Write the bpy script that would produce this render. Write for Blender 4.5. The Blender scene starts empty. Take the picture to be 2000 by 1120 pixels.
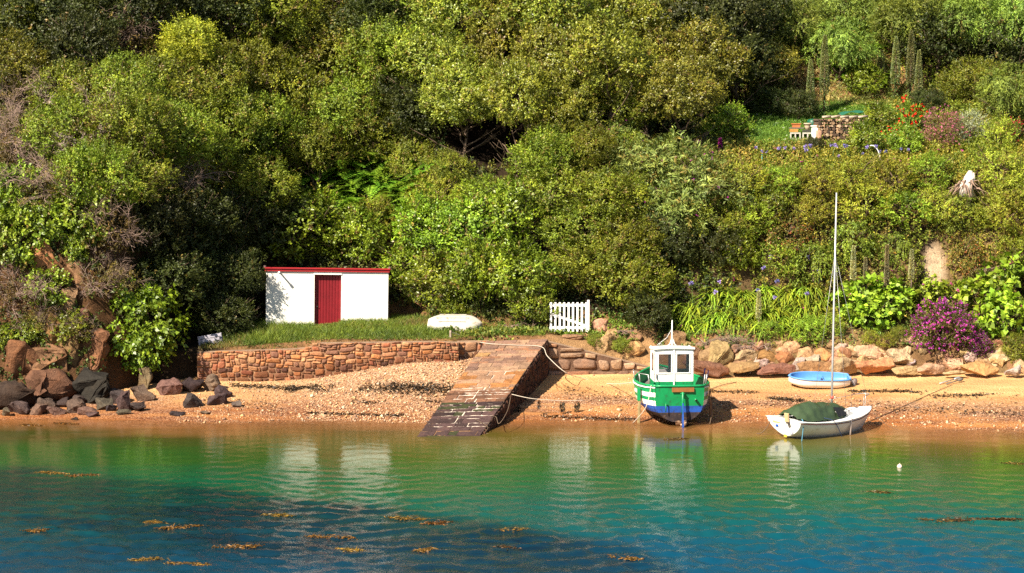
import bpy, bmesh, math, random
import numpy as np
from mathutils import Vector, Matrix, noise as mnoise

S = bpy.context.scene
COL = S.collection
rad = math.radians

# ------------------------------------------------------------------ camera
FPX, V0, CAMH = 3480.0, 216.0, 11.0          # focal length in photo pixels, horizon row, eye height
PITCH = math.atan((560 - V0) / FPX)
cd = bpy.data.cameras.new('camera')
cam = bpy.data.objects.new('camera', cd)
COL.objects.link(cam)
cam.location = (0, 0, CAMH)
cam.rotation_euler = (math.pi / 2 - PITCH, 0, 0)
cd.sensor_width = 36
cd.lens = FPX / 2000 * 36
cd.clip_start = 0.5
cd.clip_end = 2000
S.camera = cam

# ------------------------------------------------------------------ light
LD = Vector((0.68, 0.72, -0.92)).normalized()   # direction the sunlight travels
world = bpy.data.worlds.new('World')
S.world = world
world.use_nodes = True
wn = world.node_tree.nodes
wl = world.node_tree.links
bg = wn['Background']
sky = wn.new('ShaderNodeTexSky')
sky.sky_type = 'NISHITA'
sky.sun_disc = False
sky.sun_elevation = math.asin(-LD.z)
sky.sun_rotation = math.atan2(-LD.x, -LD.y)
wl.new(sky.outputs[0], bg.inputs[0])
bg.inputs[1].default_value = 0.05
sd = bpy.data.lights.new('sun', 'SUN')
sd.energy = 5.0
sd.angle = rad(0.53)
sd.color = (1.0, 0.90, 0.74)
sun = bpy.data.objects.new('sun', sd)
COL.objects.link(sun)
sun.rotation_euler = LD.to_track_quat('-Z', 'Y').to_euler()
sun.location = (-40, -10, 60)
S.view_settings.view_transform = 'Standard'
S.view_settings.look = 'None'
S.view_settings.gamma = 1
S.view_settings.use_curve_mapping = False
S.view_settings.exposure = 1.25
S.cycles.use_denoising = False
S.cycles.max_bounces = 6
S.cycles.diffuse_bounces = 3
S.cycles.glossy_bounces = 3
S.cycles.transparent_max_bounces = 8
S.cycles.transmission_bounces = 4
S.cycles.sample_clamp_indirect = 6

# ------------------------------------------------------------------ helpers
rng = np.random.default_rng(7)
random.seed(7)


def ray(u, v):
    a = (u - 1000) / FPX
    b = (560 - v) / FPX
    return Vector((a, math.cos(PITCH) + b * math.sin(PITCH), -math.sin(PITCH) + b * math.cos(PITCH)))


def at_y(u, v, Y):
    d = ray(u, v)
    return Vector((0, 0, CAMH)) + d * (Y / d.y)


def at_z(u, v, z):
    d = ray(u, v)
    return Vector((0, 0, CAMH)) + d * ((z - CAMH) / d.z)


def sm(a, b, x):
    t = np.clip((x - a) / (b - a), 0, 1)
    return t * t * (3 - 2 * t)


_w = [(rng.uniform(0.25, 1.6), rng.uniform(0, 6.28), rng.uniform(0, 6.28)) for _ in range(14)]


def wob(x, y, f=1.0):
    t = 0
    for k, a, p in _w:
        t = t + np.sin((x * math.cos(a) + y * math.sin(a)) * k * f + p) / (1 + k)
    return t / 5.0


# shore line, hill foot and profile, in metres
def shore_y(x):
    return 62.7 - 2.0 * sm(7, 21, x) + 0.25 * np.sin(x * 0.7) + 0.3 * sm(-8, -20, x)


HFX = [-60, -22, -17, -15.8, -14.2, -12.6, -11.0, -9.5, -4.6, -3.4, -1.0, 1.5, 5, 8, 22, 60]
HFY = [64, 65.3, 65.2, 65.6, 68.0, 71.0, 73.4, 75.0, 75.0, 73.0, 71.6, 71.3, 71.2, 70.9, 70.6, 71]
# step (retaining wall or boulder bank) front line and its height on top
SFX = [-60, -16, -12.2, -12.0, -2.2, -2.0, -1.2, 1.4, 1.6, 5.2, 5.6, 9, 22, 60]
SFY = [66.5, 66.5, 68.3, 68.0, 67.9, 68.4, 69.0, 69.0, 69.1, 69.1, 68.6, 68.4, 68.0, 68]
STX = [-60, -16, -12.3, -11.5, -7, -2, 1.4, 5.2, 5.6, 8, 22, 60]
STZ = [2.0, 1.7, 1.75, 1.80, 2.12, 2.15, 2.15, 1.15, 1.2, 2.2, 2.2, 2.2]
SWX = [-60, 5.0, 6.5, 60]
SWW = [0.25, 0.25, 1.7, 1.7]


def ground(x, y):
    x = np.asarray(x, float)
    y = np.asarray(y, float)
    d = y - shore_y(x)
    z = np.where(d > 0, 0.122 * d, 0.115 * d)
    z = np.maximum(z, -2.9 + 0.02 * np.maximum(d + 25, -60))
    z = np.where(d > 0, z + 0.03 * wob(x * 2, y * 2) * sm(0, 1, d), z)
    # pebble bank left of the slipway
    z = z + 0.75 * sm(-10, -3.0, x) * (1 - sm(-0.6, 0.0, x)) * sm(64.2, 68.0, y)
    sy = np.interp(x, SFX, SFY)
    st = np.interp(x, STX, STZ)
    sw = np.interp(x, SWX, SWW)
    hb = np.interp(x, HFX, HFY)
    # step up to the terrace
    zt = st + 0.05 * (y - sy) + 0.06 * wob(x, y)
    # path right of the slipway stays low in front, boulders rise behind it
    m = sm(1.5, 3.2, x) * (1 - sm(5.2, 6.6, x))
    zt = zt + m * 1.15 * sm(69.6, 70.9, y) * np.clip((2.3 - st) / 1.1, 0, 1)
    k = sm(0.32, 0.32 + 1, (y - sy) / 1.0) if False else np.clip((y - sy - 0.3) / sw, 0, 1)
    z = np.where(y > sy, z * (1 - k) + np.maximum(zt, z) * k, z)
    # hill
    s = y - hb
    gl = np.interp(s, [0, 1.6, 3.0, 8, 14, 20, 40, 70], [0, 3.2, 5.2, 7.4, 10.4, 15, 27, 32])       # left cliff
    gc = np.interp(s, [0, 1.5, 4, 8, 18, 40, 70], [0, 1.4, 4.2, 8.8, 18, 28, 32])         # middle slope
    gr = np.interp(s, [0, 0.8, 1.8, 2.4, 3.4, 5, 13.5, 16, 20, 32, 60], [0, 0.7, 3.0, 4.6, 6.0, 6.5, 8.5, 10.6, 12.2, 19.0, 26])
    a = sm(-12.5, -16, x)
    b = sm(2.0, 8.5, x)
    g = gc * (1 - a) + gl * a
    g = g * (1 - b) + gr * b
    g = g + np.clip(s, 0, 4) / 4 * (0.45 * wob(x, y, 0.8) + 0.2 * wob(x + 40, y, 2.2)) * (1 - 0.85 * b * sm(3.5, 5, s) * (1 - sm(12, 14, s)))
    # dark hollow under the big oaks
    g = g - 3.4 * np.exp(-((x + 0.9) / 2.0) ** 2 - ((s - 8.6) / 2.0) ** 2)
    z = np.where(s > 0, z + g, z)
    return z


def gz(x, y):
    return float(ground(x, y))


def hit(u, v, y0=50.0, y1=125.0):
    d = ray(u, v)
    Y = np.arange(y0, y1, 0.04)
    t = Y / d.y
    zz = CAMH + d.z * t
    g = ground(d.x * t, Y)
    i = np.argmax(g >= zz)
    if not (g >= zz).any():
        i = len(Y) - 1
    return Vector((d.x * t[i], Y[i], zz[i]))


# ------------------------------------------------------------------ materials
def new_mat(name):
    m = bpy.data.materials.new(name)
    m.use_nodes = True
    nt = m.node_tree
    return m, nt, nt.nodes, nt.links, nt.nodes['Principled BSDF']


def nz(nt, scale, detail=4, rough=0.6, vec=None, dist=0.0):
    n = nt.nodes.new('ShaderNodeTexNoise')
    n.inputs['Scale'].default_value = scale
    n.inputs['Detail'].default_value = detail
    n.inputs['Roughness'].default_value = rough
    n.inputs['Distortion'].default_value = dist
    if vec is not None:
        nt.links.new(vec, n.inputs['Vector'])
    return n


def ramp(nt, fac, stops):
    r = nt.nodes.new('ShaderNodeValToRGB')
    el = r.color_ramp.elements
    while len(el) < len(stops):
        el.new(0.5)
    for e, (p, c) in zip(el, stops):
        e.position = p
        e.color = (c[0], c[1], c[2], 1) if len(c) == 3 else c
    if fac is not None:
        nt.links.new(fac, r.inputs[0])
    return r


def mixc(nt, fac, a, b, mode='MIX'):
    n = nt.nodes.new('ShaderNodeMix')
    n.data_type = 'RGBA'
    n.blend_type = mode
    for s, v in ((n.inputs[0], fac), (n.inputs[6], a), (n.inputs[7], b)):
        if hasattr(v, 'is_output'):
            nt.links.new(v, s)
        elif isinstance(v, (int, float)):
            s.default_value = v
        else:
            s.default_value = (v[0], v[1], v[2], 1)
    return n.outputs[2]


def bump(nt, h, strength=0.3, dist=0.02):
    b = nt.nodes.new('ShaderNodeBump')
    b.inputs['Strength'].default_value = strength
    b.inputs['Distance'].default_value = dist
    nt.links.new(h, b.inputs['Height'])
    return b.outputs[0]


def math_n(nt, op, a, b=None, clamp=False):
    n = nt.nodes.new('ShaderNodeMath')
    n.operation = op
    n.use_clamp = clamp
    for s, v in zip(n.inputs, (a, b)):
        if v is None:
            continue
        if hasattr(v, 'is_output'):
            nt.links.new(v, s)
        else:
            s.default_value = v
    return n.outputs[0]


def objcoord(nt):
    return nt.nodes.new('ShaderNodeTexCoord').outputs['Object']


def plain(name, c, rough=0.5, var=0.25, scale=6.0, bmp=0.15, spec=0.4, dirt=None, metal=0.0):
    """paint / wood / metal: base colour with blotchy wear"""
    m, nt, N, L, P = new_mat(name)
    v = objcoord(nt)
    n1 = nz(nt, scale, 5, 0.65, v)
    dk = tuple(x * (1 - var) for x in c)
    base = ramp(nt, n1.outputs[0], [(0.3, dk), (0.62, c)]).outputs[0]
    n2 = nz(nt, scale * 5, 4, 0.7, v)
    if dirt:
        f = ramp(nt, nz(nt, scale * 1.7, 6, 0.75, v).outputs[0], [(0.53, (0, 0, 0)), (0.66, (1, 1, 1))]).outputs[0]
        base = mixc(nt, f, base, dirt)
    L.new(base, P.inputs['Base Color'])
    P.inputs['Roughness'].default_value = rough
    P.inputs['Metallic'].default_value = metal
    P.inputs['Specular IOR Level'].default_value = spec
    L.new(bump(nt, n2.outputs[0], bmp, 0.01), P.inputs['Normal'])
    return m


def leaf_mat(name, rough=0.42, spec=0.5, trans=0.2, var=0.55):
    """leaves: colour from the mesh attribute, hue shifted a little plant by plant"""
    m, nt, N, L, P = new_mat(name)
    at = N.new('ShaderNodeAttribute')
    at.attribute_name = 'col'
    oi = N.new('ShaderNodeObjectInfo')
    hs = N.new('ShaderNodeHueSaturation')
    L.new(at.outputs['Color'], hs.inputs['Color'])
    h = math_n(nt, 'MULTIPLY_ADD', oi.outputs['Random'], 0.045)
    h.node.inputs[2].default_value = 0.482
    L.new(h, hs.inputs['Hue'])
    vv = math_n(nt, 'MULTIPLY_ADD', oi.outputs['Random'], var)
    vv.node.inputs[2].default_value = 1 - var * 0.5
    L.new(vv, hs.inputs['Value'])
    tc = N.new('ShaderNodeTexCoord')
    big = nz(nt, 0.9, 3, 0.6, tc.outputs['Object'])
    mult = ramp(nt, big.outputs[0], [(0.35, (0.72, 0.78, 0.8)), (0.65, (1.2, 1.12, 1.0))]).outputs[0]
    c = mixc(nt, 1.0, hs.outputs[0], mult, 'MULTIPLY')
    L.new(c, P.inputs['Base Color'])
    P.inputs['Roughness'].default_value = rough
    P.inputs['Specular IOR Level'].default_value = spec
    tr = N.new('ShaderNodeBsdfTranslucent')
    tcx = mixc(nt, 1.0, c, (1.15, 1.2, 0.5), 'MULTIPLY')
    L.new(tcx, tr.inputs[0])
    mx = N.new('ShaderNodeMixShader')
    mx.inputs[0].default_value = trans
    L.new(P.outputs[0], mx.inputs[1])
    L.new(tr.outputs[0], mx.inputs[2])
    L.new(mx.outputs[0], N['Material Output'].inputs[0])
    return m


def rock_mat(name, use_attr=False, scale=2.2, bmp=0.9):
    m, nt, N, L, P = new_mat(name)
    v = objcoord(nt)
    if use_attr:
        at = N.new('ShaderNodeAttribute')
        at.attribute_name = 'col'
        base = at.outputs['Color']
    else:
        oi = N.new('ShaderNodeObjectInfo')
        base = oi.outputs['Color']
    n1 = nz(nt, scale, 6, 0.7, v, 0.4)
    n2 = nz(nt, scale * 6, 6, 0.75, v)
    f1 = ramp(nt, n1.outputs[0], [(0.3, (0.55, 0.5, 0.5)), (0.5, (1, 1, 1)), (0.72, (1.25, 1.1, 0.95))]).outputs[0]
    c = mixc(nt, 1.0, base, f1, 'MULTIPLY')
    f2 = ramp(nt, n2.outputs[0], [(0.35, (0.6, 0.55, 0.55)), (0.6, (1.15, 1.15, 1.15))]).outputs[0]
    c = mixc(nt, 0.8, c, f2, 'MULTIPLY')
    L.new(c, P.inputs['Base Color'])
    P.inputs['Roughness'].default_value = 0.85
    P.inputs['Specular IOR Level'].default_value = 0.25
    hsum = math_n(nt, 'MULTIPLY_ADD', n1.outputs[0], 1.6)
    L.new(n2.outputs[0], hsum.node.inputs[2])
    L.new(bump(nt, hsum, bmp, 0.06), P.inputs['Normal'])
    return m


# ------------------------------------------------------------------ mesh helpers
def mesh_np(name, V, F, mat, col=None, smooth=False):
    V = np.asarray(V, np.float32)
    F = np.asarray(F, np.int32)
    me = bpy.data.meshes.new(name)
    me.vertices.add(len(V))
    me.vertices.foreach_set('co', V.ravel())
    k = F.shape[1]
    me.loops.add(F.size)
    me.loops.foreach_set('vertex_index', F.ravel())
    me.polygons.add(len(F))
    me.polygons.foreach_set('loop_start', np.arange(0, F.size, k, dtype=np.int32))
    me.polygons.foreach_set('loop_total', np.full(len(F), k, np.int32))
    if smooth:
        me.polygons.foreach_set('use_smooth', np.ones(len(F), bool))
    me.update(calc_edges=True)
    if col is not None:
        a = me.color_attributes.new('col', 'FLOAT_COLOR', 'POINT')
        c = np.ones((len(V), 4), np.float32)
        c[:, :3] = col
        a.data.foreach_set('color', c.ravel())
    if mat:
        me.materials.append(mat)
    return me


def link(name, me, parent=None, loc=None):
    o = bpy.data.objects.new(name, me)
    COL.objects.link(o)
    if parent:
        o.parent = parent
    if loc is not None:
        o.location = loc
    return o


def tag(o, label=None, cat=None, group=None, kind=None):
    if label:
        o['label'] = label
    if cat:
        o['category'] = cat
    if group:
        o['group'] = group
    if kind:
        o['kind'] = kind
    return o


def thing(name, label, cat, loc=(0, 0, 0), rotz=0.0, group=None):
    o = bpy.data.objects.new(name, None)
    o.empty_display_size = 0.3
    COL.objects.link(o)
    o.location = loc
    o.rotation_euler = (0, 0, rotz)
    return tag(o, label, cat, group)


def dup(root, loc, rotz, scale=1.0, label=None, group=None):
    r = root.copy()
    COL.objects.link(r)
    r.location = loc
    r.rotation_euler = (0, 0, rotz)
    r.scale = (scale,) * 3 if isinstance(scale, (int, float)) else scale
    if label:
        r['label'] = label
    if group:
        r['group'] = group
    for ch in list(root.children):
        c = ch.copy()
        COL.objects.link(c)
        c.parent = r
    return r


class MB:
    """collects shapes into one mesh; faces carry a material slot, vertices a colour"""

    def __init__(self):
        self.v, self.f, self.m, self.c, self.s = [], [], [], [], []

    def add(self, vs, fs, mi=0, col=(1, 1, 1), smooth=False):
        b = len(self.v)
        self.v += [tuple(p) for p in vs]
        self.c += [col] * len(vs)
        self.f += [tuple(b + i for i in f) for f in fs]
        self.m += [mi] * len(fs)
        self.s += [smooth] * len(fs)
        return self

    def box(self, c, s, mi=0, rot=None, col=(1, 1, 1), bev=0.0):
        hx, hy, hz = s[0] / 2, s[1] / 2, s[2] / 2
        if bev > 0:
            bm = bmesh.new()
            bmesh.ops.create_cube(bm, size=1)
            bmesh.ops.scale(bm, vec=s, verts=bm.verts)
            bmesh.ops.bevel(bm, geom=bm.edges[:], offset=bev, segments=1, affect='EDGES')
            bm.verts.index_update()
            vs = [Vector(v.co) for v in bm.verts]
            fs = [[v.index for v in f.verts] for f in bm.faces]
            bm.free()
        else:
            vs = [Vector((x, y, z)) for x in (-hx, hx) for y in (-hy, hy) for z in (-hz, hz)]
            fs = [(0, 1, 3, 2), (4, 6, 7, 5), (0, 4, 5, 1), (2, 3, 7, 6), (0, 2, 6, 4), (1, 5, 7, 3)]
        M = rot if rot is not None else Matrix.Identity(3)
        vs = [M @ p + Vector(c) for p in vs]
        return self.add(vs, fs, mi, col)

    def tube(self, pts, r, n=6, mi=0, col=(1, 1, 1), cap=True):
        pts = [Vector(p) for p in pts]
        k = len(pts)
        rs = r if isinstance(r, (list, tuple)) else [r] * k
        vs = []
        up = Vector((0.13, 0.21, 0.97)).normalized()
        for i, p in enumerate(pts):
            t = (pts[min(i + 1, k - 1)] - pts[max(i - 1, 0)])
            t = t.normalized() if t.length > 1e-9 else Vector((0, 0, 1))
            a = t.cross(up)
            if a.length < 0.05:
                a = t.cross(Vector((1, 0, 0)))
            a.normalize()
            b = t.cross(a)
            for j in range(n):
                q = 2 * math.pi * j / n
                vs.append(p + (a * math.cos(q) + b * math.sin(q)) * rs[i])
        fs = []
        for i in range(k - 1):
            for j in range(n):
                j2 = (j + 1) % n
                fs.append((i * n + j, i * n + j2, (i + 1) * n + j2, (i + 1) * n + j))
        if cap:
            fs.append(tuple(range(n - 1, -1, -1)))
            fs.append(tuple((k - 1) * n + j for j in range(n)))
        return self.add(vs, fs, mi, col, True)

    def lathe(self, prof, n=14, c=(0, 0, 0), mi=0, col=(1, 1, 1)):
        vs = []
        for r, z in prof:
            for j in range(n):
                q = 2 * math.pi * j / n
                vs.append((c[0] + r * math.cos(q), c[1] + r * math.sin(q), c[2] + z))
        fs = []
        for i in range(len(prof) - 1):
            for j in range(n):
                j2 = (j + 1) % n
                fs.append((i * n + j, i * n + j2, (i + 1) * n + j2, (i + 1) * n + j))
        return self.add(vs, fs, mi, col, True)

    def grid(self, rows, mi=0, col=(1, 1, 1), smooth=True, flip=False):
        nr, nc = len(rows), len(rows[0])
        vs = [p for r in rows for p in r]
        fs = []
        for i in range(nr - 1):
            for j in range(nc - 1):
                q = (i * nc + j, i * nc + j + 1, (i + 1) * nc + j + 1, (i + 1) * nc + j)
                fs.append(q[::-1] if flip else q)
        return self.add(vs, fs, mi, col, smooth)

    def mesh(self, name, mats, colors=False):
        me = bpy.data.meshes.new(name)
        me.from_pydata(self.v, [], self.f)
        for m in (mats if isinstance(mats, (list, tuple)) else [mats]):
            me.materials.append(m)
        me.polygons.foreach_set('material_index', self.m)
        me.polygons.foreach_set('use_smooth', self.s)
        if colors:
            a = me.color_attributes.new('col', 'FLOAT_COLOR', 'POINT')
            a.data.foreach_set('color', [x for c in self.c for x in (c[0], c[1], c[2], 1.0)])
        me.update()
        return me

    def build(self, name, mats, parent=None, colors=False, label=None, loc=None):
        o = link(name, self.mesh(name, mats, colors), parent, loc)
        if label:
            o['label'] = label
        return o


def unit(a):
    return a / np.maximum(np.linalg.norm(a, axis=1, keepdims=True), 1e-9)


def quads(P, D, Nn, L, W, fold=0.18, mid=0.45):
    """leaf diamonds: base P, direction D, face normal about Nn"""
    side = unit(np.cross(D, Nn))
    nn = unit(np.cross(side, D))
    L = np.broadcast_to(L, (len(P),))[:, None]
    W = np.broadcast_to(W, (len(P),))[:, None]
    m = P + D * L * mid + nn * W * fold
    V = np.stack([P, m + side * W / 2, P + D * L - nn * L * 0.08, m - side * W / 2], 1).reshape(-1, 3)
    F = np.arange(len(P) * 4).reshape(-1, 4)
    return V, F


def tint(n, base, var=0.3, warm=0.12, k=4):
    """per leaf colour, repeated for its k vertices"""
    base = np.asarray(base, float)
    if base.ndim == 1:
        base = np.broadcast_to(base, (n, 3))
    g = np.exp(rng.normal(0, var, (n, 1)))
    w = rng.normal(0, warm, (n, 1))
    c = base * g
    c = c * np.concatenate([1 + w, 1 + w * 0.3, 1 - w], 1)
    return np.repeat(np.clip(c, 0.002, 0.95), k, 0)

# ------------------------------------------------------------------ ground: seabed and beach, hillside
def lines(a, b, step, lo, hi, ncoarse=10):
    mid = np.arange(a, b + 1e-6, step)
    left = a - (a - lo) * (np.linspace(1, 0, ncoarse, endpoint=False) ** 2)
    right = b + (hi - b) * (np.linspace(0, 1, ncoarse + 1)[1:] ** 2)
    return np.concatenate([left, mid, right])


def grid_mesh(xs, ys):
    X, Y = np.meshgrid(xs, ys)
    nx, ny = len(xs), len(ys)
    i = np.arange((ny - 1) * (nx - 1))
    r, c = i // (nx - 1), i % (nx - 1)
    q = r * nx + c
    F = np.stack([q, q + 1, q + nx + 1, q + nx], 1)
    return X.ravel(), Y.ravel(), F


gx = lines(-24, 24, 0.16, -260, 260)
gy = np.concatenate([np.linspace(-150, 30, 12), np.arange(32, 60, 0.5), np.arange(60, 92, 0.14), np.arange(92, 112, 0.5), np.linspace(114, 320, 14)])
X, Y, F = grid_mesh(gx, gy)
Z = ground(X, Y)
# soil colours, zone by zone
hbv = np.interp(X, HFX, HFY)
sfv = np.interp(X, SFX, SFY)
sv = Y - hbv
gc = np.empty((len(X), 3))
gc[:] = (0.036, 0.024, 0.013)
earth = np.array((0.22, 0.12, 0.055))


def zone(mask, c):
    global gc
    m = np.clip(mask, 0, 1)[:, None]
    gc = gc * (1 - m) + np.array(c) * m


nzv = wob(X * 1.7, Y * 1.7) + wob(X * 5 + 9, Y * 5)
zone((sv < 0.5) * sm(-11.5, -10.5, X), earth)
zone(sm(6.5, 8.5, X) * (sv < 5.2) * sm(-0.5, 0.6, nzv), (0.20, 0.13, 0.06))
zone(sm(-14.0, -15, X) * (sv < 4), (0.12, 0.062, 0.03))
zone(sm(0.8, 1.8, X) * (1 - sm(5.5, 7, X)) * (sv < 0.2), (0.34, 0.20, 0.095))
pU = 1000 + X / Y * FPX
pV = 560 - FPX * np.tan(np.arctan2(Z - CAMH, Y) + PITCH)
lawn = sm(10.2, 11.2, X) * (1 - sm(17.2, 18.2, X)) * sm(5.6, 6.4, sv) * (1 - sm(12.2, 13.0, sv))
zone(lawn, (0.085, 0.155, 0.025))
BARE = hit(1826, 522)
bare = np.exp(-(((X - BARE.x) / 0.44) ** 2 + ((Z - BARE.z) / 0.85) ** 2) + 0.30 * wob(X * 4, Z * 4)) * (sv > 0) * (sv < 5)
zone(np.clip(bare * 2.6 - 0.5, 0, 1), (0.52, 0.38, 0.25))
bank = sm(13.2, 14.2, X) * (1 - sm(18.5, 20, X)) * sm(12.6, 13.4, sv) * (1 - sm(16.4, 17.6, sv))
zone(bank, (0.30, 0.17, 0.08))
path = np.exp(-((X + 4.6) / 1.0) ** 2 - ((sv - 3.3) / 1.2) ** 2)
zone(np.clip(path * 1.6 - 0.2, 0, 1), (0.30, 0.15, 0.07))
zone(np.exp(-((X + 0.9) / 2.4) ** 2 - ((sv - 8.6) / 2.6) ** 2) * 1.5, (0.014, 0.009, 0.006))  # leaf litter, with the hollow's shade painted into its colour
V3 = np.stack([X, Y, Z], 1)
fy = Y[F].mean(1)
fx = X[F].mean(1)
hill_face = (fy > np.interp(fx, SFX, SFY) + 0.12) | (fy > np.interp(fx, HFX, HFY) - 0.3)


def submesh(name, faces, mat, cols=None):
    used, inv = np.unique(faces, return_inverse=True)
    return mesh_np(name, V3[used], inv.reshape(faces.shape), mat, None if cols is None else cols[used], True)


m, nt, N, L, P = new_mat('sand_and_shingle')
geo = N.new('ShaderNodeNewGeometry')
pos = geo.outputs['Position']
sep = N.new('ShaderNodeSeparateXYZ')
L.new(pos, sep.inputs[0])
mp = N.new('ShaderNodeMapping')
mp.inputs['Scale'].default_value = (0.22, 1.0, 1.0)
L.new(pos, mp.inputs[0])
nb = nz(nt, 1.1, 5, 0.6, mp.outputs[0])
sand = ramp(nt, nb.outputs[0], [(0.3, (0.42, 0.20, 0.068)), (0.5, (0.55, 0.30, 0.11)), (0.68, (0.64, 0.41, 0.18))]).outputs[0]
vo = N.new('ShaderNodeTexVoronoi')
vo.inputs['Scale'].default_value = 13
L.new(pos, vo.inputs[0])
peb = ramp(nt, vo.outputs['Color'], [(0.15, (0.30, 0.14, 0.07)), (0.4, (0.56, 0.33, 0.18)), (0.65, (0.70, 0.53, 0.36)), (0.9, (0.36, 0.22, 0.15))]).outputs[0]
vd = ramp(nt, vo.outputs['Distance'], [(0.2, (1, 1, 1)), (0.55, (0.45, 0.38, 0.34))]).outputs[0]
peb = mixc(nt, 1.0, peb, vd, 'MULTIPLY')
npb = nz(nt, 0.9, 4, 0.7, mp.outputs[0])
fp = ramp(nt, npb.outputs[0], [(0.40, (0, 0, 0)), (0.56, (1, 1, 1))]).outputs[0]
lft = N.new('ShaderNodeMapRange')
lft.inputs[1].default_value = 0.5
lft.inputs[2].default_value = -1.0
L.new(sep.outputs[0], lft.inputs[0])
lf2 = N.new('ShaderNodeMapRange')
lf2.inputs[1].default_value = -11.0
lf2.inputs[2].default_value = -7.0
lf2.inputs[3].default_value = 0.25
L.new(sep.outputs[0], lf2.inputs[0])
hi = N.new('ShaderNodeMapRange')
hi.inputs[1].default_value = 0.50
hi.inputs[2].default_value = 0.30
L.new(sep.outputs[2], hi.inputs[0])
f = math_n(nt, 'MAXIMUM', math_n(nt, 'MULTIPLY', fp, math_n(nt, 'MAXIMUM', hi.outputs[0], 0.15)), math_n(nt, 'MULTIPLY', math_n(nt, 'MULTIPLY', lft.outputs[0], lf2.outputs[0]), 0.85))
dry = mixc(nt, f, sand, peb)
wet = N.new('ShaderNodeMapRange')
wet.inputs[1].default_value = 0.58
wet.inputs[2].default_value = 0.02
zz = math_n(nt, 'MULTIPLY_ADD', nz(nt, 0.6, 3, 0.6, mp.outputs[0]).outputs[0], 0.28)
L.new(sep.outputs[2], zz.node.inputs[2])
zz2 = math_n(nt, 'SUBTRACT', zz, 0.14)
L.new(zz2, wet.inputs[0])
c = mixc(nt, wet.outputs[0], dry, mixc(nt, 1.0, dry, (0.70, 0.47, 0.34), 'MULTIPLY'))
L.new(c, P.inputs['Base Color'])
rr = N.new('ShaderNodeMapRange')
rr.inputs[3].default_value = 0.9
rr.inputs[4].default_value = 0.45
L.new(wet.outputs[0], rr.inputs[0])
L.new(rr.outputs[0], P.inputs['Roughness'])
hh = math_n(nt, 'MULTIPLY_ADD', vo.outputs['Distance'], -0.8)
L.new(nz(nt, 9, 5, 0.7, pos).outputs[0], hh.node.inputs[2])
L.new(bump(nt, hh, 0.9, 0.05), P.inputs['Normal'])
M_BEACH = m
o = link('beach', submesh('beach', F[~hill_face], M_BEACH))
tag(o, kind='structure')

m, nt, N, L, P = new_mat('hill_soil')
at = N.new('ShaderNodeAttribute')
at.attribute_name = 'col'
geo = N.new('ShaderNodeNewGeometry')
n1 = nz(nt, 1.8, 6, 0.7, geo.outputs['Position'])
n2 = nz(nt, 14, 5, 0.75, geo.outputs['Position'])
c = mixc(nt, 1.0, at.outputs['Color'], ramp(nt, n1.outputs[0], [(0.3, (0.6, 0.6, 0.6)), (0.7, (1.3, 1.25, 1.2))]).outputs[0], 'MULTIPLY')
c = mixc(nt, 0.8, c, ramp(nt, n2.outputs[0], [(0.3, (0.5, 0.5, 0.5)), (0.7, (1.4, 1.4, 1.4))]).outputs[0], 'MULTIPLY')
L.new(c, P.inputs['Base Color'])
P.inputs['Roughness'].default_value = 0.95
P.inputs['Specular IOR Level'].default_value = 0.1
L.new(bump(nt, n2.outputs[0], 1.0, 0.08), P.inputs['Normal'])
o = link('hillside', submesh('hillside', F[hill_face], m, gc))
tag(o, kind='structure')

# ------------------------------------------------------------------ water
wx = lines(-22, 22, 0.085, -260, 260)
wy = np.concatenate([np.linspace(-150, 34, 12), np.arange(35, 64.6, 0.085)])
X, Y, F = grid_mesh(wx, wy)
depth = -ground(X, Y)
amp = np.zeros(len(X))
wr = np.random.default_rng(3)
for i in range(54):
    lam = 0.36 * (0.95 / 0.36) ** wr.random()
    a = wr.normal(math.pi / 2, 0.62)
    k = 2 * math.pi / lam
    ph = wr.uniform(0, 6.28)
    amp += 0.0022 * lam * np.sin(k * (X * math.cos(a) + Y * math.sin(a)) + ph)
gust = 0.62 + 0.38 * np.clip(wob(X * 0.35, Y * 0.8) * 1.5, -1, 1)
fade = sm(-22, -21, X) * sm(22, 21, X) * sm(35, 36, Y) * (0.25 + 0.75 * sm(0.02, 0.5, depth))
calm = 0.20 + 3.0 * sm(56.5, 43, Y)
Zw = amp * fade * gust * calm
m, nt, N, L, P = new_mat('sea_water')
at = N.new('ShaderNodeAttribute')
at.attribute_name = 'col'           # x: depth, y: dark patch strength, z: clearer greener water
sp = N.new('ShaderNodeSeparateColor')
L.new(at.outputs['Color'], sp.inputs[0])
geo = N.new('ShaderNodeNewGeometry')
mpw = N.new('ShaderNodeMapping')
mpw.inputs['Scale'].default_value = (0.10, 0.35, 1)
L.new(geo.outputs['Position'], mpw.inputs[0])
nd = nz(nt, 1.0, 4, 0.6, mpw.outputs[0], 0.5)
dd = math_n(nt, 'MULTIPLY_ADD', nd.outputs[0], 0.7)
L.new(sp.outputs[0], dd.node.inputs[2])
dd = math_n(nt, 'SUBTRACT', dd, 0.35)
dd = math_n(nt, 'DIVIDE', dd, 2.8, True)
DEEP = [(0.0, (0.34, 0.155, 0.06)), (0.05, (0.24, 0.115, 0.038)), (0.13, (0.105, 0.080, 0.014)), (0.24, (0.042, 0.078, 0.011)),
        (0.40, (0.010, 0.080, 0.022)), (0.58, (0.003, 0.066, 0.052)), (0.80, (0.002, 0.048, 0.086)), (1.0, (0.002, 0.042, 0.094))]
c = ramp(nt, dd, DEEP).outputs[0]
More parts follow.
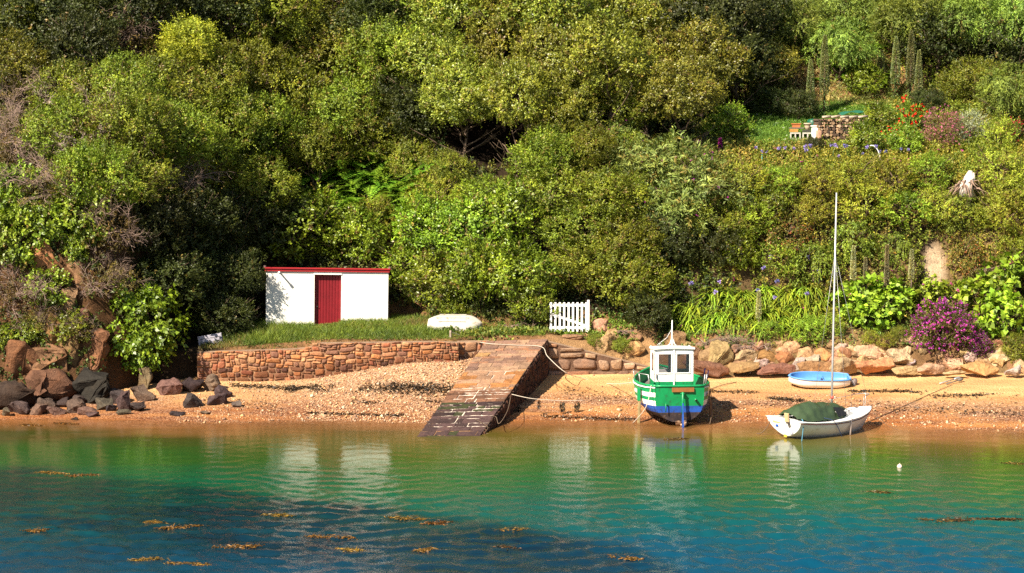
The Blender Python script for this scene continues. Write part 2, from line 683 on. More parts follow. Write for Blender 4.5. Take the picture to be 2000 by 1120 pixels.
green = [(0.0, (0.34, 0.155, 0.06)), (0.05, (0.18, 0.09, 0.028)), (0.13, (0.050, 0.050, 0.010)), (0.26, (0.020, 0.070, 0.012)),
         (0.5, (0.002, 0.070, 0.034)), (0.7, (0.002, 0.040, 0.036)), (1.0, (0.002, 0.026, 0.050))]
c2 = ramp(nt, dd, green).outputs[0]
c = mixc(nt, sp.outputs[2], c, c2)
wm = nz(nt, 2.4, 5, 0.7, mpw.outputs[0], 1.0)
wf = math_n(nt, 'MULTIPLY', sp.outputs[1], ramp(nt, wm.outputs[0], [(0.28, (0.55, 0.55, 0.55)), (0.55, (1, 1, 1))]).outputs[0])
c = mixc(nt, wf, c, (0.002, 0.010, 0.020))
L.new(c, P.inputs['Base Color'])
P.inputs['Roughness'].default_value = 0.04
P.inputs['IOR'].default_value = 1.333
mpb = N.new('ShaderNodeMapping')
mpb.inputs['Scale'].default_value = (0.75, 1.25, 1)
L.new(geo.outputs['Position'], mpb.inputs[0])
n1 = nz(nt, 6.0, 3, 0.62, mpb.outputs[0], 0.4)
n2 = nz(nt, 19, 2, 0.5, mpb.outputs[0])
h = math_n(nt, 'MULTIPLY_ADD', n2.outputs[0], 0.4)
L.new(n1.outputs[0], h.node.inputs[2])
bo = bump(nt, h, 0.55, 0.014)
near = N.new('ShaderNodeMapRange')          # the breeze roughens the open water, the shore lies in the lee
near.inputs[1].default_value = 56
near.inputs[2].default_value = 46
near.inputs[3].default_value = 0.14
near.inputs[4].default_value = 0.8
spw = N.new('ShaderNodeSeparateXYZ')
L.new(geo.outputs['Position'], spw.inputs[0])
L.new(spw.outputs[1], near.inputs[0])
L.new(near.outputs[0], bo.node.inputs['Strength'])
bo.node.inputs['Distance'].default_value = 0.022
L.new(bo, P.inputs['Normal'])
trn = N.new('ShaderNodeBsdfTransparent')
mxs = N.new('ShaderNodeMixShader')
al = N.new('ShaderNodeMapRange')
al.inputs[1].default_value = 0.0
al.inputs[2].default_value = 0.32
al.inputs[3].default_value = 0.30
al.inputs[4].default_value = 1.0
L.new(sp.outputs[0], al.inputs[0])
L.new(al.outputs[0], mxs.inputs[0])
L.new(trn.outputs[0], mxs.inputs[1])
L.new(P.outputs[0], mxs.inputs[2])
L.new(mxs.outputs[0], N['Material Output'].inputs[0])
# dark patch: everything shoreward-right of this line keeps its own colour
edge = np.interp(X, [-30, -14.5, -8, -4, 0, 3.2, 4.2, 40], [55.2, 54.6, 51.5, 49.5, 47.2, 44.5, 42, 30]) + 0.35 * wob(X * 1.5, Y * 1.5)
dark_patch = sm(-0.4, 1.2, edge - Y) * (0.82 + 0.18 * np.clip(wob(X, Y * 2), -1, 1))
dark_patch = dark_patch * (0.35 + 0.65 * np.clip(np.exp(-((Y - edge + 4.0) / 3.4) ** 2) + 0.35 + 0.4 * wob(X * 0.7, Y * 1.3), 0, 1))
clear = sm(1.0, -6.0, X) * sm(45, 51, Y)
wc = np.stack([np.clip(depth, 0, 6), np.clip(dark_patch, 0, 1), clear], 1)
keep = depth[F].max(1) > -0.35
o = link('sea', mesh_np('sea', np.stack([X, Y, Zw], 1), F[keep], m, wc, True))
tag(o, kind='structure')

# ------------------------------------------------------------------ plants
M_LEAF = leaf_mat('leaves', rough=0.5, spec=0.35)
M_GLOSS = leaf_mat('glossy_leaves', rough=0.42, spec=0.45, trans=0.16)
M_SOFT = leaf_mat('soft_leaves', rough=0.55, spec=0.3, trans=0.28)
M_BARK = plain('bark', (0.16, 0.11, 0.075), 0.9, 0.5, 9, 0.6, 0.15)
M_TWIG = plain('dead_twigs', (0.36, 0.25, 0.20), 0.9, 0.4, 9, 0.3, 0.15)


def fib(n, zmin=-0.35):
    i = np.arange(n) + 0.5
    z = 1 - (1 - zmin) * i / n
    a = i * 2.399963 + rng.uniform(0, 6)
    r = np.sqrt(np.maximum(0, 1 - z * z))
    return np.stack([r * np.cos(a), r * np.sin(a), z], 1)


def rand_dir(n):
    return unit(rng.normal(size=(n, 3)))


def crown(R, nl, lr, dens, L, W, base, asp=(1, 1, 0.9), npl=7, sl=0.38, hang=0.0, var=0.19, warm=0.07, old=0.12, zmin=-0.45, spread=0.62, flower=None, tipcol=None, tuft=0.55):
    """lumpy crown: overlapping lobes carry tufts, tufts carry leafy sprigs; returns vertices, faces, colours"""
    ctr = fib(nl, zmin) * spread * R * np.array(asp)
    ctr = ctr * rng.uniform(0.6, 1.28, (nl, 1))
    ctr = np.vstack([ctr, [[0, 0, 0]]])
    lrs = np.concatenate([rng.uniform(0.55, 1.35, nl) * lr * R, [0.55 * R]])
    Ps, Ds, Ts, Bs = [], [], [], []
    for k in range(nl + 1):
        area = 4 * math.pi * lrs[k] ** 2
        n = int(dens * area / npl)
        nt_ = max(6, int(area / tuft ** 2))
        td = unit(fib(nt_, -1.0) + 0.25 * rng.normal(size=(nt_, 3)))
        tr = lrs[k] * rng.uniform(0.74, 1.10, nt_)
        tb = np.exp(rng.normal(0, 0.22, nt_))
        pick = rng.integers(0, nt_, n)
        d = unit(td[pick] + 0.85 * rand_dir(n) * rng.random((n, 1)) ** 0.5)
        tc = ctr[k] + td[pick] * tr[pick][:, None] * np.array([1, 1, 0.92])
        off = rand_dir(n) * (tuft * 0.36 * rng.random((n, 1)) ** 0.4)
        p = tc + off
        # some leaves deeper inside
        deep = rng.random(n) < 0.22
        p = np.where(deep[:, None], ctr[k] + td[pick] * (tr[pick] * rng.uniform(0.45, 0.8, n))[:, None] + off * 1.5, p)
        t_ = unit(off + td[pick] * tuft * 0.35)
        ok = td[pick][:, 2] > -0.8
        hole = wob(tc[:, 0] * 2.2 + k, tc[:, 1] * 2.2 + tc[:, 2] * 1.9) < -0.30
        ok &= ~(hole & (rng.random(n) < 0.85))
        for j in range(nl + 1):
            if j != k:
                ok &= np.linalg.norm(tc - ctr[j], axis=1) > 0.66 * lrs[j]
        Ps.append(p[ok])
        Ds.append(t_[ok])
        Ts.append(td[pick][ok])
        Bs.append(tb[pick][ok])
    P0, D0, T0, B0 = np.vstack(Ps), np.vstack(Ds), np.vstack(Ts), np.concatenate(Bs)
    n = len(P0)
    shoot = rng.random(n) < 0.035
    ax = unit(D0 + 0.5 * rng.normal(size=(n, 3)) * 0.7 + np.array([0, 0, 0.35 - hang * 1.6]))
    lt = (np.arange(npl) + 0.4) / npl
    PP = (P0[:, None, :] + ax[:, None, :] * (lt[None, :, None] * sl * np.where(shoot, 2.4, 1.0)[:, None, None] * rng.uniform(0.5, 1.15, (n, 1, 1)))
          + np.array([0, 0, -1]) * (hang * lt[None, :, None] ** 2 * sl * 0.9)).reshape(-1, 3)
    AX = np.repeat(ax, npl, 0)
    DD = unit(AX * 0.8 + rand_dir(n * npl) * 0.9 + np.array([0, 0, -hang * 0.9]))
    NN = unit(np.repeat(D0 * 0.7 + T0 * 0.6, npl, 0) + np.array([0, 0, 0.40]) + rand_dir(n * npl) * 0.5)
    s = rng.uniform(0.65, 1.25, n * npl)
    V, F = quads(PP, DD, NN, L * s, W * s)
    cb = np.broadcast_to(np.asarray(base, float), (n * npl, 3)).copy()
    cb *= np.repeat((B0 * np.exp(rng.normal(0, 0.12, n)))[:, None], npl, 0)
    if old > 0:
        o_ = np.repeat(rng.random(n) < old, npl)
        cb[o_] = np.array((0.24, 0.17, 0.045)) * rng.uniform(0.5, 1.2, (o_.sum(), 1))
    if tipcol is not None:
        t_ = (np.tile(lt, n) > 0.7) & (rng.random(n * npl) < 0.6)
        cb[t_] = np.array(tipcol)
    c = tint(n * npl, cb, var, warm)
    if flower:
        fc, fn, fs = flower
        q = rng.choice(n, min(fn, n), replace=False)
        tip = P0[q] + ax[q] * sl * rng.uniform(0.7, 1.25, (len(q), 1))
        rep = 5
        fp = np.repeat(tip, rep, 0) + rng.normal(size=(len(q) * rep, 3)) * fs * 0.18
        fv, ff = quads(fp, rand_dir(len(fp)), unit(np.repeat(D0[q], rep, 0) + 0.5 * rand_dir(len(fp))), fs, fs * 0.8)
        V2 = np.vstack([V, fv])
        F = np.vstack([F, ff + len(V)])
        V = V2
        c = np.vstack([c, tint(len(fp), fc, 0.25, 0.06)])
    return V, F, c


def limbs(h, R, r0, n=6, seed=0, lean=0.25):
    """tapered trunk with limbs reaching into the crown"""
    rr = random.Random(seed)
    mb = MB()
    pts = [Vector((0, 0, -0.6))]
    p = Vector((0, 0, 0))
    for i in range(5):
        pts.append(p.copy())
        p += Vector((rr.uniform(-lean, lean) * h / 5, rr.uniform(-lean, lean) * h / 5, h / 4.6))
    mb.tube(pts, [r0 * 1.25] + [r0 * (1 - 0.13 * i) for i in range(5)], 7)
    for k in range(n):
        b = pts[2 + k % 4]
        a = 2.4 * k + rr.uniform(-0.4, 0.4)
        L_ = R * rr.uniform(0.7, 1.05)
        q = [b]
        d = Vector((math.cos(a), math.sin(a), rr.uniform(0.3, 0.9)))
        for i in range(1, 5):
            q.append(b + d * L_ * i / 4 + Vector((rr.uniform(-.1, .1), rr.uniform(-.1, .1), 0.06 * i * i * L_ * 0.2)))
        mb.tube(q, [r0 * 0.55, r0 * 0.42, r0 * 0.3, r0 * 0.18, r0 * 0.07], 5)
        for i in (2, 3):
            dd = Vector((math.cos(a + rr.choice((-1, 1)) * 0.9), math.sin(a + rr.choice((-1, 1)) * 0.9), 0.5))
            mb.tube([q[i], q[i] + dd * L_ * 0.22, q[i] + dd * L_ * 0.4 + Vector((0, 0, 0.1))], [r0 * 0.2, r0 * 0.12, r0 * 0.05], 4)
    return mb


def twiggy(R, seed, n0=22, r0=0.022, droop=0.2):
    """dead thorny tangle"""
    rr = random.Random(seed)
    mb = MB()

    def grow(p, d, L_, r, lev):
        q = [p]
        for i in range(3):
            d = (d + Vector((rr.gauss(0, .28), rr.gauss(0, .28), rr.gauss(0, .22) - droop * 0.22))).normalized()
            q.append(q[-1] + d * L_ / 3)
        mb.tube(q, [r, r * .85, r * .7, r * .5], 3, cap=False)
        if lev > 0:
            for i in (1, 2, 3):
                for _ in range(2 if i < 3 else 3):
                    e = (d + Vector((rr.gauss(0, .6), rr.gauss(0, .6), rr.gauss(0, .5)))).normalized()
                    grow(q[i], e, L_ * rr.uniform(.45, .7), r * .55, lev - 1)
    for k in range(n0):
        a = rr.uniform(0, 6.28)
        d = Vector((math.cos(a) * .8, math.sin(a) * .8 - 0.2, rr.uniform(.0, 1.0))).normalized()
        grow(Vector((rr.gauss(0, .25) * R, rr.gauss(0, .25) * R, rr.uniform(-.2, .3) * R)), d, R * rr.uniform(.5, .8), r0, 2)
    return mb


SP = {}


def species(key, name, cat, R, variants, mat, trunk_h=0.3, r0=0.07, twig=False, **kw):
    """two or more prototype plants per kind; plants are then placed as copies"""
    L_ = []
    for i in range(variants):
        V, F, c = crown(R, **kw)
        me = mesh_np(name + '_crown', V, F, mat, c)
        if twig:
            tb = twiggy(R * 1.05, i + 40)
            tm = tb.mesh(name + '_twigs', M_TWIG)
        else:
            tm = limbs(R * 0.9, R * 1.0, r0, 9, i + 3).mesh(name + '_trunk', M_BARK)
        L_.append((me, tm))
    SP[key] = dict(name=name, cat=cat, R=R, v=L_, twig=twig)


species('O', 'thicket_tree', 'tree', 2.0, 4, M_LEAF, nl=20, lr=0.38, dens=300, L=0.105, W=0.055, base=(0.195, 0.225, 0.020), asp=(1, 1, .85), old=0.09, sl=0.36)
species('K', 'oak_tree', 'tree', 2.3, 4, M_GLOSS, nl=24, lr=0.35, dens=290, L=0.115, W=0.062, base=(0.245, 0.255, 0.030), asp=(1, 1, .9), old=0.07, sl=0.30, r0=0.11, tuft=0.6)
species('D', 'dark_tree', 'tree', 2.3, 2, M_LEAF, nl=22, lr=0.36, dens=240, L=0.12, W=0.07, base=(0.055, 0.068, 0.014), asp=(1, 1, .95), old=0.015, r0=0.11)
species('G', 'golden_tree', 'tree', 1.8, 1, M_SOFT, nl=22, lr=0.33, dens=300, L=0.10, W=0.06, base=(0.34, 0.32, 0.035), asp=(.85, .85, 1.15), old=0.04)
species('L', 'broadleaf_bush', 'bush', 1.6, 3, M_GLOSS, nl=18, lr=0.40, dens=290, L=0.125, W=0.07, base=(0.205, 0.275, 0.020), asp=(1, 1, .9), old=0.06, sl=0.36, tuft=0.6)
species('I', 'ivy_bush', 'bush', 1.3, 2, M_GLOSS, nl=16, lr=0.40, dens=170, L=0.15, W=0.095, base=(0.20, 0.25, 0.02), asp=(1, .8, 1.05), old=0.05, sl=0.36, hang=0.35, zmin=-0.7)
species('V', 'bright_ivy_bush', 'bush', 1.3, 1, M_GLOSS, nl=16, lr=0.40, dens=170, L=0.16, W=0.10, base=(0.19, 0.31, 0.02), asp=(1, .8, 1.05), old=0.0, sl=0.36, hang=0.35, zmin=-0.7)
species('B', 'butterfly_bush', 'bush', 1.5, 2, M_SOFT, nl=16, lr=0.40, dens=180, L=0.21, W=0.055, base=(0.20, 0.235, 0.06), asp=(1, 1, .95), old=0.14, sl=0.42, hang=0.15, flower=((0.42, 0.05, 0.36), 14, 0.10))
species('A', 'ash_tree', 'tree', 2.0, 2, M_SOFT, nl=20, lr=0.36, dens=230, L=0.17, W=0.05, base=(0.215, 0.275, 0.045), asp=(1, 1, .9), old=0.03, sl=0.5, hang=0.5, npl=9, r0=0.10, tuft=0.7)
species('T', 'thorn_thicket', 'thicket', 1.6, 2, M_LEAF, nl=16, lr=0.40, dens=120, L=0.085, W=0.045, base=(0.165, 0.125, 0.035), asp=(1, 1, .9), old=0.35, sl=0.36, twig=True)
species('Y', 'scrub_bush', 'bush', 1.2, 3, M_SOFT, nl=14, lr=0.42, dens=320, L=0.095, W=0.042, base=(0.32, 0.345, 0.036), asp=(1, 1, .8), old=0.14, sl=0.3, tuft=0.42)
species('Z', 'green_scrub_bush', 'bush', 1.2, 2, M_SOFT, nl=14, lr=0.42, dens=280, L=0.10, W=0.05, base=(0.24, 0.31, 0.03), asp=(1, 1, .8), old=0.06, sl=0.3, tuft=0.45)
species('R', 'creeper', 'creeper', 1.1, 2, M_LEAF, nl=14, lr=0.42, dens=300, L=0.085, W=0.045, base=(0.18, 0.22, 0.025), asp=(1, .6, 1), old=0.0, sl=0.28, hang=0.5, tuft=0.4)
species('E', 'red_creeper', 'creeper', 1.1, 1, M_LEAF, nl=14, lr=0.42, dens=300, L=0.085, W=0.045, base=(0.16, 0.14, 0.025), asp=(1, .6, 1), old=0.0, sl=0.28, hang=0.5, tuft=0.4, tipcol=(0.30, 0.085, 0.035))
species('H', 'hydrangea_bush', 'bush', 1.1, 3, M_LEAF, nl=14, lr=0.42, dens=62, L=0.25, W=0.21, base=(0.24, 0.33, 0.025), asp=(1, .85, .9), old=0.0, sl=0.22, npl=5, hang=0.1, flower=((0.6, 0.08, 0.30), 4, 0.11), tuft=0.5)
species('P', 'rock_rose_bush', 'bush', 1.35, 1, M_LEAF, nl=22, lr=0.36, dens=330, L=0.08, W=0.04, base=(0.13, 0.13, 0.025), asp=(1.05, .9, .95), old=0.05, sl=0.25, flower=((0.52, 0.05, 0.42), 760, 0.072), tuft=0.45)
species('F', 'pink_flower_bush', 'bush', 1.2, 1, M_SOFT, nl=18, lr=0.38, dens=330, L=0.07, W=0.03, base=(0.27, 0.22, 0.08), asp=(1.1, 1, .9), old=0.1, sl=0.25, flower=((0.60, 0.16, 0.26), 420, 0.06))
species('S', 'silver_bush', 'bush', 1.0, 1, M_SOFT, nl=16, lr=0.40, dens=330, L=0.09, W=0.03, base=(0.38, 0.40, 0.27), asp=(1, 1, 1), old=0.0, sl=0.3)
species('C', 'red_flower_clump', 'flowers', 0.7, 2, M_SOFT, nl=10, lr=0.42, dens=130, L=0.24, W=0.05, base=(0.17, 0.26, 0.03), asp=(1.2, .9, .9), old=0.0, sl=0.3, npl=5, flower=((0.72, 0.012, 0.05), 70, 0.085))
first_use = set()


def plant(key, u, v, r, label, tall=0.0, group=None, lift=0.55):
    """a plant whose crown is seen about pixel (u, v); it stands on the slope under it"""
    sp = SP[key]
    s = r / sp['R']
    b = hit(u, v + (lift * r + tall) * FPX / 77)
    i = (int(u) * 7 + int(v)) % len(sp['v'])
    cm, tm = sp['v'][i]
    t = thing(sp['name'], label, sp['cat'], b, random.uniform(0, 6.28), group)
    t.scale = (s * random.uniform(.86, 1.16), s * random.uniform(.86, 1.16), s * random.uniform(.88, 1.1))
    hgt = sp['R'] * 0.62 + tall / s
    o = link('foliage' if sp['cat'] != 'tree' else 'crown', cm, t, (0, 0, hgt))
    o2 = link('twigs' if sp['twig'] else ('trunk' if sp['cat'] == 'tree' else 'stems'), tm, t, (0, 0, hgt if sp['twig'] else 0))
    return t

# ------------------------------------------------------------------ masonry
PAL = [(0.40, 0.19, 0.075), (0.42, 0.24, 0.12), (0.32, 0.17, 0.09), (0.25, 0.14, 0.09), (0.38, 0.16, 0.085), (0.46, 0.29, 0.15), (0.20, 0.11, 0.075), (0.44, 0.22, 0.10), (0.38, 0.20, 0.10)]
M_STONE = rock_mat('masonry', True, 3.0, 0.6)


def pack(nx, ny, rr, wmax=6, hmax=3, wmin=1):
    used = np.zeros((nx, ny), bool)
    out = []
    for j in range(ny):
        for i in range(nx):
            if used[i, j]:
                continue
            w = rr.choice([wmin, 2, 2, 3, 3, 4, wmax])
            h = rr.choice([1, 1, 2, 2, hmax])
            h = min(h, max(1, w))
            while w > 1 and (i + w > nx or used[i:i + w, j].any()):
                w -= 1
            while h > 1 and (j + h > ny or used[i:i + w, j:j + h].any()):
                h -= 1
            used[i:i + w, j:j + h] = True
            out.append((i, j, w, h))
    return out


def warp(s, t):
    """courses that wander, as rubble does"""
    return (s + WARP * 0.9 * (math.sin(t * 9.1 + s * 2.3) + math.sin(t * 17 - s * 5.1 + 1.3) * .6), t + WARP * (math.sin(s * 3.7 + t * 2) + .7 * math.sin(s * 8.3 - t * 4 + 2)))


WARP = 0.022


def stone_face(mb, fn, s0, s1, t0, t1, rr, col, depth, gap=0.02, npt=12, jit=0.17):
    """one bulging stone; fn(s, t, d) gives the point at distance d out of the face"""
    cs, ct = (s0 + s1) / 2, (t0 + t1) / 2
    hs, ht = (s1 - s0) / 2 - gap, (t1 - t0) / 2 - gap
    if hs < 0.01 or ht < 0.01:
        return
    e = rr.uniform(0.28, 0.5)
    ring = []
    for k in range(npt):
        a = 2 * math.pi * (k + 0.5) / npt
        ca, sa = math.cos(a), math.sin(a)
        x = math.copysign(abs(ca) ** e, ca) * (1 + rr.uniform(-jit, jit * .3))
        y = math.copysign(abs(sa) ** e, sa) * (1 + rr.uniform(-jit, jit * .3))
        ring.append((x, y))
    vs = []
    tiltx, tilty = rr.uniform(-.25, .25) * depth, rr.uniform(-.25, .25) * depth
    for sc, d in ((1.0, -0.03), (0.97, depth * 0.55), (0.78, depth * 0.95), (0.40, depth * 1.05)):
        for x, y in ring:
            sx_, tx_ = warp(cs + x * hs * sc, ct + y * ht * sc)
            vs.append(fn(sx_, tx_, d + (tiltx * x + tilty * y) * (d > 0) + (rr.uniform(-.12, .12) * depth if d > 0 else 0)))
    fs = []
    for i in range(3):
        for k in range(npt):
            k2 = (k + 1) % npt
            fs.append((i * npt + k, i * npt + k2, (i + 1) * npt + k2, (i + 1) * npt + k))
    fs.append(tuple(3 * npt + k for k in range(npt)))
    mb.add(vs, fs, 0, col, True)


def wall_fn(path):
    pts = [Vector((p[0], p[1], 0)) for p in path]
    cum = [0]
    for a, b in zip(pts, pts[1:]):
        cum.append(cum[-1] + (b - a).length)

    def fn(s, t, d):
        s = min(max(s, 0), cum[-1] - 1e-6)
        for i in range(len(pts) - 1):
            if s <= cum[i + 1]:
                break
        tt = (pts[i + 1] - pts[i]).normalized()
        p = pts[i] + tt * (s - cum[i])
        n = Vector((tt.y, -tt.x, 0))
        return (p.x + n.x * d, p.y + n.y * d, t)
    return fn, cum[-1]


def stone_wall(name, label, cat, path, ztop, zbot, seed, cell=0.098, depth=0.045, thick=0.4, mortar=(0.46, 0.31, 0.20), pal=PAL, wmax=6, hmax=3, damp=0.38, vertical=False, capcol=(0.3, 0.2, 0.13), lo=None, wmin=1):
    rr = random.Random(seed)
    fn, L_ = wall_fn(path)
    mb = MB()
    zt = [ztop(s) for s in np.linspace(0, L_, 60)]
    z0 = min(zbot(s) for s in np.linspace(0, L_, 60)) - 0.1 if lo is None else lo
    H_ = max(zt) - z0
    nx, ny = max(1, int(L_ / cell)), max(1, int(math.ceil(H_ / cell)))
    if vertical:
        cells = [(i, j, w, h) for (j, i, h, w) in pack(ny, nx, rr, wmax, hmax, wmin)]
    else:
        cells = pack(nx, ny, rr, wmax, hmax, wmin)
    cx, cy = L_ / nx, H_ / ny
    for i, j, w, h in cells:
        s0, s1 = i * cx, (i + w) * cx
        t0, t1 = z0 + j * cy, z0 + (j + h) * cy
        sm_ = (s0 + s1) / 2
        top = ztop(sm_)
        if t0 > top - 0.04:
            continue
        t1 = min(t1, top)
        if t1 < zbot(sm_) - 0.12:
            continue
        c = np.array(rr.choice(pal)) * rr.uniform(0.8, 1.2)
        f = (0.5 * (t0 + t1) - zbot(sm_)) / max(0.3, top - zbot(sm_))
        if f < damp:
            c = c * np.array((0.50, 0.45, 0.46)) * rr.uniform(0.8, 1.3)
        stone_face(mb, fn, s0, s1, t0, t1, rr, tuple(c), depth * rr.uniform(0.7, 1.4), gap=0.1 * cell)
    n = max(2, int(L_ / 0.5))
    rows = []
    ss = np.linspace(0, L_, n)
    for q in (0, 0.5, 1):
        rows.append([fn(s, z0 + (ztop(s) - 0.01 - z0) * q, 0) for s in ss])
    mb.grid(rows, 0, mortar, False)
    mb.grid([[fn(s, ztop(s) - 0.01, 0) for s in ss], [fn(s, ztop(s) + 0.005, -thick * .5) for s in ss], [fn(s, ztop(s) - 0.01, -thick) for s in ss]], 0, capcol, False)
    for s in (0, L_):
        rows = [[fn(s, z, 0), fn(s, z, -thick)] for z in (z0, ztop(s) - 0.01)]
        mb.grid(rows, 0, mortar, False, flip=(s == 0))
    o = mb.build(name, M_STONE, colors=True)
    return tag(o, label, cat)


def ptop(u, v, Y):
    return at_y(u, v, Y)


# long wall below the boathouse
wa = [at_y(385, 700, 68.0), at_y(640, 700, 67.7), at_y(896, 690, 67.9)]
_L = sum((b - a).length for a, b in zip(wa, wa[1:]))


def zt1(s):
    return np.interp(s, [0, 1.0, 2.6, 4.2, 4.5, 9.0, _L], [1.72, 1.78, 1.84, 1.90, 2.12, 2.16, 2.12])


def zb1(s):
    x = wa[0].x + s
    return gz(x, 67.6)


stone_wall('stone_wall', 'long rubble stone retaining wall below the white boathouse, left of the slipway', 'wall', wa, zt1, zb1, 5, mortar=(0.32, 0.18, 0.10), pal=[(c[0], c[1] * .88, c[2] * .85) for c in PAL])
wb = [at_y(893, 690, 68.35), at_y(956, 690, 68.5)]
stone_wall('stone_wall', 'short set-back piece of stone wall joining the long wall to the slipway', 'wall', wb, lambda s: 2.10, lambda s: gz(wb[0].x + s, 68.2), 8, cell=0.15)
# wall right of the slipway with a sloping coping of big blocks
wc_ = [at_y(1066, 690, 69.0), at_y(1268, 715, 68.9)]
_Lc = (wc_[1] - wc_[0]).length
cop = []


def zt3(s):
    return np.interp(s, [0, _Lc], [2.04, 1.02])


stone_wall('stone_wall', 'stone wall with sloping block coping, right of the slipway', 'wall', wc_, zt3, lambda s: 0.75, 12, cell=0.24, depth=0.07, wmax=4, hmax=2, damp=0.52, thick=0.45, capcol=(0.34, 0.23, 0.15),
           pal=[(0.42, 0.27, 0.16), (0.46, 0.31, 0.2), (0.38, 0.2, 0.11), (0.34, 0.22, 0.14)], mortar=(0.14, 0.08, 0.05), lo=0.45, wmin=2)

# ------------------------------------------------------------------ slipway
BL, BR = at_z(812, 858, -0.06), at_z(934, 857, -0.06)
TL, TR = at_z(950, 667, 2.13), at_z(1070, 663, 2.13)


def slip(a, b, d=0.0):
    p = (BL * (1 - a) + BR * a) * (1 - b) + (TL * (1 - a) + TR * a) * b
    return (p.x, p.y, p.z + d)


t = thing('slipway', 'sloping stone slipway with white mortar lines running down into the water', 'slipway', slip(0.5, 0.5))
base_loc = Vector(t.location)
mb = MB()
rr = random.Random(21)
nrow = 44
bs = [0.0]
while bs[-1] < 1:
    bs.append(bs[-1] + rr.choice((0.020, 0.026, 0.033, 0.041)))
bs = [b / bs[-1] for b in bs]


def slipfn(s, tt, d):
    p = slip(min(max(s, 0), 1), min(max(tt, 0), 1), d)
    return (p[0] - base_loc.x, p[1] - base_loc.y, p[2] - base_loc.z)


for r in range(len(bs) - 1):
    b0, b1 = bs[r], bs[r + 1]
    bm_ = (b0 + b1) / 2
    crack = 0.52 + 0.09 * math.sin(bm_ * 27) + rr.uniform(-.03, .03)
    joints = [0.0, 1.0]
    if 0.1 < bm_ < 0.68:
        joints.insert(1, crack)
        for _ in range(2):
            if rr.random() < 0.7:
                joints.append(crack - rr.uniform(0.10, 0.40))
            if rr.random() < 0.7:
                joints.append(crack + rr.uniform(0.10, 0.40))
        joints = sorted(joints)
        joints = [j for k_, j in enumerate(joints) if k_ == 0 or j in (crack, 1.0) or (j - joints[k_ - 1] > .07 and abs(j - crack) > .07)]
    else:
        q = rr.uniform(0.12, 0.3)
        while q < 0.92:
            joints.insert(-1, q)
            q += rr.uniform(0.10, 0.40)
    rowg = [0.0008 if rr.random() < (0.30 if q_ < 0.6 else 0.8) else rr.uniform(0.0022, 0.0050) for q_ in (b0, b1)]
    for a0, a1 in zip(joints, joints[1:]):
        if bm_ < 0.33:
            c = np.array((0.062, 0.036, 0.034)) * rr.uniform(0.6, 1.5)
            if rr.random() < 0.12:
                c = np.array((0.045, 0.05, 0.02))
        elif bm_ < 0.45:
            c = np.array((0.17, 0.085, 0.05)) * rr.uniform(0.6, 1.4)
        elif bm_ < 0.66:
            side = abs((a0 + a1) / 2 - 0.5)
            c = np.array((0.36, 0.16, 0.055) if side > 0.2 and rr.random() < .7 else (0.34, 0.20, 0.12)) * rr.uniform(0.75, 1.2)
        else:
            c = np.array(rr.choice([(0.30, 0.18, 0.12), (0.34, 0.21, 0.13), (0.24, 0.14, 0.10), (0.32, 0.16, 0.09)])) * rr.uniform(0.8, 1.2)
            if (a0 < 0.02 or a1 > 0.98) and rr.random() < 0.25:
                c = np.array((0.38, 0.22, 0.09))
        g = rowg[0] * rr.uniform(.6, 1.2)
        gl_ = 0.010 if a0 == crack and rr.random() < .8 else 0.0022
        gr_ = 0.010 if a1 == crack and rr.random() < .8 else 0.0022
        sk0, sk1 = rr.uniform(-.0035, .0035), rr.uniform(-.0035, .0035)
        h = rr.uniform(0.010, 0.032) if bm_ < 0.7 else rr.uniform(0.015, 0.04)
        n = 6
        vs = []
        lo_, hi_ = [], []
        for k in range(n + 1):
            a = a0 + gl_ + (a1 - a0 - gl_ - gr_) * k / n
            if k in (0, n) and 0 < a < 1:
                a += rr.uniform(-.008, .008)
            j0, j1 = rr.uniform(-.0028, .0028), rr.uniform(-.0028, .0028)
            lo_.append((a, b0 + g + j0 + sk0 * (k / n - .5)))
            hi_.append((a, b1 - g + j1 + sk1 * (k / n - .5)))
        ringp = lo_ + hi_[::-1]
        ca, cb = (a0 + a1) / 2, (b0 + b1) / 2
        m_ = len(ringp)
        for sc, d in ((1.0, -0.02), (0.995, h * .8), (0.93, h)):
            for a, b in ringp:
                vs.append(slipfn(ca + (a - ca) * sc, cb + (b - cb) * (sc if sc > .94 else .85), d))
        fs = []
        for i in range(2):
            for k in range(m_):
                k2 = (k + 1) % m_
                fs.append((i * m_ + k, i * m_ + k2, (i + 1) * m_ + k2, (i + 1) * m_ + k))
        for k in range(n):
            fs.append((2 * m_ + k, 2 * m_ + k + 1, 2 * m_ + m_ - 2 - k, 2 * m_ + m_ - 1 - k))
        mb.add(vs, fs, 0, tuple(c), False)
mb.build('paving', M_STONE, t, True)
mb = MB()
rows = []
for b in np.linspace(0, 1, 60):
    rows.append([slipfn(a, b, 0.0) for a in np.linspace(0, 1, 12)])
k0 = len(mb.v)
mb.grid(rows, 0, (1, 1, 1), False)
for i, b in enumerate(np.linspace(0, 1, 60)):
    for j in range(12):
        if j in (0, 11):
            c = (0.12, 0.075, 0.05)
        elif b > 0.66:
            c = (0.40, 0.28, 0.19)
        elif b < 0.09:
            c = (0.30, 0.17, 0.08)
        else:
            c = (0.66, 0.57, 0.47)
        mb.c[k0 + i * 12 + j] = c
mb.build('mortar', plain_attr := rock_mat('mortar', True, 6, 0.4), t, True)


def side(pa, pb, seed, flip=False):
    path = [pa, pb] if not flip else [pb, pa]
    L_ = (Vector(pb) - Vector(pa)).to_2d().length
    zt = (lambda s: np.interp(s, [0, L_], [path[0].z, path[1].z]) - 0.012)
    return path, zt


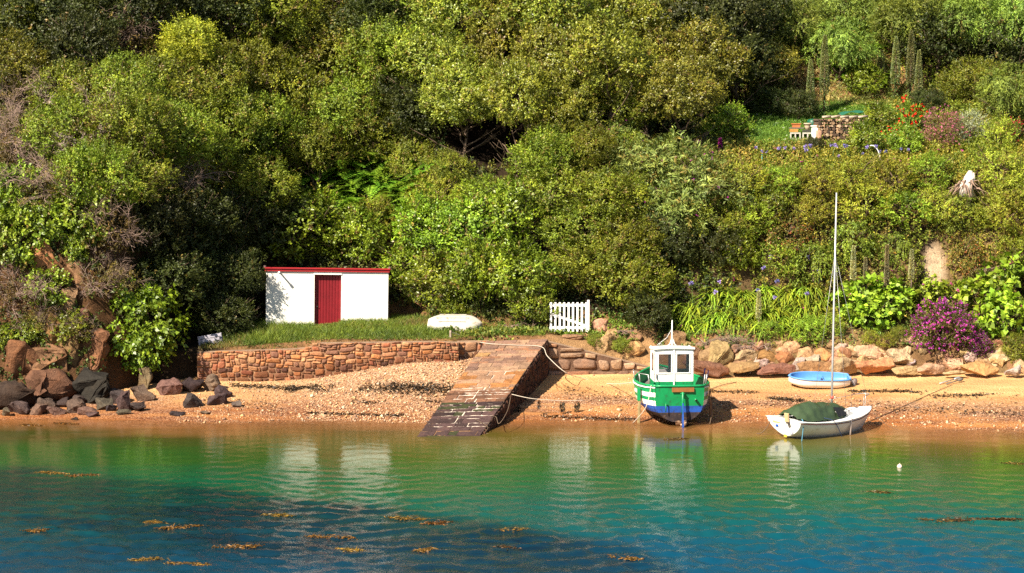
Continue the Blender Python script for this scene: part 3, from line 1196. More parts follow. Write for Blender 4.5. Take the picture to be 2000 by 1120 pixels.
PALS = [(0.10, 0.046, 0.03), (0.12, 0.056, 0.034), (0.065, 0.036, 0.027), (0.085, 0.04, 0.027), (0.05, 0.03, 0.025)]
for pa, pb, fl, sd_ in ((BR, TR, False, 31), (BL, TL, True, 33)):
    path, zt = side(pa, pb, sd_, fl)
    o = stone_wall('side_wall', None, None, path, zt, (lambda s, p=path: min(-0.3 + 0 * s, 5)), sd_, cell=0.13, depth=0.05, thick=0.3, mortar=(0.05, 0.03, 0.025), pal=PALS, wmax=7, hmax=2, damp=0.30, vertical=True, capcol=(0.16, 0.1, 0.07), lo=-0.4)
    o.parent = t
    o.matrix_parent_inverse = Matrix.Translation(-base_loc)

# ------------------------------------------------------------------ boathouse
M_WHITE = plain('white_render', (0.84, 0.81, 0.75), 0.8, 0.10, 1.6, 0.45, 0.2, dirt=(0.70, 0.64, 0.56))
M_WPAINT = plain('white_paint', (0.84, 0.83, 0.80), 0.45, 0.10, 4, 0.12, 0.4)
M_RED = plain('red_paint', (0.21, 0.008, 0.014), 0.5, 0.22, 3, 0.12, 0.4)
M_REDB = plain('red_fascia_paint', (0.34, 0.014, 0.018), 0.5, 0.2, 3, 0.1, 0.4)
M_FELT = plain('roof_felt', (0.17, 0.10, 0.09), 0.9, 0.4, 4, 0.4, 0.2)
M_IRON = plain('old_iron', (0.09, 0.07, 0.06), 0.6, 0.4, 9, 0.3, 0.4)
M_CONC = plain('concrete', (0.50, 0.46, 0.40), 0.9, 0.3, 6, 0.4, 0.2)
M_WOODD = plain('weathered_wood', (0.30, 0.17, 0.09), 0.8, 0.45, 7, 0.4, 0.2)

fl_ = at_y(519, 644, 72.0)
fr_ = at_y(757, 646, 72.45)
sw_ = (fr_ - fl_).length
ang = math.atan2(fr_.y - fl_.y, fr_.x - fl_.x)
sz = min(fl_.z, fr_.z) - 0.12
shed = thing('boathouse', 'small white rendered boathouse with red plank door and red fascia', 'boathouse', (fl_.x, fl_.y, sz), ang)
shed.rotation_euler = (0, rad(1.1), ang)          # it leans a little to the right
HT = at_y(519, 527, 72.0).z - sz
DP = 3.0
px = sw_ / 238.0                                  # metres per photo pixel on the front wall
d0, d1 = (613 - 519) * px, (665 - 519) * px       # door opening
dz0, dz1 = 0.10, HT - (536 - 527) * px
mb = MB()
# front wall round the opening, with a thickness of 0.2 m
th = 0.2


def wallgrid(x0, x1, z0, z1):
    n = max(1, int((x1 - x0) / 0.25))
    k = max(1, int((z1 - z0) / 0.25))
    rows = [[(x0 + (x1 - x0) * i / n, 0.008 * wob(x0 * 2 + (x1 - x0) * i / n * 3, (z0 + (z1 - z0) * j / k) * 3) if 0 < i < n else 0.0, z0 + (z1 - z0) * j / k) for i in range(n + 1)] for j in range(k + 1)]
    mb.grid(rows, 0, (1, 1, 1), True)


wallgrid(0, d0, -0.5, HT)
wallgrid(d1, sw_, -0.5, HT)
wallgrid(d0, d1, dz1, HT)
wallgrid(d0, d1, -0.5, dz0)
mb.add([(d0, 0, dz0), (d0, th, dz0), (d0, th, dz1), (d0, 0, dz1)], [(0, 3, 2, 1)])
mb.add([(d1, 0, dz0), (d1, th, dz0), (d1, th, dz1), (d1, 0, dz1)], [(0, 1, 2, 3)])
mb.add([(d0, 0, dz1), (d1, 0, dz1), (d1, th, dz1), (d0, th, dz1)], [(0, 1, 2, 3)])
hb_ = HT - 0.62
mb.add([(0, 0, -0.5), (0, DP, -0.5), (0, DP, hb_), (0, 0, HT)], [(0, 3, 2, 1)])
mb.add([(sw_, 0, -0.5), (sw_, DP, -0.5), (sw_, DP, hb_), (sw_, 0, HT)], [(0, 1, 2, 3)])
mb.add([(0, DP, -0.5), (sw_, DP, -0.5), (sw_, DP, hb_), (0, DP, hb_)], [(0, 3, 2, 1)])
mb.build('wall', M_WHITE, shed)
rt = Matrix.Rotation(-math.atan2(0.62, DP), 3, 'X')
mb = MB()
mb.box((sw_ / 2, DP / 2 - 0.01, (HT + hb_) / 2 + 0.045), (sw_ + 0.10, DP + 0.12, 0.06), 0, rt)
roof = mb.build('roof', M_FELT, shed)
mb = MB()
mb.box((sw_ / 2, -0.035, HT - 0.015), (sw_ + 0.10, 0.06, 0.10), 0, bev=0.008)
mb.box((sw_ / 2, -0.055, HT + 0.07), (sw_ + 0.16, 0.10, 0.065), 0, bev=0.01)
mb.build('fascia', M_REDB, shed)
mb = MB()
mb = None
for x in (-0.05, sw_ + 0.05):
    mb = MB()
    mb.lathe([(0.0, 0.09), (0.05, 0.07), (0.07, 0.02), (0.05, -0.02), (0.0, -0.02)], 8, (x, -0.03, HT + 0.09))
    mb.build('roof_edge_cap', M_FELT, roof)
door = MB()
pn = 9
pw = (d1 - d0) / pn
for i in range(pn):
    door.box((d0 + pw * (i + .5), th - 0.03, (dz0 + dz1) / 2 + 0.10), (pw - 0.012, 0.04, dz1 - dz0 - 0.22), 0, bev=0.006)
door.box(((d0 + d1) / 2, th + 0.0, (dz0 + dz1) / 2), (d1 - d0, 0.02, dz1 - dz0), 0)
door.box(((d0 + d1) / 2, th - 0.035, dz0 + 0.13), (d1 - d0 - 0.02, 0.05, 0.22), 0, bev=0.006)
dobj = door.build('door', M_RED, shed)
mb = MB()
mb.box((d0 + 0.10, th - 0.065, dz0 + 1.05), (0.035, 0.02, 0.10), 0, bev=0.004)
mb.tube([(d0 + 0.10, th - 0.06, dz0 + 1.07), (d0 + 0.10, th - 0.12, dz0 + 1.07), (d0 + 0.15, th - 0.12, dz0 + 1.07)], 0.01, 6)
mb.build('handle', M_IRON, dobj)
for i in range(5):
    mb = MB()
    mb.lathe([(0.0, 0.012), (0.013, 0.006), (0.014, 0.0)], 6, (d0 + pw * (1.3 + i * 1.5), th - 0.055, dz0 + 0.36))
    mb.build('nail', M_IRON, dobj)
mb = MB()
mb.box((d0 + 0.025, th - 0.03, (dz0 + dz1) / 2), (0.05, 0.06, dz1 - dz0 - 0.004), 0)
mb.box((d1 - 0.025, th - 0.03, (dz0 + dz1) / 2), (0.05, 0.06, dz1 - dz0 - 0.004), 0)
mb.box(((d0 + d1) / 2, th - 0.03, dz1 - 0.027), (d1 - d0 - 0.104, 0.06, 0.05), 0)
mb.build('door_frame', M_RED, shed)
mb = MB()
mb.box(((d0 + d1) / 2, -0.012, dz1 + 0.03), (d1 - d0 + 0.06, 0.04, 0.05), 0, bev=0.008)
mb.build('lintel', M_WPAINT, shed)
mb = MB()
mb.box(((d0 + d1) / 2, -0.10, 0.03), (d1 - d0 + 0.10, 0.34, 0.12), 0, bev=0.015)
mb.build('doorstep', M_WOODD, shed)
mb = MB()
xp = (545 - 519) * px
mb.tube([(xp, 0.02, HT - 0.10), (xp, -0.40, HT - 0.08)], 0.035, 8)
mb.tube([(xp, -0.38, HT - 0.08), (xp, -0.46, HT - 0.079)], [0.05, 0.055], 8)
mb.build('drain_spout', M_WPAINT, shed)

# ------------------------------------------------------------------ white picket gate
g0, g1 = at_y(1073, 648, 70.35), at_y(1148, 648, 70.35)
gw = (g1 - g0).length
gh = at_y(1073, 591, 70.35).z - g0.z
gt = thing('picket_gate', 'white picket gate with a diagonal brace in front of the green hedge', 'gate', g0)
mb = MB()
for i in range(9):
    x = gw * (i + 0.35) / 8.7
    w_ = 0.085
    mb.box((x, 0, gh / 2), (w_, 0.022, gh), 0, bev=0.004)
mb.build('pickets', M_WPAINT, gt)
for z in (0.13 * gh, 0.90 * gh):
    mb = MB()
    mb.box((gw / 2, 0.03, z), (gw, 0.035, 0.11), 0, bev=0.004)
    mb.build('rail', M_WPAINT, gt)
a_ = math.atan2(0.52 * gh, -gw)
mb = MB()
Ld = math.hypot(gw, 0.45 * gh)
mb.box((gw / 2, 0.032, 0.40 * gh), (Ld - 0.1, 0.034, 0.10), 0, Matrix.Rotation(math.atan2(0.45 * gh, gw), 3, 'Y'), bev=0.004)
mb.build('brace', M_WPAINT, gt)
mb = MB()
mb.box((gw + 0.02, 0.01, gh * 0.53), (0.10, 0.09, gh * 1.1), 0, bev=0.01)
mb.build('post', M_WPAINT, gt)

# ------------------------------------------------------------------ rocks
M_ROCK = rock_mat('sandstone', False, 1.6, 0.9)
PALE, CREAM, TAN, BROWN, REDB, ORANGE, DARK, GREY, SLAB = ((0.44, 0.28, 0.14), (0.54, 0.38, 0.21), (0.46, 0.29, 0.15), (0.29, 0.165, 0.085), (0.34, 0.15, 0.06), (0.46, 0.245, 0.10),
                                                           (0.060, 0.042, 0.038), (0.40, 0.32, 0.25), (0.19, 0.10, 0.06))


def rock_mesh(seed, size, round_=0.25, rough=0.06, box_=0.55, npts=16):
    rr = random.Random(seed)
    bm = bmesh.new()
    pts = []
    for k in range(npts):
        d = Vector((rr.gauss(0, 1), rr.gauss(0, 1), rr.gauss(0, 1))).normalized()
        c = max(abs(d.x), abs(d.y), abs(d.z))
        p = d * (1 - box_) + d / c * box_
        p *= rr.uniform(0.82, 1.0)
        pts.append(bm.verts.new((p.x * size[0] / 2, p.y * size[1] / 2, p.z * size[2] / 2)))
    r = bmesh.ops.convex_hull(bm, input=bm.verts[:])
    bmesh.ops.delete(bm, geom=[v for v in bm.verts if not v.link_faces], context='VERTS')
    ms = min(size)
    bmesh.ops.bevel(bm, geom=bm.edges[:], offset=ms * 0.05 * (0.4 + round_ * 2.2), segments=2, profile=0.6, affect='EDGES', clamp_overlap=True)
    bmesh.ops.triangulate(bm, faces=[f for f in bm.faces if len(f.verts) > 4])
    for _ in range(2):
        bmesh.ops.subdivide_edges(bm, edges=[e for e in bm.edges if e.calc_length() > ms * 0.22], cuts=1, use_grid_fill=True)
    bmesh.ops.triangulate(bm, faces=bm.faces[:])
    if round_ > 0.15:
        bmesh.ops.smooth_vert(bm, verts=bm.verts[:], factor=round_, use_axis_x=True, use_axis_y=True, use_axis_z=True)
    off = Vector((seed * 3.7, seed * 1.3, 0))
    for v in bm.verts:
        n = mnoise.fractal(v.co * (1.7 / ms) + off, 0.7, 2.2, 5)
        n2 = abs(mnoise.noise(v.co * (3.1 / ms) - off)) - .25
        v.co += v.normal * (n * rough * ms * 1.6 - n2 * rough * ms * 1.2)
    # fit to the asked size exactly
    for ax in range(3):
        lo_ = min(v.co[ax] for v in bm.verts)
        hi_ = max(v.co[ax] for v in bm.verts)
        k = size[ax] / (hi_ - lo_)
        for v in bm.verts:
            v.co[ax] = (v.co[ax] - (lo_ + hi_) / 2) * k
    me = bpy.data.meshes.new('rock')
    bm.to_mesh(me)
    bm.free()
    me.materials.append(M_ROCK)
    me.polygons.foreach_set('use_smooth', [True] * len(me.polygons))
    try:
        me.set_sharp_from_angle(angle=rad(38))
    except Exception:
        pass
    return me


_rs = [100]
GROW = 1.16


def rock(u0, v0, u1, v1, col, label, name='boulder', cat='boulder', group=None, roll=0.0, depth=0.85, y=None, round_=0.22, rough=0.07, box_=0.6, sink=0.08, npts=16):
    _rs[0] += 1
    uc = (u0 + u1) / 2
    b = hit(uc, v1) if y is None else at_y(uc, v1, y)
    k = b.y / FPX
    w, h = (u1 - u0) * k, (v1 - v0) * k
    dp = depth * min(w, h * 1.6)
    w *= GROW
    h *= GROW
    me = rock_mesh(_rs[0], (w * 1.04, dp, h * (1 + sink)), round_, rough, box_, npts)
    o = link(name, me, None, (b.x, b.y + dp * 0.42, b.z + h / 2 - h * sink * 0.5))
    o.rotation_euler = (0, rad(roll), 0)
    o.color = (*[c * random.uniform(0.88, 1.12) for c in col], 1)
    return tag(o, label, cat, group)


def B6(x0, y0, x1, y1):
    return (1330 + x0 * .335, 640 + y0 * .335, 1330 + x1 * .335, 640 + y1 * .335)


GB = 'boulders of the sea wall behind the beach'
for bx, col, lab, kw in [
    ((25, 120, 110, 215), TAN, 'tan boulder right beside the wheelhouse of the green boat', {}),
    ((110, 130, 190, 225), BROWN, 'brown boulder leaning on the left of the biggest pale boulder', {}),
    ((170, 98, 300, 252), PALE, 'biggest upright pale boulder right of the green boat, with a light patch', {}),
    ((28, 205, 268, 272), SLAB, 'long dark slanted slab lying on the sand right of the green boat', dict(roll=13, y=68.0, round_=.1)),
    ((290, 210, 452, 266), BROWN, 'flat brown block under the pale boulder and the twig heap', dict(y=68.2)),
    ((315, 138, 440, 216), PALE, 'pale squarish boulder under the dead twigs, beside a bleached stick', {}),
    ((298, 108, 332, 172), BROWN, 'narrow brown stone wedged between two pale boulders', {}),
    ((455, 148, 568, 226), REDB, 'rust red block, left one of the pair above the dark slab', dict(box_=.8, round_=.1)),
    ((560, 152, 666, 226), REDB, 'rust red block, right one of the pair above the dark slab', dict(box_=.8, round_=.1)),
    ((463, 222, 660, 277), SLAB, 'dark brown slab under the pair of rust red blocks', dict(roll=-6, y=68.1, round_=.12)),
    ((605, 88, 690, 156), TAN, 'rounded tan boulder sitting above the right rust red block', {}),
    ((540, 82, 600, 124), PALE, 'small pale boulder on the top row above the rust red blocks', {}),
    ((685, 128, 782, 208), TAN, 'tan boulder above the wide brown one behind the blue dinghy', {}),
    ((785, 133, 872, 212), ORANGE, 'angular orange boulder left of the sailing boat mast', dict(box_=.5)),
    ((688, 205, 872, 272), BROWN, 'wide brown domed boulder on the sand behind the blue dinghy', dict(y=68.6)),
    ((660, 180, 722, 258), GREY, 'grey tilted slab beside the rust red blocks', dict(roll=25)),
    ((875, 133, 912, 192), PALE, 'small pale stone touching the mast on its left', {}),
    ((885, 186, 1030, 276), PALE, 'big pale brown boulder directly behind the sailing boat mast', dict(y=67.8)),
    ((845, 82, 905, 136), BROWN, 'brown boulder poking from the bank just left of the mast', {}),
    ((930, 108, 1027, 152), CREAM, 'low cream boulder on the top row just right of the mast', {}),
    ((1025, 115, 1192, 196), CREAM, 'long rounded cream boulder in the upper row right of the mast', {}),
    ((1105, 116, 1196, 158), CREAM, 'flat cream boulder behind the long rounded cream one', {}),
    ((1033, 172, 1092, 222), TAN, 'small tan stone under the long rounded cream boulder', {}),
    ((1040, 195, 1242, 276), ORANGE, 'broad tan and rusty boulder on the sand, second from the mast', dict(y=67.7)),
    ((1155, 180, 1205, 210), CREAM, 'small cream stone on top of the broad rusty boulder', {}),
    ((1208, 140, 1378, 244), CREAM, 'large smooth cream boulder tilted beside the purple flowering bush', dict(roll=12)),
    ((1245, 232, 1402, 278), TAN, 'flat tan rock half buried in sand under the large cream boulder', dict(y=67.6)),
    ((1393, 220, 1532, 281), TAN, 'tan block on the sand below the purple flowering bush', dict(y=67.5, box_=.75)),
    ((1285, 118, 1342, 176), CREAM, 'cream boulder half hidden by the left edge of the purple bush', {}),
    ((1533, 190, 1647, 257), CREAM, 'rounded cream boulder under the purple bush, left of the orange block', {}),
    ((1650, 208, 1847, 277), ORANGE, 'long orange block with a flat top at the foot of the wall', dict(y=67.4, box_=.8, round_=.15)),
    ((1658, 153, 1722, 212), GREY, 'grey upright stone above the long orange block', {}),
    ((1540, 254, 1652, 284), TAN, 'low tan rock on the sand left of the long orange block', dict(y=67.3)),
    ((1718, 178, 1802, 216), TAN, 'tan flattish stone above the right end of the orange block', {}),
    ((1808, 165, 1942, 232), CREAM, 'cream boulder near the right edge, above the grey one', {}),
    ((1835, 138, 1872, 172), GREY, 'small grey stone on the top row near the right edge', {}),
    ((1903, 228, 1982, 285), GREY, 'grey boulder on the sand at the right edge', dict(y=67.3)),
    ((1950, 196, 2030, 272), CREAM, 'whitish boulder cut by the right edge of the photo', {}),
]:
    rock(*B6(*bx), col, lab, group=GB, **kw)
for bx, col, lab in [
    ((1158, 627, 1192, 654), TAN, 'tan rock just right of the white gate'),
    ((1163, 655, 1202, 696), PALE, 'broad pale rock above the coping of the wall right of the slipway'),
    ((1184, 648, 1212, 674), PALE, 'pale rock in the gap between two bushes right of the gate'),
    ((1223, 672, 1258, 706), (0.52, 0.36, 0.15), 'yellowish block left of the green boat wheelhouse'),
    ((1222, 654, 1252, 674), BROWN, 'brown stone above the yellowish block'),
    ((1100, 655, 1136, 665), BROWN, 'low flat stone lying below the white gate'),
    ((1300, 652, 1340, 690), BROWN, 'brown rock behind the small mast of the green boat'),
    ((1010, 0, 1011, 1), BROWN, None),
]:
    if lab:
        rock(*bx, col, lab, group='rocks beside the gate')

# small filler stones in the gaps of the sea wall
GF = 'small filler stones in the sea wall'
for i in range(46):
    u = random.uniform(1340, 1995)
    v = random.choice((random.uniform(676, 690), random.uniform(692, 708), random.uniform(712, 732)))
    w_ = random.uniform(14, 30)
    rock(u - w_ / 2, v - w_ * .75, u + w_ / 2, v, random.choice((TAN, BROWN, PALE, GREY, BROWN)), 'small stone filling a gap between the boulders of the sea wall', name='filler_stone', cat='stone', group=GF)
GROW = 1.0

# cliff on the left
CL = (0.50, 0.25, 0.095)
for bx, col, lab, kw in [
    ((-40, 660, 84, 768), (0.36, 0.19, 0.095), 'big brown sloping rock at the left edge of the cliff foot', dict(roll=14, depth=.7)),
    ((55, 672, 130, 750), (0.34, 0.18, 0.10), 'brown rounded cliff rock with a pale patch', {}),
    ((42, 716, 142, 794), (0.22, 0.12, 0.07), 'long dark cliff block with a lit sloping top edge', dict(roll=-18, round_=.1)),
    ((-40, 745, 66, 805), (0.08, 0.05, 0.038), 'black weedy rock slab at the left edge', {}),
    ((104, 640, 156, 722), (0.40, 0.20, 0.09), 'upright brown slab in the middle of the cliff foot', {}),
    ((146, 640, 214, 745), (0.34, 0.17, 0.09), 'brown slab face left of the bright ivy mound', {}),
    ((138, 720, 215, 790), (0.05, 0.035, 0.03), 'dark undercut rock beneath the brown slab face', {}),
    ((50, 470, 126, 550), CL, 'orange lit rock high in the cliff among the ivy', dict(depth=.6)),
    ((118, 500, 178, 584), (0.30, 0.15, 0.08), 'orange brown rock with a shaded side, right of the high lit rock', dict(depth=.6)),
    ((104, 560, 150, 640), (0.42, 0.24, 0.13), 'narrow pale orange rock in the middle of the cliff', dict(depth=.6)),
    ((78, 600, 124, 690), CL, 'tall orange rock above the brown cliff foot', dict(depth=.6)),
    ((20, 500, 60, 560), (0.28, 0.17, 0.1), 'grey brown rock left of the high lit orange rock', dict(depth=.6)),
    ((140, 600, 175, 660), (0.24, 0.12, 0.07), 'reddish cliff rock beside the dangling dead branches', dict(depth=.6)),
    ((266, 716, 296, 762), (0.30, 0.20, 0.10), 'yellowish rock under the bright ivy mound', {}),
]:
    kw = dict(dict(round_=.02, box_=.5, rough=.10, npts=11), **kw)
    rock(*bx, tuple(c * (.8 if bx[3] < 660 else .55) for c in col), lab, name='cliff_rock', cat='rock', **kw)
M_DRIFT = plain('driftwood', (0.46, 0.36, 0.28), 0.9, 0.4, 8, 0.4, 0.1)
mb = MB()
pA, pB = hit(2, 793), hit(92, 776)
mb.tube([pA + Vector((0, -.1, .12)), (pA + pB) / 2 + Vector((0, -.1, .16)), pB + Vector((0, -.1, .12))], [.06, .07, .04], 7)
o = tag(mb.build('driftwood', M_DRIFT), 'pale driftwood log lying behind the dark rocks at the left', 'driftwood')

DK = [(0.065, 0.045, 0.040), (0.09, 0.062, 0.05), (0.045, 0.032, 0.028), (0.13, 0.088, 0.068)]
GD = 'small dark rocks at the water edge below the cliff'
for i, bx in enumerate([(10, 784, 56, 812), (66, 776, 106, 802), (107, 777, 132, 797), (125, 780, 168, 810), (160, 762, 194, 788), (140, 772, 166, 792), (184, 778, 220, 803), (188, 757, 216, 777),
                        (213, 760, 247, 790), (55, 790, 90, 812), (150, 795, 190, 812), (225, 800, 256, 812), (0, 796, 20, 815), (0, 769, 36, 790), (36, 768, 66, 790), (90, 795, 125, 812),
                        (170, 750, 205, 770), (120, 758, 160, 780), (136, 815, 152, 823), (165, 806, 190, 816), (205, 790, 225, 806)]):
    rock(*bx, random.choice(DK), 'small dark weedy rock in the heap at the water edge below the cliff', name='shore_rock', cat='rock', group=GD, round_=0.05, box_=.5, npts=11)
for bx, col, lab in [
    ((222, 762, 254, 806), DK[0], 'pointed dark rock standing on edge in the heap below the ivy mound'),
    ((250, 785, 284, 806), DK[2], 'low dark block right of the pointed rock'),
    ((255, 752, 302, 786), DK[3], 'dark grey rock with a flat lit top below the ivy mound'),
    ((301, 742, 356, 774), (0.17, 0.10, 0.075), 'long brown wedge of rock on the sand below the ivy mound'),
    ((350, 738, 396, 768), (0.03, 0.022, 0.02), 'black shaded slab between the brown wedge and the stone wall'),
    ((394, 731, 429, 766), (0.15, 0.09, 0.07), 'squarish brown rock against the left end of the long stone wall'),
    ((416, 755, 452, 779), DK[0], 'dark triangular rock just right of the squarish brown one'),
    ((356, 771, 393, 799), DK[0], 'dark boxy rock alone on the sand, nearest the water'),
    ((404, 769, 443, 794), DK[0], 'dark pointed rock on the sand, right of the boxy one'),
    ((451, 783, 472, 797), DK[3], 'smallest pointed stone on the sand right of the dark rocks'),
    ((330, 804, 362, 814), DK[2], 'flat dark rock awash at the water edge'),
    ((390, 803, 410, 811), DK[3], 'small flat stone near the water edge left of centre'),
]:
    rock(*bx, col, lab, name='shore_rock', cat='rock', round_=0.04, box_=.45, sink=.15, npts=10)

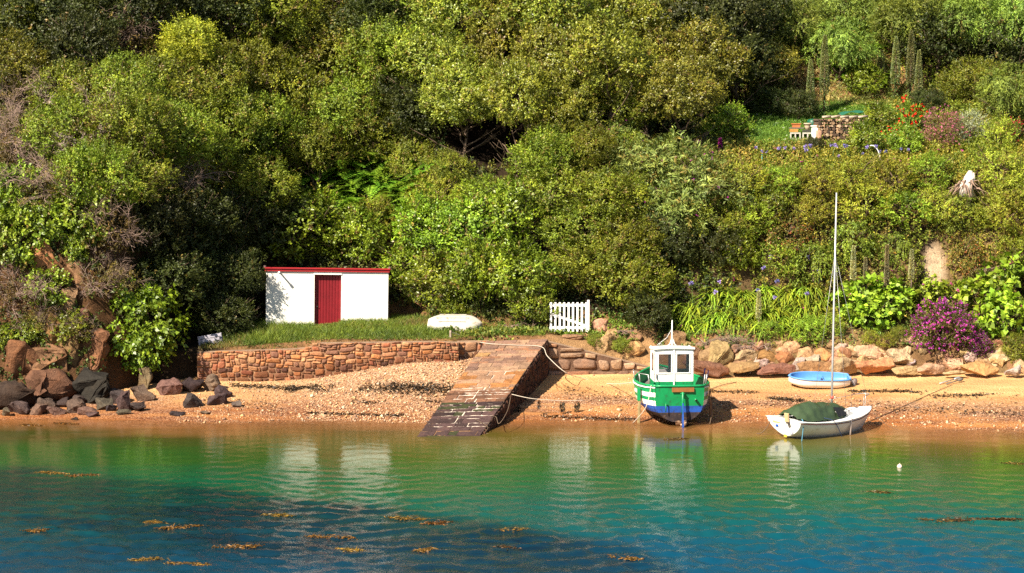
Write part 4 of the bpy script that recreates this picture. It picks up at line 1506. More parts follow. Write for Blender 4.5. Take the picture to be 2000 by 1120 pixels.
# ------------------------------------------------------------------ trees and bushes, from the top left to the bottom right
PL = [
    # top row
    ('K', 30, 30, 2.0, 'olive tree in the top left corner'),
    ('K', 20, 140, 1.7, 'pale leafed tree at the left edge, below the top left corner'),
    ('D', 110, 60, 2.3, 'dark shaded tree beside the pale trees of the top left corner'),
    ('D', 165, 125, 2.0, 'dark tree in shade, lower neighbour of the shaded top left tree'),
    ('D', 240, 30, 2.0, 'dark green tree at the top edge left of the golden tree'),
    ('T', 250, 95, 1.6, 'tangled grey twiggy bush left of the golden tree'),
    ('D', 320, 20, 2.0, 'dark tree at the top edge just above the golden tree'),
    ('Y', 300, 110, 0.9, 'tawny little bush touching the golden tree on its left'),
    ('G', 375, 85, 1.5, 'bright golden yellow tree near the top left'),
    ('D', 455, 20, 2.2, 'dark tree at the top edge right of the golden tree'),
    ('O', 540, 50, 2.0, 'olive tree at the top edge, right of the dark tree beside the golden one'),
    ('O', 640, 20, 2.0, 'leafy tree at the top edge straight above the boathouse'),
    ('O', 650, 110, 2.3, 'rounded sunlit tree in the upper middle left, paler than its neighbours'),
    ('D', 730, 45, 2.0, 'dark tree at the top edge between two olive trees'),
    ('O', 800, 30, 2.0, 'olive tree at the top edge left of centre'),
    ('K', 890, 40, 2.2, 'sunlit oak at the top edge above the dark hollow'),
    ('K', 985, 35, 2.2, 'sunlit oak at the top centre'),
    ('K', 1090, 30, 2.4, 'broad oak at the top edge just right of centre'),
    ('K', 1200, 50, 2.4, 'broad oak at the top edge straight above the gate'),
    ('K', 1300, 40, 2.2, 'oak at the top edge above the green boat'),
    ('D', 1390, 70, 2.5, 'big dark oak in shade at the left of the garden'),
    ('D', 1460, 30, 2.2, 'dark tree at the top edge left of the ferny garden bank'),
    # second row
    ('T', 60, 200, 1.6, 'grey twiggy thicket at the left edge, upper one'),
    ('O', 150, 190, 1.7, 'olive bush between the twiggy thicket and the dark top left trees'),
    ('O', 235, 190, 1.9, 'rounded olive bush below the tangled twiggy bush'),
    ('O', 320, 200, 2.0, 'olive bush below the golden tree on its left'),
    ('O', 415, 175, 1.8, 'olive bush directly under the golden tree'),
    ('O', 495, 140, 1.9, 'olive tree right of the golden tree, one row down'),
    ('O', 575, 190, 2.0, 'olive tree below the rounded sunlit tree on its left'),
    ('O', 670, 210, 2.0, 'olive tree straight below the rounded sunlit tree'),
    ('O', 760, 130, 2.0, 'olive tree right of the rounded sunlit tree'),
    ('D', 790, 215, 2.0, 'dark gap tree in shadow left of the central oaks'),
    ('O', 740, 270, 1.6, 'olive bush at the lower edge of the dark gap tree'),
    ('K', 850, 130, 2.1, 'oak left of the central oak, upper row'),
    ('K', 905, 195, 2.0, 'oak over the left part of the dark hollow'),
    ('K', 985, 130, 2.2, 'central oak, tallest of those above the dark hollow'),
    ('K', 1010, 215, 1.8, 'oak branches right over the dark hollow'),
    ('K', 1090, 130, 2.3, 'wide oak right of the central oak'),
    ('K', 1105, 215, 1.9, 'oak at the right side of the dark hollow'),
    ('K', 1190, 150, 2.3, 'wide oak above the gate, second row'),
    ('K', 1225, 215, 1.6, 'oak with low branches above the purple flower spikes'),
    ('K', 1280, 140, 2.2, 'oak above the green boat, second row'),
    ('K', 1330, 200, 1.8, 'oak hanging in front of the dark trees left of the round garden bush'),
    ('K', 1370, 140, 2.0, 'oak whose right side falls into the shade of the big dark oak'),
    ('D', 1440, 120, 2.0, 'dark tree bounding the garden on its left'),
    # third row, left
    ('T', 45, 300, 1.5, 'grey twiggy thicket at the left edge, middle one'),
    ('O', 120, 280, 1.6, 'brown olive bush right of the middle twiggy thicket'),
    ('T', 195, 290, 1.6, 'dead branched thicket with pale forked limbs'),
    ('O', 270, 280, 1.8, 'olive bush right of the pale forked limbs'),
    ('O', 350, 290, 2.0, 'olive tree in the left centre, two rows under the golden tree'),
    ('O', 440, 270, 2.0, 'olive tree right of the one two rows under the golden tree'),
    ('O', 530, 275, 1.9, 'olive tree left of the bracken, upper one'),
    ('O', 610, 290, 1.6, 'olive bush over the top of the bracken'),
    ('T', 330, 380, 1.5, 'brown twiggy thicket in the middle of the left slope'),
    ('O', 420, 370, 1.8, 'olive bush over the shady ivy slope'),
    ('O', 500, 360, 1.8, 'olive tree left of the bracken, lower one'),
    ('T', 90, 380, 1.4, 'grey twiggy thicket over the cliff top'),
    ('O', 180, 370, 1.6, 'olive bush above the cliff, beside the twiggy thicket'),
    ('O', 255, 370, 1.5, 'olive bush on the left slope beneath the dead branched thicket'),
    ('I', 30, 395, 1.2, 'ivy mound at the left edge above the cliff'),
    ('I', 95, 445, 1.1, 'ivy hanging over the top of the orange cliff rock'),
    ('I', 165, 440, 1.1, 'ivy mound right of the cliff top'),
    ('I', 25, 480, 1.2, 'ivy mound at the left edge beside the orange cliff rock'),
    ('I', 150, 490, 0.6, 'little ivy tuft between the two orange cliff rocks'),
    ('I', 95, 570, 0.9, 'ivy cushion below the orange cliff rock'),
    ('I', 60, 650, 0.6, 'ivy trailing over the big brown rocks of the cliff foot'),
    ('T', 75, 640, 0.8, 'low dead thorn bush over the big brown rocks'),
    ('T', 160, 655, 0.7, 'dead tangle hanging beside the cliff, lowest one'),
    ('T', 40, 600, 1.2, 'dead brushy thicket low on the left edge'),
    ('I', 140, 640, 0.8, 'ivy cushion above the brown cliff foot'),
    ('I', 8, 660, 0.6, 'small ivy clump at the left edge above the rocks'),
    ('T', 215, 470, 1.4, 'dead tangle hanging beside the cliff, upper one'),
    ('T', 210, 565, 1.1, 'dead tangle hanging beside the cliff, lower one'),
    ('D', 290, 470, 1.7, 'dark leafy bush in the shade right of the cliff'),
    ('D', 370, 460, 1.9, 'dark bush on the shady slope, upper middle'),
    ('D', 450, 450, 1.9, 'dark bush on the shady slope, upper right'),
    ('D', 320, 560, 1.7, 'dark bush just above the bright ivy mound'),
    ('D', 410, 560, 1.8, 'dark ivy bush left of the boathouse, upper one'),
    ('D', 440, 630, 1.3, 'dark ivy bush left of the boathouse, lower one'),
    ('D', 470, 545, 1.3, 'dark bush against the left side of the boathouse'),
    ('D', 540, 450, 1.8, 'dark bush above the left corner of the boathouse roof'),
    ('V', 285, 645, 1.55, 'bright green ivy mound over the rocks left of the stone wall'),
    ('V', 282, 697, 0.8, 'lower lobe of bright ivy hanging above the dark rocks'),
    # behind the boathouse
    ('L', 610, 460, 1.7, 'glossy dark bush behind the boathouse roof'),
    ('L', 700, 480, 1.3, 'leafy bush behind the right end of the boathouse roof'),
    ('Y', 735, 440, 1.0, 'yellowish bush on the orange path above the boathouse'),
    # centre
    ('O', 800, 330, 1.3, 'olive bush between the bracken and the dark hollow'),
    ('O', 880, 335, 1.0, 'narrow pointed bush at the left mouth of the dark hollow'),
    ('Y', 850, 400, 1.1, 'pale scrubby bush below the pointed bush'),
    ('Z', 940, 395, 1.1, 'yellow green scrub below the dark hollow'),
    ('L', 830, 460, 1.5, 'broad leafy bush right of the boathouse roof'),
    ('L', 920, 465, 1.6, 'sunlit leafy bush above the upturned dinghy, upper one'),
    ('L', 1000, 440, 1.6, 'sunlit leafy bush left of the thorny central bush'),
    ('L', 800, 530, 1.2, 'yellow green bush beside the boathouse wall'),
    ('L', 860, 560, 1.5, 'leafy bush above the white upturned dinghy'),
    ('L', 945, 555, 1.5, 'leafy bush above the twig heap left of the gate'),
    ('L', 1025, 545, 1.5, 'leafy bush arching over the left of the gate'),
    ('L', 885, 608, 0.6, 'small round bush directly behind the upturned dinghy'),
    ('L', 1040, 600, 0.9, 'bush touching the left picket of the gate'),
    ('O', 1085, 270, 1.5, 'rounded bush right of the dark hollow, upper one'),
    ('O', 1075, 325, 1.5, 'rounded bush right of the dark hollow, lower one'),
    ('O', 1150, 290, 1.3, 'olive bush left of the grey leaved flower bushes'),
    ('O', 1080, 395, 1.6, 'olive bush in the middle of the central slope'),
    ('K', 1130, 370, 1.4, 'glossy bush right of the rounded bushes'),
    ('T', 1045, 420, 1.0, 'small thorny bush in the central slope'),
    ('O', 1130, 450, 1.6, 'olive bush above the gate, upper one'),
    ('O', 1190, 400, 1.5, 'olive bush right of the central slope'),
    ('O', 1160, 530, 1.6, 'wide sunlit bush right above the gate'),
    ('O', 1230, 480, 1.6, 'sunlit bush between the gate and the green boat, upper one'),
    ('O', 1230, 560, 1.5, 'sunlit bush hanging over the rocks right of the gate'),
    ('D', 1260, 615, 1.0, 'grey shaded bush above the wheelhouse'),
    ('B', 1250, 330, 1.3, 'grey leaved bush under the purple flower spikes'),
    ('B', 1320, 340, 1.4, 'butterfly bush with a few magenta heads, left one'),
    ('B', 1385, 370, 1.5, 'butterfly bush with a few magenta heads, right one'),
    ('B', 1330, 420, 1.5, 'long leaved grey green bush under the butterfly bushes'),
    ('D', 1320, 490, 1.3, 'dark hollow bush under the grey green bushes'),
    ('D', 1400, 490, 1.3, 'dark bush left of the strap leaved plants'),
    ('O', 1420, 440, 1.2, 'olive bush at the foot of the butterfly bushes'),
    ('Y', 1450, 370, 1.2, 'yellowish scrub left of the cliff top'),
    ('Z', 1470, 440, 1.0, 'yellowish scrub hanging left of the red creeper'),
    ('L', 1440, 500, 0.9, 'leafy bush above the strap leaved plants'),
    ('Z', 1230, 290, 0.8, 'grassy yellow bush in front of the purple flower spikes'),
    # right: cliff garden
    ('Z', 1520, 362, 0.9, 'scrub on the cliff edge, left end'),
    ('O', 1545, 362, 0.8, 'dark green bush on the cliff edge'),
    ('Y', 1600, 368, 0.9, 'scrub on the cliff edge below the log pile'),
    ('Y', 1665, 368, 1.0, 'scrub on the cliff edge right of the mast top'),
    ('Y', 1740, 362, 1.0, 'grassy scrub on the cliff edge below the pink flower bush'),
    ('Z', 1810, 345, 0.9, 'scrub just left of the white dead stump'),
    ('Y', 1950, 350, 1.1, 'brownish scrub right of the white dead stump'),
    ('Y', 1990, 390, 1.1, 'brownish scrub at the right edge'),
    ('L', 1505, 410, 0.8, 'bright leafy bush left of the red creeper'),
    ('E', 1545, 460, 1.0, 'red tipped creeper hanging on the cliff left of the mast'),
    ('Y', 1590, 420, 0.9, 'yellow scrub on the cliff just left of the mast'),
    ('R', 1590, 520, 1.1, 'green creeper curtain on the cliff left of the mast'),
    ('R', 1665, 480, 1.1, 'green creeper curtain just right of the mast'),
    ('Y', 1690, 410, 1.1, 'yellow green scrub on the cliff right of the mast'),
    ('R', 1750, 490, 0.8, 'creeper curtain left of the bare pale patch'),
    ('Z', 1760, 420, 1.1, 'yellow green scrub above the creeper curtain'),
    ('Y', 1830, 420, 1.0, 'yellow green scrub above the bare pale patch'),
    ('E', 1885, 500, 0.9, 'red tipped creeper right of the bare pale patch'),
    ('R', 1880, 420, 0.9, 'brown creeper below the white dead stump'),
    ('Y', 1950, 430, 1.2, 'brownish grassy scrub on the right cliff'),
    ('Z', 1985, 500, 1.0, 'dark scrub above the large leaved plants at the right edge'),
    ('Z', 1520, 515, 0.9, 'green scrub above the strap leaved plants'),
    ('H', 1680, 600, 1.0, 'large leaved bush right of the mast'),
    ('H', 1740, 595, 0.9, 'large leaved bush left of the purple flowering bush'),
    ('H', 1700, 625, 0.8, 'large leaved bush with pink heads low on the bank'),
    ('H', 1920, 590, 1.1, 'large leaved bush behind the purple flowering bush'),
    ('H', 1985, 570, 1.2, 'large leaved bush at the right edge, upper one'),
    ('H', 1960, 630, 1.1, 'large leaved bush at the right edge, lower one'),
    ('H', 1820, 590, 0.7, 'large leaved bush above the purple flowers'),
    ('P', 1840, 650, 1.35, 'round bush covered in purple magenta flowers above the boulders'),
    ('P', 1910, 680, 0.5, 'small purple flowering offshoot right of the round purple bush'),
    ('Y', 1700, 665, 0.35, 'small round cushion plant above the boulders, left one'),
    ('Y', 1730, 672, 0.35, 'small round cushion plant above the boulders, right one'),
    ('O', 1985, 690, 0.7, 'dark low bush above the whitish boulder at the right edge'),
    ('O', 1755, 655, 0.35, 'thin dark shrub left of the purple bush'),
    ('Z', 1580, 655, 0.6, 'low herb cushion on the bank behind the blue dinghy'),
    ('Z', 1500, 650, 0.5, 'low herb cushion under the strap leaved plants'),
    ('Z', 1625, 640, 0.5, 'low herb cushion left of the mast'),
    ('O', 1160, 668, 0.35, 'little green bush beside the gate post'),
    ('O', 1210, 678, 0.4, 'little dark bush between the rocks right of the gate'),
    # garden
    ('L', 1425, 245, 0.95, 'round glossy bush at the left of the lawn'),
    ('K', 1505, 120, 1.3, 'slender tree with bare trunks behind the lawn'),
    ('D', 1500, 205, 0.9, 'dark hedge under the slender tree'),
    ('D', 1560, 215, 0.8, 'dark hedge left of the two tall flower spires'),
    ('A', 1570, 50, 1.7, 'light green tree at the top edge left of the bracken bank'),
    ('A', 1640, 90, 1.4, 'feathery bright bush on the bank behind the garden'),
    ('A', 1650, 20, 1.6, 'feathery tree at the top edge above the garden bank'),
    ('A', 1770, 30, 1.8, 'pale feathery tree at the top edge above the tall spires'),
    ('D', 1830, 80, 2.0, 'dark tree in shade above the right group of spires'),
    ('A', 1890, 30, 1.8, 'pale feathery tree near the top right corner'),
    ('A', 1980, 40, 1.8, 'pale feathery tree in the top right corner'),
    ('D', 1960, 110, 1.7, 'dark tree under the top right corner'),
    ('O', 1900, 160, 1.4, 'drooping bush at the right of the garden'),
    ('A', 1970, 180, 1.4, 'pale drooping bush at the right edge of the garden'),
    ('L', 1690, 160, 0.9, 'straw coloured bush behind the brown bank'),
    ('L', 1720, 240, 0.9, 'yellow green bush right of the log pile'),
    ('L', 1690, 285, 0.8, 'yellow green bush in front of the log pile'),
    ('L', 1770, 285, 0.8, 'yellow green bush below the red flowers'),
    ('D', 1810, 200, 0.8, 'dark bush right of the tall spires'),
    ('C', 1780, 245, 0.8, 'red flower clump in the garden, largest one'),
    ('C', 1745, 275, 0.5, 'small red flower clump left of the pink bush'),
    ('C', 1990, 270, 0.6, 'pink and red flower clump at the right edge of the garden'),
    ('F', 1840, 265, 1.05, 'round bush dotted with pink flowers in the garden'),
    ('S', 1893, 262, 0.8, 'silver grey bush behind the pink dotted one'),
    ('Y', 1948, 272, 0.95, 'upright yellow green bush right of the silver one'),
    ('D', 1590, 290, 0.45, 'low dark red leaved plant in front of the log pile'),
    ('B', 1210, 265, 0.8, 'purple flowering plant left of the spiky palms'),
]
TALL = {(1025, 545): 1.1, (1040, 600): 0.5, (285, 645): 0.7, (282, 697): 0.4, (470, 545): 1.6, (375, 85): 2.2, (1010, 215): 2.2, (905, 195): 1.6, (1105, 215): 1.2, (1505, 120): 1.2, (30, 30): 1.0, (20, 140): 1.0}
for key, u, v, r, lab in PL:
    t = plant(key, u, v, r, lab, TALL.get((u, v), random.uniform(0, 2.0) if key in 'OKAD' and r > 1.2 and v < 420 else 0.0))
    if key in 'RIVE':
        t.rotation_euler.z = random.uniform(-0.4, 0.4)


# ------------------------------------------------------------------ strap leaves, ferns, spires
def strips(P0, H, Ln, Wd, rise, droop, base, var=0.25, seg=4, wprof=(0.7, 1.0, 0.85, 0.5, 0.08)):
    """arching strap leaves: start P0, ground direction H, numpy arrays"""
    n = len(P0)
    side = np.stack([-H[:, 1], H[:, 0], np.zeros(n)], 1)
    rows = []
    for i in range(seg + 1):
        t = i / seg
        p = P0 + H * (Ln * (0.25 * t + 0.6 * t * t))[:, None]
        p = p + np.stack([np.zeros(n), np.zeros(n), rise * t - droop * t ** 2.2], 1)
        w = (Wd * wprof[i] / 2)[:, None]
        rows.append(np.stack([p - side * w, p + side * w], 1))
    V = np.stack(rows, 1)                     # n, seg+1, 2, 3
    k = (seg + 1) * 2
    F = []
    o_ = np.arange(n)[:, None] * k
    for i in range(seg):
        F.append(np.stack([o_[:, 0] + 2 * i, o_[:, 0] + 2 * i + 1, o_[:, 0] + 2 * i + 3, o_[:, 0] + 2 * i + 2], 1))
    return V.reshape(-1, 3), np.vstack(F), tint(n, base, var, 0.1, k)


def join(parts):
    V, F, c = [], [], []
    o_ = 0
    for v, f, k in parts:
        V.append(v)
        F.append(f + o_)
        c.append(k)
        o_ += len(v)
    return np.vstack(V), np.vstack(F), np.vstack(c)


def ang_dir(n):
    a = rng.uniform(0, 2 * math.pi, n)
    return np.stack([np.cos(a), np.sin(a), np.zeros(n)], 1)


def strap_plant(n, Ln, Wd, rise, base, flowers=0, fcol=(0.28, 0.24, 0.62)):
    P0 = rng.normal(size=(n, 3)) * np.array([0.1, 0.1, 0])
    L_ = Ln * rng.uniform(0.6, 1.15, n)
    q = [strips(P0, ang_dir(n), L_, Wd * rng.uniform(0.7, 1.2, n), rise * rng.uniform(0.7, 1.2, n), rise * rng.uniform(0.75, 1.5, n), base)]
    for i in range(flowers):
        d = ang_dir(1) * rng.uniform(0.1, 0.35)
        top = np.array([d[0, 0], d[0, 1], rise * rng.uniform(1.25, 1.6)])
        q.append(strips(np.zeros((1, 3)), d / np.linalg.norm(d), np.array([np.linalg.norm(d)]), np.array([0.025]), np.array([top[2]]), np.array([0.0]), (0.12, 0.18, 0.04)))
        m_ = 26
        pp = np.repeat(top[None], m_, 0) + rand_dir(m_) * 0.02
        v, f = quads(pp, unit(rand_dir(m_) + np.array([0, 0, .3])), rand_dir(m_), 0.10, 0.05)
        q.append((v, f, tint(m_, fcol, 0.25, 0.06)))
    return join(q)


def fern_plant(nf, Ln, base):
    q = []
    for i in range(nf):
        a = 2 * math.pi * i / nf + rng.uniform(-.3, .3)
        h = np.array([math.cos(a), math.sin(a), 0])
        L_ = Ln * rng.uniform(0.75, 1.15)
        rise, drp = L_ * rng.uniform(0.5, 0.8), L_ * rng.uniform(0.45, 0.8)
        ts = np.linspace(0.18, 1, 17)
        pts = h[None] * (L_ * (0.3 * ts + 0.6 * ts ** 2))[:, None] + np.array([0, 0, 1])[None] * (rise * ts - drp * ts ** 2.2)[:, None]
        sd = np.array([-h[1], h[0], 0])
        tg = unit(np.gradient(pts, axis=0))
        plen = L_ * 0.34 * np.sin(np.clip((1.08 - ts), 0, 1) * 1.9) * 0.9 + 0.02
        P, D, N_, LL = [], [], [], []
        for s_ in (-1, 1):
            P.append(pts)
            D.append(unit(sd[None] * s_ + tg * 0.45 + np.array([0, 0, -0.12]) + rng.normal(size=pts.shape) * 0.06))
            N_.append(unit(np.cross(tg, np.repeat(sd[None], len(pts), 0)) * -1 + rng.normal(size=pts.shape) * 0.1))
            LL.append(plen)
        P, D, N_, LL = np.vstack(P), np.vstack(D), np.vstack(N_), np.concatenate(LL)
        v, f = quads(P, D, N_, LL, 0.055 * Ln * np.ones(len(P)), fold=0.1, mid=0.35)
        q.append((v, f, tint(len(P), np.array(base) * rng.uniform(0.8, 1.2), 0.15, 0.06)))
    return join(q)


def proto_mesh(name, data, mat):
    return mesh_np(name, *data[:2], mat, data[2])


def scatter_things(meshes, part, name, cat, label, group, spots, smin=0.8, smax=1.2):
    for i, (u, v) in enumerate(spots):
        b = hit(u, v)
        if isinstance(label, str):
            lab = label
        else:
            lab = label[i]
        t = thing(name, lab, cat, b - Vector((0, 0, 0.03)), random.uniform(0, 6.28), group)
        t.scale = (random.uniform(smin, smax),) * 3
        link(part, meshes[i % len(meshes)], t)


FERN = [proto_mesh('fern', fern_plant(11, 1.25, (0.17, 0.28, 0.02)), M_SOFT) for _ in range(3)]
sp_ = []
for v in range(325, 432, 19):
    for u in range(600 + (v // 19 % 2) * 14, 850, 29):
        if v < 350 and u < 640:
            continue
        sp_.append((u + random.uniform(-9, 9), v + random.uniform(-6, 6)))
scatter_things(FERN, 'fronds', 'bracken_fern', 'fern', 'bright green bracken fern in the sunlit patch above the boathouse', 'bracken ferns above the boathouse', sp_, 1.0, 1.4)
scatter_things(FERN, 'fronds', 'bracken_fern', 'fern', ['light bracken fern under the oaks right of the olive bushes', 'light bracken fern beside the bracken patch, topmost one', 'bright fern below the dark gap tree'], None,
               [(790, 262), (772, 246), (745, 300)], 0.9, 1.3)
sp_ = [(random.uniform(1590, 1720), random.uniform(45, 165)) for _ in range(26)]
scatter_things(FERN, 'fronds', 'bracken_fern', 'fern', 'bracken fern on the bank behind the garden', 'bracken ferns behind the garden', sp_, 0.7, 1.1)
sp_ = [(random.uniform(870, 1010), random.uniform(395, 440)) for _ in range(14)] + [(random.uniform(760, 900), random.uniform(400, 450)) for _ in range(12)]
scatter_things(FERN, 'fronds', 'bracken_fern', 'fern', 'yellow green fern on the slope below the dark hollow', 'ferns below the dark hollow', sp_, 0.55, 0.9)

STRAP = [proto_mesh('strap', strap_plant(64, 0.9, 0.066, 0.75, (0.27, 0.35, 0.03), fl), M_LEAF) for fl in (0, 0, 0, 0, 1)]
sp_ = []
for v in (578, 594, 610, 626, 642):
    for u in range(1330, 1600, 22):
        if v < 600 and u < 1380:
            continue
        sp_.append((u + random.uniform(-10, 10), v + random.uniform(-7, 7)))
scatter_things(STRAP, 'leaves', 'strap_leaved_lily', 'plant', 'strap leaved lily in the dense bed above the boulders right of the green boat', 'strap leaved lilies above the boulders', sp_, 1.0, 1.35)
STR2 = [proto_mesh('strap', strap_plant(40, 0.7, 0.055, 0.55, (0.26, 0.33, 0.035), fl), M_SOFT) for fl in (1, 2, 0)]
sp_ = [(u + random.uniform(-8, 8), 322 + random.uniform(-9, 8)) for u in range(1490, 1790, 13)]
scatter_things(STR2, 'leaves', 'strap_leaved_lily', 'plant', 'lily with blue heads along the front edge of the lawn', 'lilies along the front edge of the garden', sp_, 0.7, 1.1)
GRC = [proto_mesh('grass_clump', strap_plant(70, 0.45, 0.025, 0.9, (0.22, 0.25, 0.035)), M_SOFT) for _ in range(2)]
sp_ = [(random.uniform(1790, 1900), random.uniform(312, 338)) for _ in range(16)]
scatter_things(GRC, 'blades', 'grass_clump', 'grass', 'tall yellow green grass clump between the pink bush and the white stump', 'tall grass clumps in the garden', sp_, 0.7, 1.0)
sp_ = [(random.uniform(1490, 1790), random.uniform(326, 352)) for _ in range(26)]
scatter_things(GRC, 'blades', 'grass_clump', 'grass', 'tall yellow green grass clump on the cliff edge below the log pile', 'tall grass clumps on the cliff edge', sp_, 0.6, 1.0)
sp_ = [(random.uniform(1175, 1290), random.uniform(318, 345)) for _ in range(14)]
scatter_things(GRC, 'blades', 'grass_clump', 'grass', 'bright grass clump under the spiky palms on the central slope', 'grass clumps on the central slope', sp_, 0.6, 0.9)
scatter_things(GRC, 'blades', 'grass_clump', 'grass', 'pale grass tuft inside the dark hollow', None, [(968, 365)], 0.8, 0.8)
DRY = [proto_mesh('dry_grass', strap_plant(60, 0.3, 0.018, 0.95, (0.32, 0.22, 0.09)), M_SOFT)]
sp_ = [(random.uniform(1720, 1800), random.uniform(345, 380)) for _ in range(14)] + [(random.uniform(1920, 2000), random.uniform(345, 440)) for _ in range(22)]
scatter_things(DRY, 'blades', 'dry_grass', 'grass', 'dry brown grass tuft on the cliff edge of the garden', 'dry grass tufts on the cliff edge', sp_, 0.6, 1.0)


def spire(h, r, base, leafy=True, seed=0):
    n = int(900 * h)
    t_ = rng.random(n) ** 0.9
    a = rng.uniform(0, 6.28, n)
    rr_ = r * (1 - t_) ** 0.55 * np.where(t_ < 0.12, 0.75, 1)
    P = np.stack([np.cos(a) * rr_, np.sin(a) * rr_, h * (0.28 + 0.72 * t_)], 1)
    D = unit(np.stack([np.cos(a), np.sin(a), 0.25 + 0 * a], 1) + 0.3 * rng.normal(size=(n, 3)))
    v, f = quads(P, D, unit(np.stack([np.cos(a), np.sin(a), 0.5 + 0 * a], 1) + 0.5 * rng.normal(size=(n, 3))), 0.07, 0.05)
    q = [(v, f, tint(n, base, 0.25, 0.1))]
    if leafy:
        m_ = 130
        z0 = rng.uniform(0, h * 0.36, m_)
        P0 = np.stack([0 * z0, 0 * z0, z0], 1)
        q.append(strips(P0, ang_dir(m_), np.full(m_, 0.42), np.full(m_, 0.06), np.full(m_, 0.1), rng.uniform(0.05, 0.3, m_), (0.12, 0.17, 0.05)))
    return join(q)


for i, (u, vb, vt, r_, lab) in enumerate([
        (1582, 228, 118, 0.13, 'shorter of the two flower spires left of the log pile'), (1609, 225, 72, 0.17, 'taller of the two flower spires left of the log pile'),
        (1720, 160, 100, 0.14, 'leftmost short spire of the right group of flower spires'), (1748, 200, 75, 0.17, 'second spire of the right group of flower spires'),
        (1777, 205, 62, 0.16, 'tallest spire of the right group of flower spires'), (1793, 215, 100, 0.13, 'rightmost spire of the right group of flower spires')]):
    b = hit(u, vb)
    h = (vb - vt) * b.y / FPX
    t = thing('flower_spire', lab, 'plant', b, 0, 'tall green flower spires in the garden')
    d = spire(h, r_ * 1.25, (0.26, 0.27, 0.115))
    link('spike', mesh_np('spike', d[0], d[1], M_SOFT, d[2]), t)
    mb = MB()
    mb.tube([(0, 0, -0.1), (0.01, 0, h * 0.5), (0, 0, h * 0.96)], [0.05, 0.05, 0.015], 6)
    mb.build('stalk', M_BARK, t)
for u, vb, vt, r_, lab in [(1661, 572, 478, 0.09, 'greenish faded flower stalk on the cliff, nearest the mast'), (1684, 600, 500, 0.05, 'grey dead flower stalk right of the faded one'),
                           (1725, 605, 475, 0.06, 'tallest grey dead flower stalk above the large leaved bush'), (1774, 565, 485, 0.08, 'faded flower stalk left of the bare pale patch'),
                           (1478, 640, 565, 0.07, 'green flower stalk among the strap leaved lilies')]:
    b = hit(u, vb) + Vector((0, -0.5, 0))
    h = (vb - vt) * b.y / FPX
    t = thing('flower_stalk', lab, 'plant', b, 0, 'faded flower stalks on the right cliff')
    d = spire(h, r_, (0.46, 0.42, 0.24), False)
    link('spike', mesh_np('spike', d[0], d[1], M_SOFT, d[2]), t)
    mb = MB()
    mb.tube([(0, 0, -0.1), (0.02, 0, h * 0.5), (0, 0, h * 0.97)], [0.03, 0.03, 0.01], 6)
    mb.build('stalk', M_TWIG, t)

# purple flower spikes and spiky palms at the left end of the garden
for i, (u, v, lab) in enumerate([(1262, 285, 'spiky dark palm in the shade, left one'), (1310, 275, 'spiky dark palm in the shade, right one')]):
    d = strap_plant(90, 0.8, 0.05, 0.6, (0.03, 0.045, 0.015))
    b = hit(u, v)
    t = thing('spiky_palm', lab, 'palm', b, 0, 'spiky palms under the dark oaks')
    link('fronds', mesh_np('fronds', d[0], d[1] , M_LEAF, d[2]), t, (0, 0, 1.0))
    mb = MB()
    mb.tube([(0, 0, -.2), (0, 0, 1.05)], [.11, .08], 8)
    mb.build('trunk', M_BARK, t)
MAG = [proto_mesh('spikes', join([spire(0.8, 0.07, (0.34, 0.03, 0.28), True)]), M_SOFT)]
scatter_things(MAG, 'spike', 'purple_flower_spike', 'flowers', 'magenta flower spike in the border under the dark oaks', 'magenta flower spikes', [(1205, 305), (1215, 308), (1224, 303), (1232, 306), (1252, 297), (1366, 305), (1359, 309), (1406, 305)], 0.7, 1.0)


